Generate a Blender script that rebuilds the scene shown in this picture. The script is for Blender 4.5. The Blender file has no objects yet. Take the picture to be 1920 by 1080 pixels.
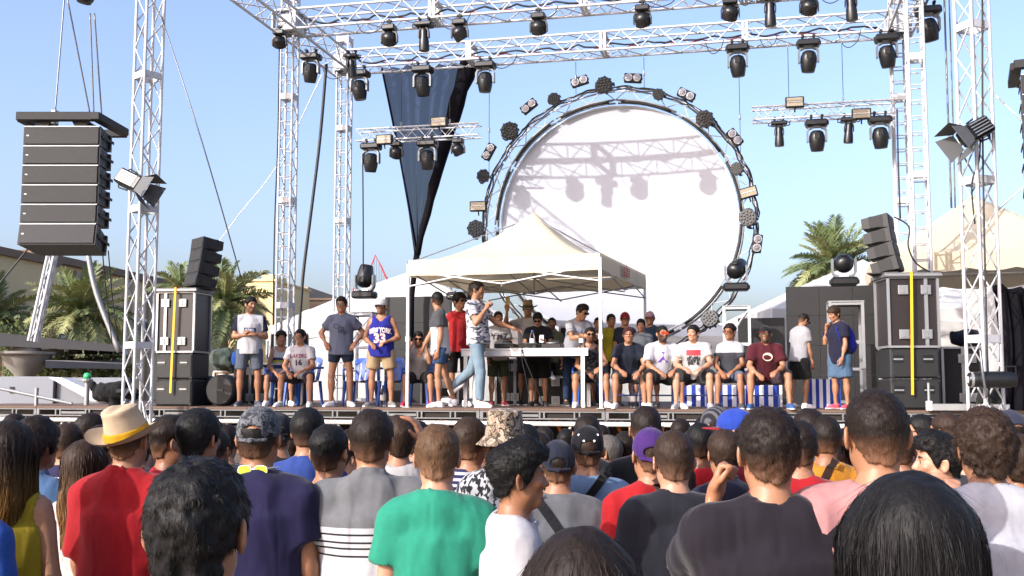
import bpy, math, random
import numpy as np
from mathutils import Matrix, Vector, Quaternion
from mathutils.bvhtree import BVHTree

random.seed(7)
RNG = np.random.RandomState(11)
SC = bpy.context.scene
COL = SC.collection
PI = math.pi
R = math.radians

# ---------------------------------------------------------------- camera
F = 2000.0                      # focal length in photo pixels (1920 wide)
CAM_Z = 1.9
PITCH = math.atan2(718 - 540, F)
cam_d = bpy.data.cameras.new('camera')
cam_d.sensor_width = 36.0
cam_d.lens = F / 1920 * 36.0
cam_d.clip_start = 0.1
cam_d.clip_end = 5000
cam = bpy.data.objects.new('camera', cam_d)
COL.objects.link(cam)
cam.location = (0, 0, CAM_Z)
cam.rotation_euler = (PI / 2 + PITCH, 0, 0)
SC.camera = cam

# ---------------------------------------------------------------- daylight
SUN_DIR = Vector((0.68, 0.585, -0.442)).normalized()      # the way the light travels
sun_el = math.asin(-SUN_DIR.z)
to_sun = -SUN_DIR
w = bpy.data.worlds.new('World')
SC.world = w
w.use_nodes = True
nt = w.node_tree
bg = nt.nodes['Background']
sky = nt.nodes.new('ShaderNodeTexSky')
sky.sky_type = 'NISHITA'
sky.sun_disc = False
sky.sun_elevation = sun_el
sky.sun_rotation = math.atan2(to_sun.x, to_sun.y)
sky.altitude = 0
sky.air_density = 1.0
sky.dust_density = 4.5
sky.ozone_density = 3.0
wb = nt.nodes.new('ShaderNodeMix'); wb.data_type = 'RGBA'; wb.blend_type = 'MULTIPLY'; wb.inputs['Factor'].default_value = 1
wb.inputs['B'].default_value = (1.09, 1.0, 1.05, 1)          # the camera's white balance: a paler, slightly lilac sky
nt.links.new(sky.outputs[0], wb.inputs['A']); nt.links.new(wb.outputs['Result'], bg.inputs[0])
bg.inputs[1].default_value = 0.15
sd = bpy.data.lights.new('sun', 'SUN')
sd.energy = 2.6
sd.angle = R(0.5)
sd.color = (1.0, 0.98, 0.945)
sun = bpy.data.objects.new('sun', sd)
COL.objects.link(sun)
sun.rotation_euler = SUN_DIR.to_track_quat('-Z', 'Y').to_euler()
sun.location = (-20, -20, 20)
SC.view_settings.view_transform = 'Standard'
SC.view_settings.look = 'None'
SC.view_settings.exposure = 1.24
SC.view_settings.gamma = 1.0
SC.view_settings.use_curve_mapping = False
SC.render.engine = 'CYCLES'
SC.cycles.max_bounces = 5
SC.cycles.transparent_max_bounces = 8
SC.cycles.diffuse_bounces = 3
SC.cycles.glossy_bounces = 2
SC.cycles.caustics_reflective = False
SC.cycles.caustics_refractive = False

# ---------------------------------------------------------------- photo geometry
CP, SP = math.cos(PITCH), math.sin(PITCH)

def ray(x, y):
    """direction (not normalised) through photo pixel x, y"""
    a, b = (x - 960) / F, (540 - y) / F
    return Vector((a, CP - SP * b, SP + CP * b))

CAMP = Vector((0, 0, CAM_Z))

def at(x, y, Y):
    """point seen at pixel x, y at ground distance Y in front of the camera"""
    d = ray(x, y)
    return CAMP + d * (Y / d.y)

TH = R(-12.7)                                   # the stage is turned, its right end nearer
SO = Vector((-0.51, 17.0, 0))                   # stage origin: front edge under the singer
SU = Vector((math.cos(TH), math.sin(TH), 0))
SV = Vector((-math.sin(TH), math.cos(TH), 0))
DECK = 1.5

def st(u, v, z=DECK):
    return SO + SU * u + SV * v + Vector((0, 0, z))

def onv(x, y, v):
    """point seen at pixel x, y on the upright plane v metres behind the stage front"""
    d = ray(x, y)
    t = (v - (CAMP - SO).dot(SV)) / d.dot(SV)
    return CAMP + d * t

def uvz(p):
    q = p - SO
    return q.dot(SU), q.dot(SV), q.z

# ---------------------------------------------------------------- objects
def lin(h):
    if isinstance(h, str):
        h = h.lstrip('#')
        c = [int(h[i:i + 2], 16) / 255 for i in (0, 2, 4)]
        return tuple(((x + 0.055) / 1.055) ** 2.4 if x > 0.04045 else x / 12.92 for x in c)
    return tuple(h)

def tag(o, label=None, cat=None, group=None, kind=None):
    if label: o['label'] = label
    if cat: o['category'] = cat
    if group: o['group'] = group
    if kind: o['kind'] = kind
    return o

def link(name, data, parent=None, M=None):
    o = bpy.data.objects.new(name, data)
    COL.objects.link(o)
    if parent is not None: o.parent = parent
    if M is not None: o.matrix_basis = M
    return o

def thing(name, loc, rz=0.0, label=None, cat=None, group=None):
    o = bpy.data.objects.new(name, None)
    o.empty_display_size = 0.2
    COL.objects.link(o)
    o.location = loc
    o.rotation_euler = (0, 0, rz)
    return tag(o, label, cat, group)

def kids(o):
    return KIDMAP.get(o.name, [])

def copy_tree(o, parent=None):
    c = o.copy()
    COL.objects.link(c)
    if parent is not None: c.parent = parent
    for ch in list(o.children):
        copy_tree(ch, c)
    return c

# ---------------------------------------------------------------- materials
def _nodes(name):
    m = bpy.data.materials.new(name)
    m.use_nodes = True
    t = m.node_tree
    return m, t, t.nodes['Principled BSDF']

def mat(name, color, rough=0.6, metal=0.0, var=0.12, scale=6.0, bump=0.0, bscale=60.0, spec=0.5, stretch=(1, 1, 1)):
    """plain surface with a little blotchy wear of its own"""
    m, t, b = _nodes(name)
    N, L = t.nodes, t.links
    c = lin(color)
    tc = N.new('ShaderNodeTexCoord')
    mp = N.new('ShaderNodeMapping')
    mp.inputs['Scale'].default_value = stretch
    L.new(tc.outputs['Object'], mp.inputs[0])
    no = N.new('ShaderNodeTexNoise')
    no.inputs['Scale'].default_value = scale
    no.inputs['Detail'].default_value = 4
    L.new(mp.outputs[0], no.inputs['Vector'])
    mix = N.new('ShaderNodeMix'); mix.data_type = 'RGBA'
    mix.inputs['A'].default_value = (*[x * (1 - var) for x in c], 1)
    mix.inputs['B'].default_value = (*[min(1, x * (1 + var)) for x in c], 1)
    L.new(no.outputs[0], mix.inputs['Factor'])
    L.new(mix.outputs['Result'], b.inputs['Base Color'])
    b.inputs['Roughness'].default_value = rough
    b.inputs['Metallic'].default_value = metal
    b.inputs['Specular IOR Level'].default_value = spec
    if bump:
        n2 = N.new('ShaderNodeTexNoise')
        n2.inputs['Scale'].default_value = bscale
        n2.inputs['Detail'].default_value = 3
        L.new(mp.outputs[0], n2.inputs['Vector'])
        bp = N.new('ShaderNodeBump')
        bp.inputs['Strength'].default_value = bump
        bp.inputs['Distance'].default_value = 0.01
        L.new(n2.outputs[0], bp.inputs['Height'])
        L.new(bp.outputs[0], b.inputs['Normal'])
    return m

def cloth_tail(t, b, colour_socket, folds=0.55, scale=4.2):
    """cotton: wandering folds as bump, faint wear in the colour"""
    N, L = t.nodes, t.links
    tc = N.new('ShaderNodeTexCoord')
    oi = N.new('ShaderNodeObjectInfo')
    ad = N.new('ShaderNodeVectorMath'); ad.operation = 'MULTIPLY_ADD'
    cmb = N.new('ShaderNodeCombineXYZ')
    for i in range(3): L.new(oi.outputs['Random'], cmb.inputs[i])
    ad.inputs[1].default_value = (17, 31, 23)
    L.new(cmb.outputs[0], ad.inputs[0]); L.new(tc.outputs['Object'], ad.inputs[2])
    mp = N.new('ShaderNodeMapping'); mp.inputs['Scale'].default_value = (1.5, 1.2, 0.75); mp.inputs['Rotation'].default_value = (0.2, 0.5, 0.3)
    L.new(ad.outputs[0], mp.inputs[0])
    n1 = N.new('ShaderNodeTexNoise'); n1.inputs['Scale'].default_value = scale; n1.inputs['Detail'].default_value = 1.6; n1.inputs['Distortion'].default_value = 0.35
    L.new(mp.outputs[0], n1.inputs['Vector'])
    n2 = N.new('ShaderNodeTexNoise'); n2.inputs['Scale'].default_value = 220; n2.inputs['Detail'].default_value = 2
    L.new(tc.outputs['Object'], n2.inputs['Vector'])
    b1 = N.new('ShaderNodeBump'); b1.inputs['Strength'].default_value = folds; b1.inputs['Distance'].default_value = 0.05
    L.new(n1.outputs[0], b1.inputs['Height'])
    mp4 = N.new('ShaderNodeMapping'); mp4.inputs['Scale'].default_value = (1, 1, .22)
    L.new(ad.outputs[0], mp4.inputs[0])
    n4 = N.new('ShaderNodeTexNoise'); n4.inputs['Scale'].default_value = 13; n4.inputs['Detail'].default_value = 1.0; n4.inputs['Distortion'].default_value = 0.4
    L.new(mp4.outputs[0], n4.inputs['Vector'])
    b4 = N.new('ShaderNodeBump'); b4.inputs['Strength'].default_value = 0.5; b4.inputs['Distance'].default_value = 0.03
    L.new(n4.outputs[0], b4.inputs['Height']); L.new(b1.outputs[0], b4.inputs['Normal'])
    b2 = N.new('ShaderNodeBump'); b2.inputs['Strength'].default_value = 0.25; b2.inputs['Distance'].default_value = 0.002
    L.new(n2.outputs[0], b2.inputs['Height']); L.new(b4.outputs[0], b2.inputs['Normal'])
    L.new(b2.outputs[0], b.inputs['Normal'])
    n3 = N.new('ShaderNodeTexNoise'); n3.inputs['Scale'].default_value = 40; n3.inputs['Detail'].default_value = 4
    L.new(ad.outputs[0], n3.inputs['Vector'])
    mr = N.new('ShaderNodeMapRange'); mr.inputs['To Min'].default_value = 0.40; mr.inputs['To Max'].default_value = 0.55
    L.new(n3.outputs[0], mr.inputs[0])
    mu = N.new('ShaderNodeMix'); mu.data_type = 'RGBA'; mu.blend_type = 'MULTIPLY'; mu.inputs['Factor'].default_value = 1
    L.new(colour_socket, mu.inputs['A']); L.new(mr.outputs[0], mu.inputs['B'])
    L.new(mu.outputs['Result'], b.inputs['Base Color'])
    b.inputs['Roughness'].default_value = 0.85
    b.inputs['Specular IOR Level'].default_value = 0.2
    b.inputs['Sheen Weight'].default_value = 0.08

def cloth_attr():
    m, t, b = _nodes('cotton_cloth')
    a = t.nodes.new('ShaderNodeAttribute'); a.attribute_name = 'Col'
    cloth_tail(t, b, a.outputs['Color'])
    return m

def cloth_bands(name, stops, axis=2, period=None, size=1.0, origin=0.0, wob=0.0):
    """cloth printed in flat bands along one axis; stops = [(height, colour)], repeated when period is set"""
    m, t, b = _nodes(name)
    N, L = t.nodes, t.links
    tc = N.new('ShaderNodeTexCoord')
    vec = tc.outputs['Object']
    if wob:
        nn = N.new('ShaderNodeTexNoise'); nn.inputs['Scale'].default_value = 3.0
        L.new(vec, nn.inputs['Vector'])
        va = N.new('ShaderNodeVectorMath'); va.operation = 'MULTIPLY_ADD'
        va.inputs[1].default_value = (wob, wob, wob)
        L.new(nn.outputs['Color'], va.inputs[0]); L.new(vec, va.inputs[2])
        vec = va.outputs[0]
    sx = N.new('ShaderNodeSeparateXYZ'); L.new(vec, sx.inputs[0])
    v = sx.outputs[axis]
    if period:
        md = N.new('ShaderNodeMath'); md.operation = 'FLOORED_MODULO'; md.inputs[1].default_value = period
        L.new(v, md.inputs[0]); v = md.outputs[0]
        size, origin = period, 0.0
    mr = N.new('ShaderNodeMapRange'); mr.inputs['From Min'].default_value = origin; mr.inputs['From Max'].default_value = origin + size
    L.new(v, mr.inputs[0])
    cr = N.new('ShaderNodeValToRGB'); cr.color_ramp.interpolation = 'CONSTANT'
    e = cr.color_ramp.elements
    while len(e) < len(stops): e.new(0.5)
    for i, (h, c) in enumerate(stops):
        e[i].position = min(1, max(0, (h - origin) / size)); e[i].color = (*lin(c), 1)
    L.new(mr.outputs[0], cr.inputs[0])
    cloth_tail(t, b, cr.outputs[0])
    return m

def cloth_spots(name, colours, scale=18.0, kind='VORONOI', dist=1.0, stretch=(1, 1, 1)):
    """patterned cloth: flat patches of several colours"""
    m, t, b = _nodes(name)
    N, L = t.nodes, t.links
    tc = N.new('ShaderNodeTexCoord')
    mp = N.new('ShaderNodeMapping'); mp.inputs['Scale'].default_value = stretch
    L.new(tc.outputs['Object'], mp.inputs[0])
    if kind == 'VORONOI':
        x = N.new('ShaderNodeTexVoronoi'); x.inputs['Scale'].default_value = scale
        L.new(mp.outputs[0], x.inputs['Vector'])
        sp = N.new('ShaderNodeSeparateColor'); L.new(x.outputs['Color'], sp.inputs[0])
        fac = sp.outputs[0]
    elif kind == 'NOISE':
        x = N.new('ShaderNodeTexNoise'); x.inputs['Scale'].default_value = scale; x.inputs['Detail'].default_value = 2; x.inputs['Distortion'].default_value = dist
        L.new(mp.outputs[0], x.inputs['Vector'])
        mr = N.new('ShaderNodeMapRange'); mr.inputs['From Min'].default_value = 0.3; mr.inputs['From Max'].default_value = 0.7
        L.new(x.outputs[0], mr.inputs[0]); fac = mr.outputs[0]
    else:
        x = N.new('ShaderNodeTexWave'); x.bands_direction = 'Z'; x.inputs['Scale'].default_value = scale; x.inputs['Distortion'].default_value = dist
        x.inputs['Detail'].default_value = 1; x.inputs['Detail Scale'].default_value = 3.0
        L.new(mp.outputs[0], x.inputs['Vector']); fac = x.outputs['Fac']
    cr = N.new('ShaderNodeValToRGB'); cr.color_ramp.interpolation = 'CONSTANT'
    e = cr.color_ramp.elements
    while len(e) < len(colours): e.new(0.5)
    for i, c in enumerate(colours):
        e[i].position = i / len(colours); e[i].color = (*lin(c), 1)
    L.new(fac, cr.inputs[0])
    cloth_tail(t, b, cr.outputs[0])
    return m

def skin_mat():
    m, t, b = _nodes('skin')
    N, L = t.nodes, t.links
    a = N.new('ShaderNodeAttribute'); a.attribute_name = 'Col'
    tc = N.new('ShaderNodeTexCoord')
    n = N.new('ShaderNodeTexNoise'); n.inputs['Scale'].default_value = 25; n.inputs['Detail'].default_value = 4
    L.new(tc.outputs['Object'], n.inputs['Vector'])
    mr = N.new('ShaderNodeMapRange'); mr.inputs['To Min'].default_value = 0.45; mr.inputs['To Max'].default_value = 0.62
    L.new(n.outputs[0], mr.inputs[0])
    mu = N.new('ShaderNodeMix'); mu.data_type = 'RGBA'; mu.blend_type = 'MULTIPLY'; mu.inputs['Factor'].default_value = 1
    L.new(a.outputs['Color'], mu.inputs['A']); L.new(mr.outputs[0], mu.inputs['B'])
    L.new(mu.outputs['Result'], b.inputs['Base Color'])
    b.inputs['Roughness'].default_value = 0.5
    b.inputs['Specular IOR Level'].default_value = 0.4
    return m

def hair_mat():
    m, t, b = _nodes('hair')
    N, L = t.nodes, t.links
    a = N.new('ShaderNodeAttribute'); a.attribute_name = 'Col'
    tc = N.new('ShaderNodeTexCoord')
    n = N.new('ShaderNodeTexNoise'); n.inputs['Scale'].default_value = 90; n.inputs['Detail'].default_value = 3
    mp = N.new('ShaderNodeMapping'); mp.inputs['Scale'].default_value = (1, 1, 0.25)
    L.new(tc.outputs['Object'], mp.inputs[0]); L.new(mp.outputs[0], n.inputs['Vector'])
    mr = N.new('ShaderNodeMapRange'); mr.inputs['To Min'].default_value = 0.55; mr.inputs['To Max'].default_value = 1.45
    L.new(n.outputs[0], mr.inputs[0])
    mu = N.new('ShaderNodeMix'); mu.data_type = 'RGBA'; mu.blend_type = 'MULTIPLY'; mu.inputs['Factor'].default_value = 1
    L.new(a.outputs['Color'], mu.inputs['A']); L.new(mr.outputs[0], mu.inputs['B'])
    L.new(mu.outputs['Result'], b.inputs['Base Color'])
    bp = N.new('ShaderNodeBump'); bp.inputs['Strength'].default_value = 0.6; bp.inputs['Distance'].default_value = 0.006
    L.new(n.outputs[0], bp.inputs['Height']); L.new(bp.outputs[0], b.inputs['Normal'])
    b.inputs['Roughness'].default_value = 0.58
    b.inputs['Specular IOR Level'].default_value = 0.18
    return m

def attr_mat(name, rough):
    m, t, b = _nodes(name)
    a = t.nodes.new('ShaderNodeAttribute'); a.attribute_name = 'Col'
    t.links.new(a.outputs['Color'], b.inputs['Base Color'])
    b.inputs['Roughness'].default_value = rough
    return m

M_CLOTH = cloth_attr()
M_SKIN = skin_mat()
M_HAIR = hair_mat()
M_SHOE = attr_mat('shoe_leather', 0.55)
M_LENS = attr_mat('tinted_lens', 0.12)
# ---------------------------------------------------------------- mesh collector
class MB:
    """collects shapes that become ONE mesh"""
    def __init__(s):
        s.v, s.f, s.m = [], [], []

    def add(s, V, Fs, mi=0):
        n = len(s.v)
        s.v += [tuple(p) for p in V]
        s.f += [tuple(i + n for i in f) for f in Fs]
        s.m += [mi] * len(Fs)
        return s

    def box(s, lo, hi, M=None, mi=0, bev=0.0):
        x0, y0, z0 = lo; x1, y1, z1 = hi
        if bev:
            b = bev
            prof = [(x0 + b, y0), (x1 - b, y0), (x1, y0 + b), (x1, y1 - b), (x1 - b, y1), (x0 + b, y1), (x0, y1 - b), (x0, y0 + b)]
            inn = [(min(max(x, x0 + b), x1 - b), min(max(y, y0 + b), y1 - b)) for x, y in prof]
            V = [(x, y, z0) for x, y in inn] + [(x, y, z0 + b) for x, y in prof] + [(x, y, z1 - b) for x, y in prof] + [(x, y, z1) for x, y in inn]
            Fs = [tuple(reversed(range(8)))]
            for k in range(3):
                for i in range(8):
                    j = (i + 1) % 8
                    Fs.append((k * 8 + i, k * 8 + j, k * 8 + 8 + j, k * 8 + 8 + i))
            Fs.append(tuple(range(24, 32)))
        else:
            V = [(x0, y0, z0), (x1, y0, z0), (x1, y1, z0), (x0, y1, z0), (x0, y0, z1), (x1, y0, z1), (x1, y1, z1), (x0, y1, z1)]
            Fs = [(3, 2, 1, 0), (4, 5, 6, 7), (0, 1, 5, 4), (1, 2, 6, 5), (2, 3, 7, 6), (3, 0, 4, 7)]
        if M is not None: V = [M @ Vector(p) for p in V]
        return s.add(V, Fs, mi)

    def tube(s, pts, r, n=8, mi=0, caps=True):
        pts = [Vector(p) for p in pts]
        rs = r if isinstance(r, (list, tuple)) else [r] * len(pts)
        V, Fs = [], []
        up = None
        for i, p in enumerate(pts):
            a = pts[max(i - 1, 0)]; b = pts[min(i + 1, len(pts) - 1)]
            d = (b - a).normalized()
            if up is None:
                up = Vector((0, 0, 1)) if abs(d.z) < 0.9 else Vector((1, 0, 0))
            x = d.cross(up).normalized(); up = x.cross(d).normalized()
            for k in range(n):
                t = 2 * PI * (k + 0.5) / n
                V.append(p + (x * math.cos(t) + up * math.sin(t)) * rs[i])
        for i in range(len(pts) - 1):
            for k in range(n):
                j = (k + 1) % n
                Fs.append((i * n + k, i * n + j, (i + 1) * n + j, (i + 1) * n + k))
        if caps:
            Fs.append(tuple(reversed(range(n)))); e = (len(pts) - 1) * n
            Fs.append(tuple(range(e, e + n)))
        return s.add(V, Fs, mi)

    def lathe(s, prof, n=20, M=None, mi=0):
        """profile [(radius, z)] turned round z"""
        V, Fs = [], []
        for r, z in prof:
            for k in range(n):
                t = 2 * PI * k / n
                V.append((r * math.cos(t), r * math.sin(t), z))
        for i in range(len(prof) - 1):
            for k in range(n):
                j = (k + 1) % n
                Fs.append((i * n + k, i * n + j, (i + 1) * n + j, (i + 1) * n + k))
        if prof[0][0] > 1e-4: Fs.append(tuple(reversed(range(n))))
        if prof[-1][0] > 1e-4: Fs.append(tuple(range((len(prof) - 1) * n, len(prof) * n)))
        if M is not None: V = [M @ Vector(p) for p in V]
        return s.add(V, Fs, mi)

    def prism(s, poly, y0, y1, M=None, mi=0):
        """outline in x,z pushed along y"""
        n = len(poly)
        V = [(x, y0, z) for x, z in poly] + [(x, y1, z) for x, z in poly]
        Fs = [tuple(range(n)), tuple(reversed(range(n, 2 * n)))]
        for i in range(n):
            j = (i + 1) % n
            Fs.append((i, i + n, j + n, j))
        if M is not None: V = [M @ Vector(p) for p in V]
        return s.add(V, Fs, mi)

    def sheet(s, fn, nu, nv, mi=0):
        V = [fn(i / nu, j / nv) for j in range(nv + 1) for i in range(nu + 1)]
        Fs = [(j * (nu + 1) + i, j * (nu + 1) + i + 1, (j + 1) * (nu + 1) + i + 1, (j + 1) * (nu + 1) + i) for j in range(nv) for i in range(nu)]
        return s.add(V, Fs, mi)

    def mesh(s, name, mats, smooth=False):
        me = bpy.data.meshes.new(name)
        me.from_pydata([tuple(p) for p in s.v], [], s.f)
        if not isinstance(mats, (list, tuple)): mats = [mats]
        for m in mats: me.materials.append(m)
        if len(mats) > 1: me.polygons.foreach_set('material_index', s.m)
        if smooth == True: me.polygons.foreach_set('use_smooth', [True] * len(s.f))
        elif smooth:
            me.polygons.foreach_set('use_smooth', [True] * len(s.f))
            me.set_sharp_from_angle(angle=smooth)
        me.update()
        return me

    def build(s, name, mats, parent=None, M=None, smooth=False):
        return link(name, s.mesh(name, mats, smooth), parent, M)

def np_mesh(name, V, Q, material, cols=None):
    """mesh from numpy vertices and quads (triangles repeat nothing: Q may be (n,4) or (n,3))"""
    me = bpy.data.meshes.new(name)
    n, k = len(V), Q.shape[1]
    me.vertices.add(n); me.vertices.foreach_set('co', np.ascontiguousarray(V, dtype=np.float32).ravel())
    me.loops.add(len(Q) * k); me.loops.foreach_set('vertex_index', np.ascontiguousarray(Q, dtype=np.int32).ravel())
    me.polygons.add(len(Q))
    me.polygons.foreach_set('loop_start', np.arange(0, len(Q) * k, k, dtype=np.int32))
    me.polygons.foreach_set('use_smooth', np.ones(len(Q), dtype=bool))
    me.update(calc_edges=True)
    me.materials.append(material)
    if cols is not None:
        a = me.color_attributes.new('Col', 'FLOAT_COLOR', 'POINT')
        c4 = np.ones((n, 4), dtype=np.float32); c4[:, :3] = cols
        a.data.foreach_set('color', c4.ravel())
    return me

# ---------------------------------------------------------------- implicit surfaces
LAT = np.random.RandomState(5).rand(32, 32, 32).astype(np.float32)

def vnoise(P):
    """smooth value noise in 0..1 at points P (n,3)"""
    i = np.floor(P).astype(np.int32); f = P - i
    f = f * f * (3 - 2 * f)
    i &= 31; j = (i + 1) & 31
    x, y, z = f[:, 0], f[:, 1], f[:, 2]
    a = LAT[i[:, 0], i[:, 1], i[:, 2]] * (1 - x) + LAT[j[:, 0], i[:, 1], i[:, 2]] * x
    b = LAT[i[:, 0], j[:, 1], i[:, 2]] * (1 - x) + LAT[j[:, 0], j[:, 1], i[:, 2]] * x
    c = LAT[i[:, 0], i[:, 1], j[:, 2]] * (1 - x) + LAT[j[:, 0], i[:, 1], j[:, 2]] * x
    d = LAT[i[:, 0], j[:, 1], j[:, 2]] * (1 - x) + LAT[j[:, 0], j[:, 1], j[:, 2]] * x
    a = a * (1 - y) + b * y; c = c * (1 - y) + d * y
    return a * (1 - z) + c * z

A3 = lambda v: np.array(v, dtype=np.float32)

def E(c, r, Rm=None, k=0.03, op=1): return ('e', A3(c), A3(r), None if Rm is None else np.array(Rm, dtype=np.float32), k, op)
def C(a, b, ra, rb=None, k=0.03, op=1): return ('c', A3(a), A3(b), (ra, ra if rb is None else rb), None, k, op)
def CC(a, b, ra, rb, k=0.02, op=1): return ('cc', A3(a), A3(b), (ra, rb), None, k, op)
def EC(a, b, ra, rb, Rm, k=0.03, op=1): return ('ec', A3(a), A3(b), (ra, rb), np.array(Rm, dtype=np.float32), k, op)

def pr_bounds(p):
    if p[0] == 'e':
        m = float(p[2].max()) if p[3] is not None else p[2]
        return p[1] - m, p[1] + m
    r = p[3]
    m = max(max(r[0]), max(r[1])) if p[0] == 'ec' else max(r)
    return np.minimum(p[1], p[2]) - m, np.maximum(p[1], p[2]) + m

def pr_eval(p, X, Y, Z):
    kind = p[0]
    if kind == 'e':
        x, y, z = X - p[1][0], Y - p[1][1], Z - p[1][2]
        if p[3] is not None:
            Rm = p[3]
            x, y, z = (Rm[0, 0] * x + Rm[1, 0] * y + Rm[2, 0] * z, Rm[0, 1] * x + Rm[1, 1] * y + Rm[2, 1] * z, Rm[0, 2] * x + Rm[1, 2] * y + Rm[2, 2] * z)
        rx, ry, rz = p[2]
        k0 = np.sqrt((x / rx) ** 2 + (y / ry) ** 2 + (z / rz) ** 2)
        k1 = np.sqrt((x / rx ** 2) ** 2 + (y / ry ** 2) ** 2 + (z / rz ** 2) ** 2) + 1e-6
        return k0 * (k0 - 1) / k1
    a, b = p[1], p[2]
    ab = b - a
    L2 = float(ab @ ab) + 1e-9
    x, y, z = X - a[0], Y - a[1], Z - a[2]
    t = (x * ab[0] + y * ab[1] + z * ab[2]) / L2
    ra, rb = p[3]
    if kind == 'c':
        t = np.clip(t, 0, 1)
        return np.sqrt((x - t * ab[0]) ** 2 + (y - t * ab[1]) ** 2 + (z - t * ab[2]) ** 2) - (ra + t * (rb - ra))
    if kind == 'cc':
        L = math.sqrt(L2)
        q = np.sqrt((x - t * ab[0]) ** 2 + (y - t * ab[1]) ** 2 + (z - t * ab[2]) ** 2) - (ra + np.clip(t, 0, 1) * (rb - ra))
        return np.maximum(q, np.maximum((t - 1) * L, -t * L))
    # elliptic column, flat ends, radii along the x and y axes of its frame
    Rm = p[4]; L = math.sqrt(L2)
    u = t.clip(0, 1)
    qx = x - t * ab[0]; qy = y - t * ab[1]; qz = z - t * ab[2]
    lx = qx * Rm[0, 0] + qy * Rm[1, 0] + qz * Rm[2, 0]
    ly = qx * Rm[0, 1] + qy * Rm[1, 1] + qz * Rm[2, 1]
    rx = ra[0] + u * (rb[0] - ra[0]); ry = ra[1] + u * (rb[1] - ra[1])
    k0 = np.sqrt((lx / rx) ** 2 + (ly / ry) ** 2)
    k1 = np.sqrt((lx / rx ** 2) ** 2 + (ly / ry ** 2) ** 2) + 1e-6
    q = k0 * (k0 - 1) / k1
    return np.maximum(q, np.maximum((t - 1) * L, -t * L))

def sdf_mesh(prims, h, post=None, noise=None, pad=0.0):
    """mesh (V, quads) of the smooth union of prims on a grid of step h"""
    adds = [p for p in prims if p[-1] == 1]
    bs = [pr_bounds(p) for p in adds]
    lo = np.min([b[0] for b in bs], axis=0) - (2.2 * h + pad); hi = np.max([b[1] for b in bs], axis=0) + (2.2 * h + pad)
    n = np.ceil((hi - lo) / h).astype(int) + 1
    gx, gy, gz = [(lo[i] + h * np.arange(n[i])).astype(np.float32) for i in range(3)]
    D = np.full(n, 1.0, dtype=np.float32)
    for p in prims:
        k = p[-2]
        mg = max(0.03, 2.5 * h, k) + pad
        b0, b1 = pr_bounds(p)
        i0 = np.maximum(0, np.floor((b0 - mg - lo) / h).astype(int)); i1 = np.minimum(n, np.ceil((b1 + mg - lo) / h).astype(int) + 1)
        if (i1 <= i0).any(): continue
        sl = (slice(i0[0], i1[0]), slice(i0[1], i1[1]), slice(i0[2], i1[2]))
        d = pr_eval(p, gx[sl[0]][:, None, None], gy[sl[1]][None, :, None], gz[sl[2]][None, None, :])
        o = D[sl]
        if p[-1] == 1:
            q = np.maximum(k - np.abs(o - d), 0) / max(k, 1e-6)
            D[sl] = np.minimum(o, d) - q * q * k * 0.25
        else:
            q = np.maximum(k - np.abs(o + d), 0) / max(k, 1e-6)
            D[sl] = np.maximum(o, -d) + q * q * k * 0.25
    if noise:
        amp, fr, off = noise
        near = np.abs(D) < amp + 2 * h
        ii = np.argwhere(near)
        P = np.stack([gx[ii[:, 0]], gy[ii[:, 1]], gz[ii[:, 2]]], 1)
        D[near] += (vnoise(P * A3(fr) + off) - 0.5) * 2 * amp
    if post is not None:
        D = post(D, gx[:, None, None], gy[None, :, None], gz[None, None, :])
    return nets(D, lo, h)

CORN = np.array([(0, 0, 0), (1, 0, 0), (0, 1, 0), (1, 1, 0), (0, 0, 1), (1, 0, 1), (0, 1, 1), (1, 1, 1)])
EDG = [(0, 1), (2, 3), (4, 5), (6, 7), (0, 2), (1, 3), (4, 6), (5, 7), (0, 4), (1, 5), (2, 6), (3, 7)]

def nets(D, lo, h):
    S = D < 0
    c = S[:-1, :-1, :-1].astype(np.int8)
    tot = sum(S[a:S.shape[0] - 1 + a, b:S.shape[1] - 1 + b, cc:S.shape[2] - 1 + cc].astype(np.int8) for a, b, cc in CORN)
    act = np.argwhere((tot > 0) & (tot < 8))
    if len(act) == 0: return np.zeros((0, 3), np.float32), np.zeros((0, 4), np.int32)
    vals = np.stack([D[act[:, 0] + a, act[:, 1] + b, act[:, 2] + cc] for a, b, cc in CORN], 1)
    acc = np.zeros((len(act), 3), np.float32); cnt = np.zeros(len(act), np.float32)
    for a, b in EDG:
        va, vb = vals[:, a], vals[:, b]
        x = (va < 0) != (vb < 0)
        t = np.where(x, va / np.where(x, va - vb, 1), 0)[:, None]
        acc += np.where(x[:, None], CORN[a] + t * (CORN[b] - CORN[a]), 0); cnt += x
    V = (act + acc / cnt[:, None]) * h + lo
    idx = np.full(tot.shape, -1, np.int32)
    idx[act[:, 0], act[:, 1], act[:, 2]] = np.arange(len(act))
    out = []
    for ax in range(3):
        o1, o2 = (ax + 1) % 3, (ax + 2) % 3
        A = np.take(S, range(0, S.shape[ax] - 1), ax); B = np.take(S, range(1, S.shape[ax]), ax)
        e = np.argwhere(A != B)
        ok = (e[:, o1] > 0) & (e[:, o2] > 0) & (e[:, o1] < S.shape[o1] - 1) & (e[:, o2] < S.shape[o2] - 1)
        e = e[ok]
        ins = S[e[:, 0], e[:, 1], e[:, 2]]
        d1 = np.zeros(3, int); d1[o1] = 1
        d2 = np.zeros(3, int); d2[o2] = 1
        g = lambda q: idx[q[:, 0], q[:, 1], q[:, 2]]
        q = np.stack([g(e - d1 - d2), g(e - d2), g(e), g(e - d1)], 1)
        q = np.where(ins[:, None], q, q[:, ::-1])
        out.append(q)
    Q = np.concatenate(out)
    return V.astype(np.float32), Q[(Q >= 0).all(1)]

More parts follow.
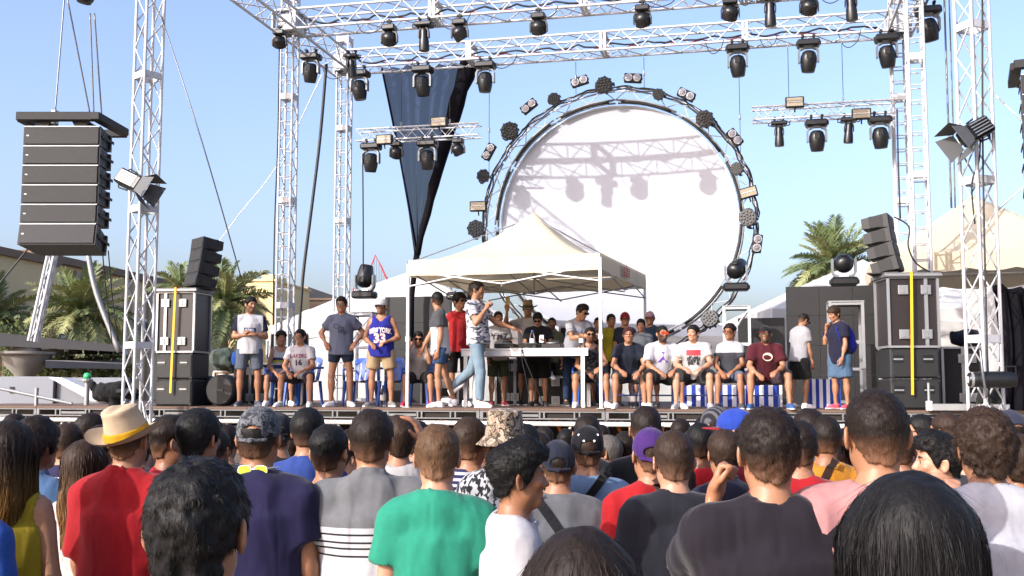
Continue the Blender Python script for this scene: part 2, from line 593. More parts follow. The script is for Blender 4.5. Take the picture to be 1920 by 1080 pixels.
def join_np(parts):
    Vs, Qs, n = [], [], 0
    for V, Q in parts:
        Vs.append(V); Qs.append(Q + n); n += len(V)
    return np.concatenate(Vs), np.concatenate(Qs)
# ---------------------------------------------------------------- people
def rot(rx=0.0, ry=0.0, rz=0.0):
    return np.array((Matrix.Rotation(R(rz), 3, 'Z') @ Matrix.Rotation(R(ry), 3, 'Y') @ Matrix.Rotation(R(rx), 3, 'X')), dtype=np.float32)

def nrm(v):
    v = A3(v); return v / (np.linalg.norm(v) + 1e-9)

CACHE = {}

def head_mesh(var, h, beard=0):
    """head in its own frame: face towards -y, middle of the skull at the origin, crown at z 0.12"""
    key = ('head', var, h)
    if key in CACHE: return CACHE[key]
    r = np.random.RandomState(var + 40)
    jw, nl, jl = 0.050 + 0.006 * r.rand(), 0.004 * r.rand(), 0.006 * (r.rand() - 0.5)
    P = [E((0, .014, .028), (.075, .096, .091)),
         E((0, -.028, -.045), (jw, .06, .07 + jl), k=.04),
         C((-.013, -.066, -.098 - jl), (.013, -.066, -.098 - jl), .018, k=.03),
         C((-.040, -.018, -.066), (.040, -.018, -.066), .02, k=.035),
         C((-.034, -.074, .024), (.034, -.074, .024), .015, k=.02),
         C((-.045, -.062, -.02), (-.02, -.075, -.028), .018, k=.02), C((.045, -.062, -.02), (.02, -.075, -.028), .018, k=.02),
         E((-.031, -.099, .004), (.019, .014, .011), k=.012, op=-1), E((.031, -.099, .004), (.019, .014, .011), k=.012, op=-1),
         C((-.031, -.074, .003), (-.031, -.073, .003), .012, k=.004), C((.031, -.074, .003), (.031, -.073, .003), .012, k=.004),
         C((0, -.086, .012), (0, -.106 - nl, -.026), .009, .012, k=.014),
         C((-.012, -.096, -.031), (.012, -.096, -.031), .0075, k=.01),
         C((-.019, -.083, -.058), (.019, -.083, -.058), .0085, k=.008), C((-.016, -.083, -.069), (.016, -.083, -.069), .009, k=.007),
         C((-.02, -.096, -.0635), (.02, -.096, -.0635), .003, k=.004, op=-1),
         C((0, .018, -.05), (0, .022, -.15), .056, .058, k=.04)]
    for s in (-1, 1):
        Rm = rot(0, 0, -s * 32) @ rot(-8)
        P.append(E((s * .085, .018, -.010), (.0085, .021, .035), Rm, k=.008))
        P.append(E((s * .092, .012, -.008), (.006, .011, .020), Rm, k=.006, op=-1))
    V, Q = sdf_mesh(P, h, post=lambda D, X, Y, Z: np.maximum(D, -.142 - Z))
    CACHE[key] = (V, Q)
    return V, Q

def face_colours(V, skin, brow, beard, lips=True):
    n = len(V)
    C0 = np.tile(A3(skin), (n, 1))
    x, y, z = np.abs(V[:, 0]), V[:, 1], V[:, 2]
    red = np.exp(-(((x - .04) / .022) ** 2 + ((z + .03) / .022) ** 2)) * (y < -.03)
    C0 *= 1 + red[:, None] * A3((.10, -.06, -.06))
    m = np.clip(1.3 - ((x / .021) ** 2 + ((z + .0635) / .0105) ** 2), 0, 1) * (y < -.07)
    C0 = C0 * (1 - m[:, None] * .55) + m[:, None] * .55 * A3((.36, .12, .10))
    b = (y < -.065) & (x > .012) & (x < .05) & (np.abs(z - (.027 - (x - .03) ** 2 * 5)) < .006)
    C0[b] = A3(brow)
    e = (y < -.06) & ((x - .031) ** 2 / .0135 ** 2 + (z - .003) ** 2 / .0062 ** 2 < 1)
    C0[e] = A3((.45, .42, .38))
    e2 = (y < -.06) & ((x - .031) ** 2 + (z - .003) ** 2 < .0078 ** 2)
    C0[e2] = A3((.02, .013, .01))
    if beard:
        jaw = (z < -.022 - .35 * np.clip(y + .07, -.1, .1) * 0) & (z > -.14) & (y < .012)
        cheek = np.clip((-.02 - z + np.clip(x - .03, 0, .05) * .8) / .02, 0, 1) * np.clip((.012 - y) / .02, 0, 1) * np.clip((z + .15) / .02, 0, 1)
        lip = np.clip(((x / .022) ** 2 + ((z + .0635) / .011) ** 2) - .7, 0, 1)
        nose = (np.abs(V[:, 0]) < .02) & (z > -.048)
        f = (cheek * lip * beard * ~nose)[:, None]
        C0 = C0 * (1 - f) + f * A3(brow)
    return C0

HY = [-.12, -.075, -.06, -.045, -.03, -.012, .002, .03, .042, .06, .09, .14]

def hair_mesh(style, h):
    """a shell of hair in the head's frame; the hairline runs from the brow round the ears to the nape"""
    key = ('hair', style, h)
    if key in CACHE: return CACHE[key]
    st_, hi, lo = style[0], style[1], style[2]
    nape = style[3] if len(style) > 3 else -.082
    HZ = [.066, .064, .055, .03, -.005, -.03, .012, .012, -.03, nape + .012, nape, nape]
    if st_ == 'long': HZ = [.07, .066, .05, .02, -.02, -.06, -.1, -.14, -.16, -.2, -.2, -.2]
    P = [E((0, .014, .028), (.0755, .0965, .0915), k=.02), C((0, .026, -.02), (0, .03, -.10), .056, .052, k=.05)]
    fr = style[4] if len(style) > 4 else 46
    amp = style[5] if len(style) > 5 else .0052
    def post(D, X, Y, Z):
        t = np.clip((Z + .05) / .12, 0, 1); t = t * t * (3 - 2 * t)
        off = lo + (hi - lo) * t
        if st_ in ('quiff', 'swept'):
            off = off + np.clip((Z - .05) / .06, 0, 1) * (.018 if st_ == 'quiff' else .03) * np.clip((-Y + .05) / .1, 0, 1)
        if st_ == 'under':            # long on top, sides cropped
            off = np.where(Z > .045, hi, lo + (hi - lo) * np.clip((Z - .015) / .03, 0, 1))
        if st_ == 'afro': off = np.full_like(t, hi)
        D = D - off
        L = np.interp(np.broadcast_to(Y, D.shape).ravel(), HY, HZ).reshape(D.shape).astype(np.float32)
        edge = (L - Z) * .75
        if st_ in ('afro', 'mop'): edge = edge - .012
        D = np.maximum(D, edge)
        near = np.abs(D) < .02
        ii = np.argwhere(near)
        Xb, Yb, Zb = [np.broadcast_to(q, D.shape)[near] for q in (X, Y, Z)]
        N = np.stack([Xb, Yb, Zb], 1)
        D[near] += (vnoise(N * fr + 7) - .5) * 2 * amp + (vnoise(N * fr * 2.3 + 3) - .5) * amp
        return D
    V, Q = sdf_mesh(P, h, post=post, pad=hi + .045)
    if st_ == 'long':
        ln, wd = style[6], style[7]
        P2 = [E((0, .02, .026), (.082, .106, .1), k=.03),
              C((0, .05, .02), (0, .085, -ln * .5), .088, wd * .85, k=.06), C((0, .085, -ln * .5), (0, .085, -ln), wd * .85, wd * .75, k=.06),
              C((-.06, .02, 0), (-.075, .03, -ln * .7), .05, .05, k=.06), C((.06, .02, 0), (.075, .03, -ln * .7), .05, .05, k=.06)]
        def post2(D, X, Y, Z):
            L = np.interp(np.broadcast_to(Y, D.shape).ravel(), [-.12, -.08, -.06, -.035, -.015], [.075, .07, .05, -.05, -1]).reshape(D.shape)
            D = np.maximum(D, (L - Z) * .6)
            return np.maximum(D, np.abs(Y - .055) - .095 - np.clip(Z + .05, -.3, .0) * .06)
        V, Q = sdf_mesh(P2, h, post=post2, noise=(.0035, (50, 50, 7), 3))
    CACHE[key] = (V, Q)
    return V, Q

def ribbons(V, Q, n, L, width, seed, lift=0.35, crown=(0, .05, .14), steps=3, curl=0.0, stay=False):
    """loose strands combed away from the crown over a hair surface: thin strips of quads"""
    r = np.random.RandomState(seed)
    a, b, c, d = V[Q[:, 0]], V[Q[:, 1]], V[Q[:, 2]], V[Q[:, 3]]
    Nf = np.cross(c - a, d - b); ar = np.linalg.norm(Nf, axis=1) + 1e-12
    Nf = Nf / ar[:, None]
    pick = r.choice(len(Q), n, p=ar / ar.sum())
    u, v = r.rand(n, 1), r.rand(n, 1)
    P = (a[pick] * (1 - u) + b[pick] * u) * (1 - v) + (d[pick] * (1 - u) + c[pick] * u) * v
    N = Nf[pick].copy()
    if stay:
        bv = BVHTree.FromPolygons([tuple(p) for p in V], [tuple(q) for q in Q])
    away = P - A3(crown)
    flow = away - N * (away * N).sum(1, keepdims=True)
    flow /= np.linalg.norm(flow, axis=1, keepdims=True) + 1e-6
    if stay: flow = flow * .3 + A3((0, 0, -1))
    rnd = r.randn(n, 3) * .35
    Ls = L * (0.6 + 0.8 * r.rand(n, 1))
    pts = [P - N * .002]
    dirn = flow * (1 - lift) + N * lift + rnd * (.5 if not stay else .12)
    dirn /= np.linalg.norm(dirn, axis=1, keepdims=True)
    cur = pts[0]
    for k in range(steps):
        cur = cur + dirn * Ls / steps
        if stay:
            out = np.empty_like(cur); nn = np.empty_like(cur)
            for i in range(n):
                lo, no, _, _ = bv.find_nearest(Vector(cur[i]))
                out[i] = lo; nn[i] = no
            N = nn; cur = out + nn * (0.001 + .004 * r.rand(n, 1))
            dirn = A3((0, 0, -1)) - N * (-N[:, 2:3]) + rnd * .12 + (vnoise(cur * 22)[:, None] - .5) * A3((.5, .2, 0))
            dirn /= np.linalg.norm(dirn, axis=1, keepdims=True)
        else:
            dirn = dirn + flow * .35 - N * .12 + r.randn(n, 3) * curl
            dirn /= np.linalg.norm(dirn, axis=1, keepdims=True)
        pts.append(cur)
    side = np.cross(dirn, N + r.randn(n, 3) * .5); side /= np.linalg.norm(side, axis=1, keepdims=True) + 1e-9
    Vs = []
    for k, p in enumerate(pts):
        wk = width * (1 - .75 * k / steps)
        Vs += [p - side * wk, p + side * wk]
    VV = np.stack(Vs, 1).reshape(-1, 3)                # strand-major
    m = 2 * (steps + 1)
    base = (np.arange(n) * m)[:, None]
    qs = [base + np.array([[2 * k, 2 * k + 1, 2 * k + 3, 2 * k + 2]]) for k in range(steps)]
    return VV.astype(np.float32), np.concatenate(qs).astype(np.int32)

def hand_mesh(shape, h):
    key = ('hand', shape, h)
    if key in CACHE: return CACHE[key]
    P = [E((0, 0, .052), (.041, .0165, .056), k=.02), C((0, 0, -.03), (0, 0, .01), .025, .026, k=.03)]
    b1, b2 = {'relax': (22, 30), 'fist': (75, 95), 'flat': (4, 6), 'grip': (55, 70)}[shape]
    for i, (x, L) in enumerate(((-.030, .060), (-.010, .074), (.011, .080), (.031, .073))):
        a = R(b1 + 5 * (3 - i)); p0 = A3((x * .92, 0, .09)); sp = x * .25
        d0 = A3((sp, -math.sin(a), math.cos(a))); p1 = p0 + d0 * L * .5
        a2 = a + R(b2); d1 = A3((sp, -math.sin(a2), math.cos(a2))); p2 = p1 + d1 * L * .48
        P += [C(p0, p1, .0098, .0092, k=.007), C(p1, p2, .0092, .0078, k=.004)]
    t = .6 if shape in ('fist', 'grip') else 0
    P += [C((.03, -.006, .02), (.056 - .012 * t, -.02 - .012 * t, .055), .013, .0115, k=.015), C((.056 - .012 * t, -.02 - .012 * t, .055), (.064 - .03 * t, -.03 - .012 * t, .088), .0112, .009, k=.005)]
    CACHE[key] = sdf_mesh(P, h)
    return CACHE[key]

def cap_parts(kind, h):
    """headgear in the head's frame, brim towards -y; list of (name, V, Q)"""
    key = ('cap', kind, h)
    if key in CACHE: return CACHE[key]
    out = []
    if kind in ('cap', 'cap_flat', 'cap_back'):
        P = [E((0, .014, .034), (.088, .109, .100), k=.015), C((0, .014, .134), (0, .014, .138), .007, k=.004)]
        def post(D, X, Y, Z):
            # hollow crown, cut level with a slight slope
            D = np.maximum(D, (.022 - .12 * Y) - Z - .012)
            seam = np.minimum(np.abs(X), np.abs(np.abs(X) - .6 * np.abs(Y - .014) - .02))
            return D + np.where(seam < .004, .0012, 0)
        P.append(E((0, .112, .03), (.04, .045, .026), k=.004, op=-1))     # the gap over the strap
        V, Q = sdf_mesh(P, h, post=post)
        out.append(('crown', V, Q))
        mb = MB()
        n = 14; prof = []
        for i in range(n + 1):
            a = PI * (i / n); x = -.078 * math.cos(a)
            y0 = -.05 - .045 * math.sin(a); y1 = -.05 - .05 * math.sin(a) - .072 * math.sin(a) ** .6
            dz = 0 if kind == 'cap_flat' else -.022 * (x / .078) ** 2
            prof.append((x, y0, y1, dz))
        Vb = []
        for x, y0, y1, dz in prof:
            Vb += [(x, y0, .024 + dz), (x, y1, .012 + dz), (x, y1, .008 + dz), (x, y0, .018 + dz)]
        Qb = []
        for i in range(n):
            for k in range(4):
                Qb.append((i * 4 + k, i * 4 + (k + 1) % 4, i * 4 + 4 + (k + 1) % 4, i * 4 + 4 + k))
        out.append(('brim', A3(Vb), np.array(Qb)))
        sv, sq = sdf_mesh([C((-.055, .098, -.002), (0, .122, -.004), .0085, k=.01), C((0, .122, -.004), (.055, .098, -.002), .0085, k=.01)], .005)
        out.append(('strap', sv, sq))
    elif kind == 'bucket':
        P = [EC((0, .014, -.005), (0, .014, .128), (.098, .118), (.082, .098), np.eye(3), k=.02), E((0, .014, .118), (.082, .098, .022), k=.02)]
        V, Q = sdf_mesh(P, h, noise=(.005, (26, 26, 26), 1))
        out.append(('crown', V, Q))
        P = [EC((0, .014, -.035), (0, .014, .012), (.145, .165), (.098, .118), np.eye(3), k=.01), EC((0, .014, -.06), (0, .014, .006), (.135, .155), (.088, .108), np.eye(3), k=.01, op=-1)]
        V, Q = sdf_mesh(P, h * .9, noise=(.006, (14, 14, 14), 5))
        out.append(('brim', V, Q))
    elif kind == 'fedora':
        P = [EC((0, .01, .02), (0, .012, .145), (.092, .108), (.072, .09), np.eye(3), k=.015), E((0, .012, .140), (.072, .09, .026), k=.02),
             C((0, -.1, .172), (0, .07, .168), .028, .022, k=.03, op=-1), E((-.062, -.075, .145), (.03, .05, .045), k=.03, op=-1), E((.062, -.075, .145), (.03, .05, .045), k=.03, op=-1)]
        V, Q = sdf_mesh(P, h)
        out.append(('crown', V, Q))
        P = [EC((0, .012, .022), (0, .012, .058), (.092 * 1.045, .108 * 1.045), (.0885 * 1.03, .106 * 1.03), np.eye(3), k=.002)]
        V, Q = sdf_mesh(P, h * .8)
        out.append(('ribbon', V, Q))
        mb = MB()
        def fn(i, j):
            a = 2 * PI * i; r0 = (1 - j)
            x, y = math.cos(a), math.sin(a)
            rad = .088 + j * (.075 + .006 * math.cos(2 * a)); ry = .104 + j * .07
            z = .02 - .028 * j * (y < 0) * abs(y) + j * j * (.022 + .03 * x * x)
            return (rad * x, .012 + ry * y, z)
        mb.sheet(fn, 40, 6)
        V = A3(mb.v); Q = np.array(mb.f)
        V2 = V - A3((0, 0, .004))
        out.append(('brim', np.concatenate([V, V2]), np.concatenate([Q, Q[:, ::-1] + len(V)])))
    CACHE[key] = out
    return out

def glasses_mesh(kind):
    key = ('glasses', kind)
    if key in CACHE: return CACHE[key]
    lens, frame = MB(), MB()
    for s in (-1, 1):
        pts = []
        for i in range(14):
            a = 2 * PI * i / 14
            pts.append((s * .033 + .0265 * math.copysign(abs(math.cos(a)) ** .75, math.cos(a)), .004 + .019 * math.copysign(abs(math.sin(a)) ** .75, math.sin(a))))
        if kind == 'sun':
            lens.prism(pts, -.106, -.101)
        else:
            lens.prism([(p[0] * .98, p[1]) for p in pts], -.1045, -.1035)
        frame.tube([(x, -.104, z) for x, z in pts + pts[:1]], .0022, 5)
        frame.tube([(s * .058, -.103, .012), (s * .072, -.06, .012), (s * .082, .005, .010)], .0026, 5)
    frame.tube([(-.009, -.106, .009), (.009, -.106, .009)], .0024, 5)
    CACHE[key] = (A3(lens.v), lens.f, A3(frame.v), frame.f)
    return CACHE[key]

SKINS = {'fair': '#d9a283', 'tan': '#c08a68', 'olive': '#b07a58', 'brown': '#8a5a3e', 'dark': '#54362a'}
HAIRS = {'black': '#111010', 'dark': '#1b1410', 'brown': '#2c2018', 'light': '#4a3726', 'blond': '#8a6a42', 'grey': '#4a4642'}

def to_np(me_v, s, Rh, Hc):
    return (me_v * s) @ Rh.T + Hc

def attach(name, V, Q, material, parent, col=None):
    Q = np.array(Q)
    cols = None if col is None else (np.tile(A3(col), (len(V), 1)) if np.ndim(col) == 1 else col)
    return link(name, np_mesh(name, V, Q, material, cols), parent)

def attach_poly(name, V, Fs, material, parent, col):
    me = bpy.data.meshes.new(name)
    me.from_pydata([tuple(float(c) for c in p) for p in V], [], Fs)
    me.materials.append(material)
    a = me.color_attributes.new('Col', 'FLOAT_COLOR', 'POINT')
    a.data.foreach_set('color', np.tile(A3((*col, 1)), (len(V), 1)).ravel())
    return link(name, me, parent)

NPERSON = [0]

def person(loc, rz, label, group=None, H=1.75, w=1.0, skin='tan', hair=('short', .014, .006), hcol='dark', head=(0, 0, 0), lean=0, tilt=0, twist=0,
           xm=None, xp=None, lm=None, lp=None, top=None, bottom=None, shoes=('#d8d8d8', '#e8e8e8'), cap=None, glasses=None, beard=0.0,
           bh=.02, ch=.015, hh=.0065, strands=0, slen=.02, swid=.0011, slift=.35, scurl=0.0, scrown=(0, .05, .14), hands=True, var=None, fat=0.0, feet=True, sunk=0.0, seat=None):
    NPERSON[0] += 1
    pid = NPERSON[0]
    s = H / 1.75
    if var is None: var = pid % 7
    S = lambda v: A3(v) * s
    skinc = lin(SKINS.get(skin, skin)); hairc = lin(HAIRS.get(hcol, hcol))
    # ---- skeleton, torso frame at the pelvis
    Rt = rot(lean, tilt, 0)
    Rc = rot(lean, tilt, 0) @ rot(0, 0, twist)
    T = lambda v: Rt @ S(v)
    Tc = lambda v: Rc @ S(v)
    neck = T((0, .004, .545))
    Rh = rot(0, 0, head[1]) @ rot(0, head[2] if len(head) > 2 else 0, 0) @ rot(head[0], 0, 0)
    Hc = neck + Rt @ S((0, -.01, .02)) + Rh @ S((0, -.012, .11))
    J = {}
    for sg, arm in ((-1, xm), (1, xp)):
        arm = arm or {}
        sh = Tc((sg * .158 * w, .006, .438)) + S((0, 0, arm.get('raise', 0)))
        ud = nrm(A3(arm.get('u', (sg * .17, .04, -1)))); fd = nrm(A3(arm.get('f', (sg * .04, -.22, -1))))
        el = sh + ud * .295 * s; wr = el + fd * .25 * s
        hd = nrm(A3(arm.get('h', fd))); pn = nrm(A3(arm.get('palm', (-sg, 0, 0))))
        J[sg] = dict(sh=sh, el=el, wr=wr, ud=ud, fd=fd, hd=hd, pn=pn, shape=arm.get('shape', 'relax'))
    G = {}
    for sg, leg in ((-1, lm), (1, lp)):
        leg = leg or {}
        hp = Rt @ S((sg * .09 * w, 0, -.03))
        td = nrm(A3(leg.get('t', (sg * .07, 0, -1)))); sd_ = nrm(A3(leg.get('s', (sg * .01, .03, -1))))
        kn = hp + td * .43 * s; an = kn + sd_ * .415 * s
        G[sg] = dict(hp=hp, kn=kn, an=an, td=td, sd=sd_, yaw=leg.get('yaw', sg * 12), pitch=leg.get('pitch', 0))
    # ---- stand it on its feet
    def sole(g):
        f = rot(0, 0, g['yaw']) @ rot(g['pitch'], 0, 0)
        g['R'] = f
        return min((g['an'] + f @ S(q))[2] for q in ((0, .04, -.08), (0, -.15, -.08)))
    dz = -min(sole(G[-1]), sole(G[1])) - sunk
    off = A3((0, 0, dz))
    neck = neck + off; Hc = Hc + off
    for j in J.values():
        for q in ('sh', 'el', 'wr'): j[q] = j[q] + off
    for g in G.values():
        for q in ('hp', 'kn', 'an'): g[q] = g[q] + off
    Tp = lambda v: T(v) + off
    Tcp = lambda v: Tc(v) + off
    # ---- body surface
    P = [E(Tp((0, 0, 0)), S((.158 * w, .112 * w, .12)), Rt, k=.05), E(Tp((0, -.006 - .03 * fat, .16)), S(((.140 + .03 * fat) * w, (.10 + .05 * fat) * w, .16)), Rt, k=.05),
         E(Tcp((0, -.002, .33)), S((.163 * w, .112 * w, .17)), Rc, k=.05), C(Tcp((-.115 * w, .006, .448)), Tcp((.115 * w, .006, .448)), .055 * s, k=.04),
         C(Tcp((0, .016, .53)), Tcp((-.115 * w, .01, .455)), .036 * s, .04 * s, k=.05), C(Tcp((0, .016, .53)), Tcp((.115 * w, .01, .455)), .036 * s, .04 * s, k=.05),
         C(Tcp((0, .012, .47)), Hc + Rh @ S((0, .02, -.075)), .059 * s, .053 * s, k=.04)]
    for sg in (-1, 1):
        j, g = J[sg], G[sg]
        P += [C(j['sh'], j['el'], .054 * s * w, .040 * s * w ** .5, k=.03), C(j['el'], j['wr'], .041 * s * w ** .5, .026 * s, k=.015)]
        mid = j['el'] + (j['wr'] - j['el']) * .3
        P += [C(mid, mid + (j['wr'] - j['el']) * .1, .042 * s * w ** .5, k=.03)]
        P += [C(g['hp'], g['kn'], .082 * s * w, .053 * s * w ** .5, k=.03), C(g['kn'], g['an'], .052 * s * w ** .5, .036 * s, k=.02)]
        calf = g['kn'] + (g['an'] - g['kn']) * .3 + (g['R'] @ A3((0, .012, 0)))
        P += [C(calf, calf + (g['an'] - g['kn']) * .12, .05 * s * w ** .5, .045 * s, k=.05)]
        f = g['R']
        P += [C(g['an'] + f @ S((0, .015, -.04)), g['an'] + f @ S((0, -.14, -.058)), .033 * s, .02 * s, k=.03)]
    parts = [sdf_mesh(P, bh)]
    hv, hq = head_mesh(var, hh)
    Vh = to_np(hv, s, Rh, Hc)
    ncol = [np.tile(A3(skinc), (len(parts[0][0]), 1)), face_colours(hv, skinc, hairc, beard)]
    parts.append((Vh, hq))
    if hands:
        for sg in (-1, 1):
            j = J[sg]
            V, Q = hand_mesh(j['shape'], .0095 if hands is True else .016)
            z = j['hd']; y = -(j['pn'] - z * float(j['pn'] @ z)); y = nrm(y); x = np.cross(y, z)
            Rm = np.stack([x, y, z], 1)
            Vv = V.copy()
            if sg > 0: Vv[:, 0] *= -1; Q = Q[:, ::-1]
            parts.append(((Vv * s * .97) @ Rm.T + j['wr'] + z * .012, Q)); ncol.append(np.tile(A3(skinc) * A3((1.03, .95, .93)), (len(V), 1)))
    V, Q = join_np(parts)
    o = link('person', np_mesh('person', V, Q, M_SKIN, np.concatenate(ncol)))
    o.location = loc; o.rotation_euler = (0, 0, rz)
    tag(o, label, 'person', group)
    # ---- hair
    if hair:
        V, Q = hair_mesh(hair, hh * 1.15)
        if cap:      # hair is pressed under the hat
            keep = (V[:, 2] < .05)
            Q = Q[keep[Q].all(1)]
        base_n = len(V)
        if strands:
            if hair[0] == 'long':
                V2, Q2 = ribbons(V, Q, strands, slen, swid, pid, steps=6, stay=True)
                Vf, Qf = ribbons(V, Q, strands // 12, .07, swid * .8, pid + 5, lift=.16, steps=6, curl=.12)
                V2, Q2 = join_np([(V2, Q2), (Vf, Qf)])
            else: V2, Q2 = ribbons(V, Q, strands, slen, swid, pid, lift=slift, curl=scurl, crown=scrown)
            V, Q = join_np([(V, Q), (V2, Q2)])
        hc = np.tile(A3(hairc), (len(V), 1))
        if strands:
            rr = np.random.RandomState(pid).rand(len(V2) // (2 * (7 if hair[0] == 'long' else 4)), 1)
            hc[base_n:] *= np.repeat(.6 + 1.1 * rr, len(V2) // len(rr), 0)
        if hair[0] in ('short', 'under') and hair[2] <= .006:      # cropped sides and nape let the skin through
            fd_ = (np.clip((.005 - V[:, 2]) / .09, 0, 1) * (.36 if hair[2] <= .004 else .22))[:, None]
            hc = hc * (1 - fd_) + fd_ * A3(skinc) * .8
        if hair[0] == 'long' and len(hair) > 8:
            t = np.clip((-V[:, 2] - .02) / hair[6], 0, 1)[:, None] * (.6 + .4 * vnoise(V * 25))[:, None]
            hc = hc * (1 - t) + t * A3(lin(hair[8]))
        ho = attach('hair', to_np(V, s, Rh, Hc), Q, M_HAIR, o, hc)
    # ---- headgear
    if cap:
        kind, colours, back = cap['kind'], cap['col'], cap.get('back', 0)
        Rk = Rh @ rot(cap.get('pitch', 0), cap.get('roll', 0), 0) @ rot(0, 0, back)
        nm = {'fedora': 'hat', 'bucket': 'bucket_hat'}.get(kind, 'cap')
        root = None
        for pn, V, Q in cap_parts(kind, .007):
            m_ = cap.get('mat', M_CLOTH)
            if pn == 'ribbon': m_ = cap.get('ribbon', M_CLOTH)
            VV = to_np(V - A3((0, .014, 0)), s, Rk, Hc + Rh @ S((0, .014, 0)))
            q = attach(nm if root is None else pn, VV, Q, m_ if pn != 'brim' else cap.get('brimmat', m_), o if root is None else root, lin(colours.get(pn, colours['crown'])))
            root = root or q
        if cap.get('dots'):
            mb = MB()
            for x, z in cap['dots']:
                a = x / .1
                c0 = Vector((.1 * math.sin(a), -.014 - .0 + .123 * math.cos(a), z)) if False else Vector((x, .012 + .112 * math.sqrt(max(0, 1 - (x / .09) ** 2 - ((z - .03) / .105) ** 2)), z))
                mb.lathe([(0, -.004), (.006, -.003), (.006, .003), (0, .004)], 8, Matrix.Translation(c0) @ Matrix.Rotation(PI / 2, 4, 'X'))
            # studs sit on whichever side faces the stage end of the cap
            V = to_np(A3(mb.v), s, Rh, Hc)
            attach_poly('stud', V, mb.f, M_SHOE, root, lin('#f0f0f0'))
    if glasses:
        lv, lf, fv, ff = glasses_mesh(glasses.get('kind', 'sun'))
        dy = A3(glasses.get('shift', (0, 0, 0)))
        Rg = Rh @ rot(*glasses.get('rot', (0, 0, 0)))
        g0 = attach_poly('sunglasses' if glasses.get('kind', 'sun') == 'sun' else 'spectacles', to_np(fv + dy, s, Rg, Hc), ff, M_LENS, o, lin(glasses.get('frame', '#0c0c0c')))
        attach_poly('lens', to_np(lv + dy, s, Rg, Hc), lf, M_LENS if glasses.get('kind', 'sun') == 'sun' else M_CLEAR, g0, lin(glasses.get('lens', '#060606')))
    # ---- clothes
    if top:
        kd = top.get('kind', 'tee'); ez = top.get('ease', .012); hem = top.get('hem', -.12)
        e = lambda q: q + ez
        wt = w * 1.0
        P = [EC(Tp((0, -.012 * fat, hem)), Tp((0, -.002, .36)), S(((.166 + .03 * fat) * wt + ez * 1.4 + .006, (.126 + .045 * fat) * wt + ez * 1.3 + .006)), S((.163 * wt + ez, .113 * wt + ez)), Rt, k=.05),
             E(Tcp((0, -.002, .33)), S((.163 * wt + ez, .112 * wt + ez, .18)), Rc, k=.06), C(Tcp((-.112 * w, .006, .448)), Tcp((.112 * w, .006, .448)), .055 * s + ez, k=.04),
             C(Tcp((0, .016, .525)), Tcp((-.12 * w, .01, .455)), .037 * s + ez * .6, .042 * s + ez * .7, k=.04), C(Tcp((0, .016, .525)), Tcp((.12 * w, .01, .455)), .037 * s + ez * .6, .042 * s + ez * .7, k=.04)]
        if kd != 'tank':
            fr = top.get('sleeve', .62)
            for sg in (-1, 1):
                j = J[sg]
                if fr <= 1:
                    P.append(CC(j['sh'] - j['ud'] * .01, j['sh'] + j['ud'] * .295 * fr * s, .056 * s * w + ez, .052 * s * w + ez * 1.25 + .004, k=.035))
                    P.append(C(j['sh'], j['sh'] + j['ud'] * .02, .058 * s * w + ez, k=.03))
                else:
                    P.append(C(j['sh'], j['el'], .056 * s * w + ez, .048 * s * w + ez, k=.035)); P.append(CC(j['el'], j['el'] + (j['wr'] - j['el']) * (fr - 1), .046 * s * w + ez, .04 * s * w + ez, k=.03))
        P.append(C(Tcp((0, .010, .38)), Tcp((0, .012, .455)), .068 * s + ez * .4, k=.03))
        if kd != 'tank': P.append(C(Tcp((-.05, .048, .478)), Tcp((.05, .048, .478)), .032 * s + ez, k=.05))
        if kd == 'polo':
            P.append(C(Tcp((-.03, .058, .50)), Tcp((.03, .058, .50)), .034 * s, k=.03))
            nb = Tcp((0, .010, .548))
            for i in range(10):
                a, b = 2 * PI * i / 10, 2 * PI * (i + 1) / 10
                f = lambda t: nb + Rc @ S((.066 * math.cos(t), .066 * math.sin(t), .012 * math.sin(t)))
                P.append(C(f(a), f(b), .011 * s, k=.012))
        cuts = []
        nr = top.get('neck', .065)
        if kd == 'polo':
            P.append(C(Tcp((0, .006, .58)), Tcp((0, .0, .66)), .06 * s, k=.004, op=-1)); P.append(C(Tcp((0, -.09, .575)), Tcp((0, -.2, .56)), .042 * s, k=.004, op=-1))
        elif kd == 'tank':
            P.append(C(Tcp((0, -.03, .54)), Tcp((0, .03, .60)), .095 * s, k=.006, op=-1)); P.append(C(Tcp((0, -.14, .50)), Tcp((0, -.2, .52)), .085 * s, k=.006, op=-1))
            for sg in (-1, 1): P.append(C(Tcp((sg * .2 * w, -.02, .44)), Tcp((sg * .25 * w, 0, .30)), .085 * s, .075 * s, k=.006, op=-1))
        else:
            P.append(C(Tcp((0, .008, .572)), Tcp((0, .0, .67)), nr * s, k=.006, op=-1)); P.append(C(Tcp((0, -.07, .555)), Tcp((0, -.13, .56)), (nr - .018) * s, k=.006, op=-1))
            rg_ = lambda t: Tcp(((nr + .002) * math.cos(t), .002 + (nr + .004) * math.sin(t), .522 + .012 * math.sin(t) - .010 * (math.sin(t) < 0)))
            for i in range(12): P.append(C(rg_(2 * PI * i / 12), rg_(2 * PI * (i + 1) / 12), .0085, k=.006))
        fa = top.get('folds', .009)
        V, Q = sdf_mesh(P, ch, noise=(fa, (13, 13, 4.5), pid * 3.7))
        nm = {'tee': 't_shirt', 'tank': 'tank_top', 'polo': 'polo_shirt', 'jersey': 'football_jersey'}[kd]
        sho = attach(nm, V, Q, top.get('mat', M_CLOTH), o, lin(top.get('col', '#ffffff')))
        for pr in top.get('prints', []): decal(sho, pr)
        o['_'] = 0
        del o['_']
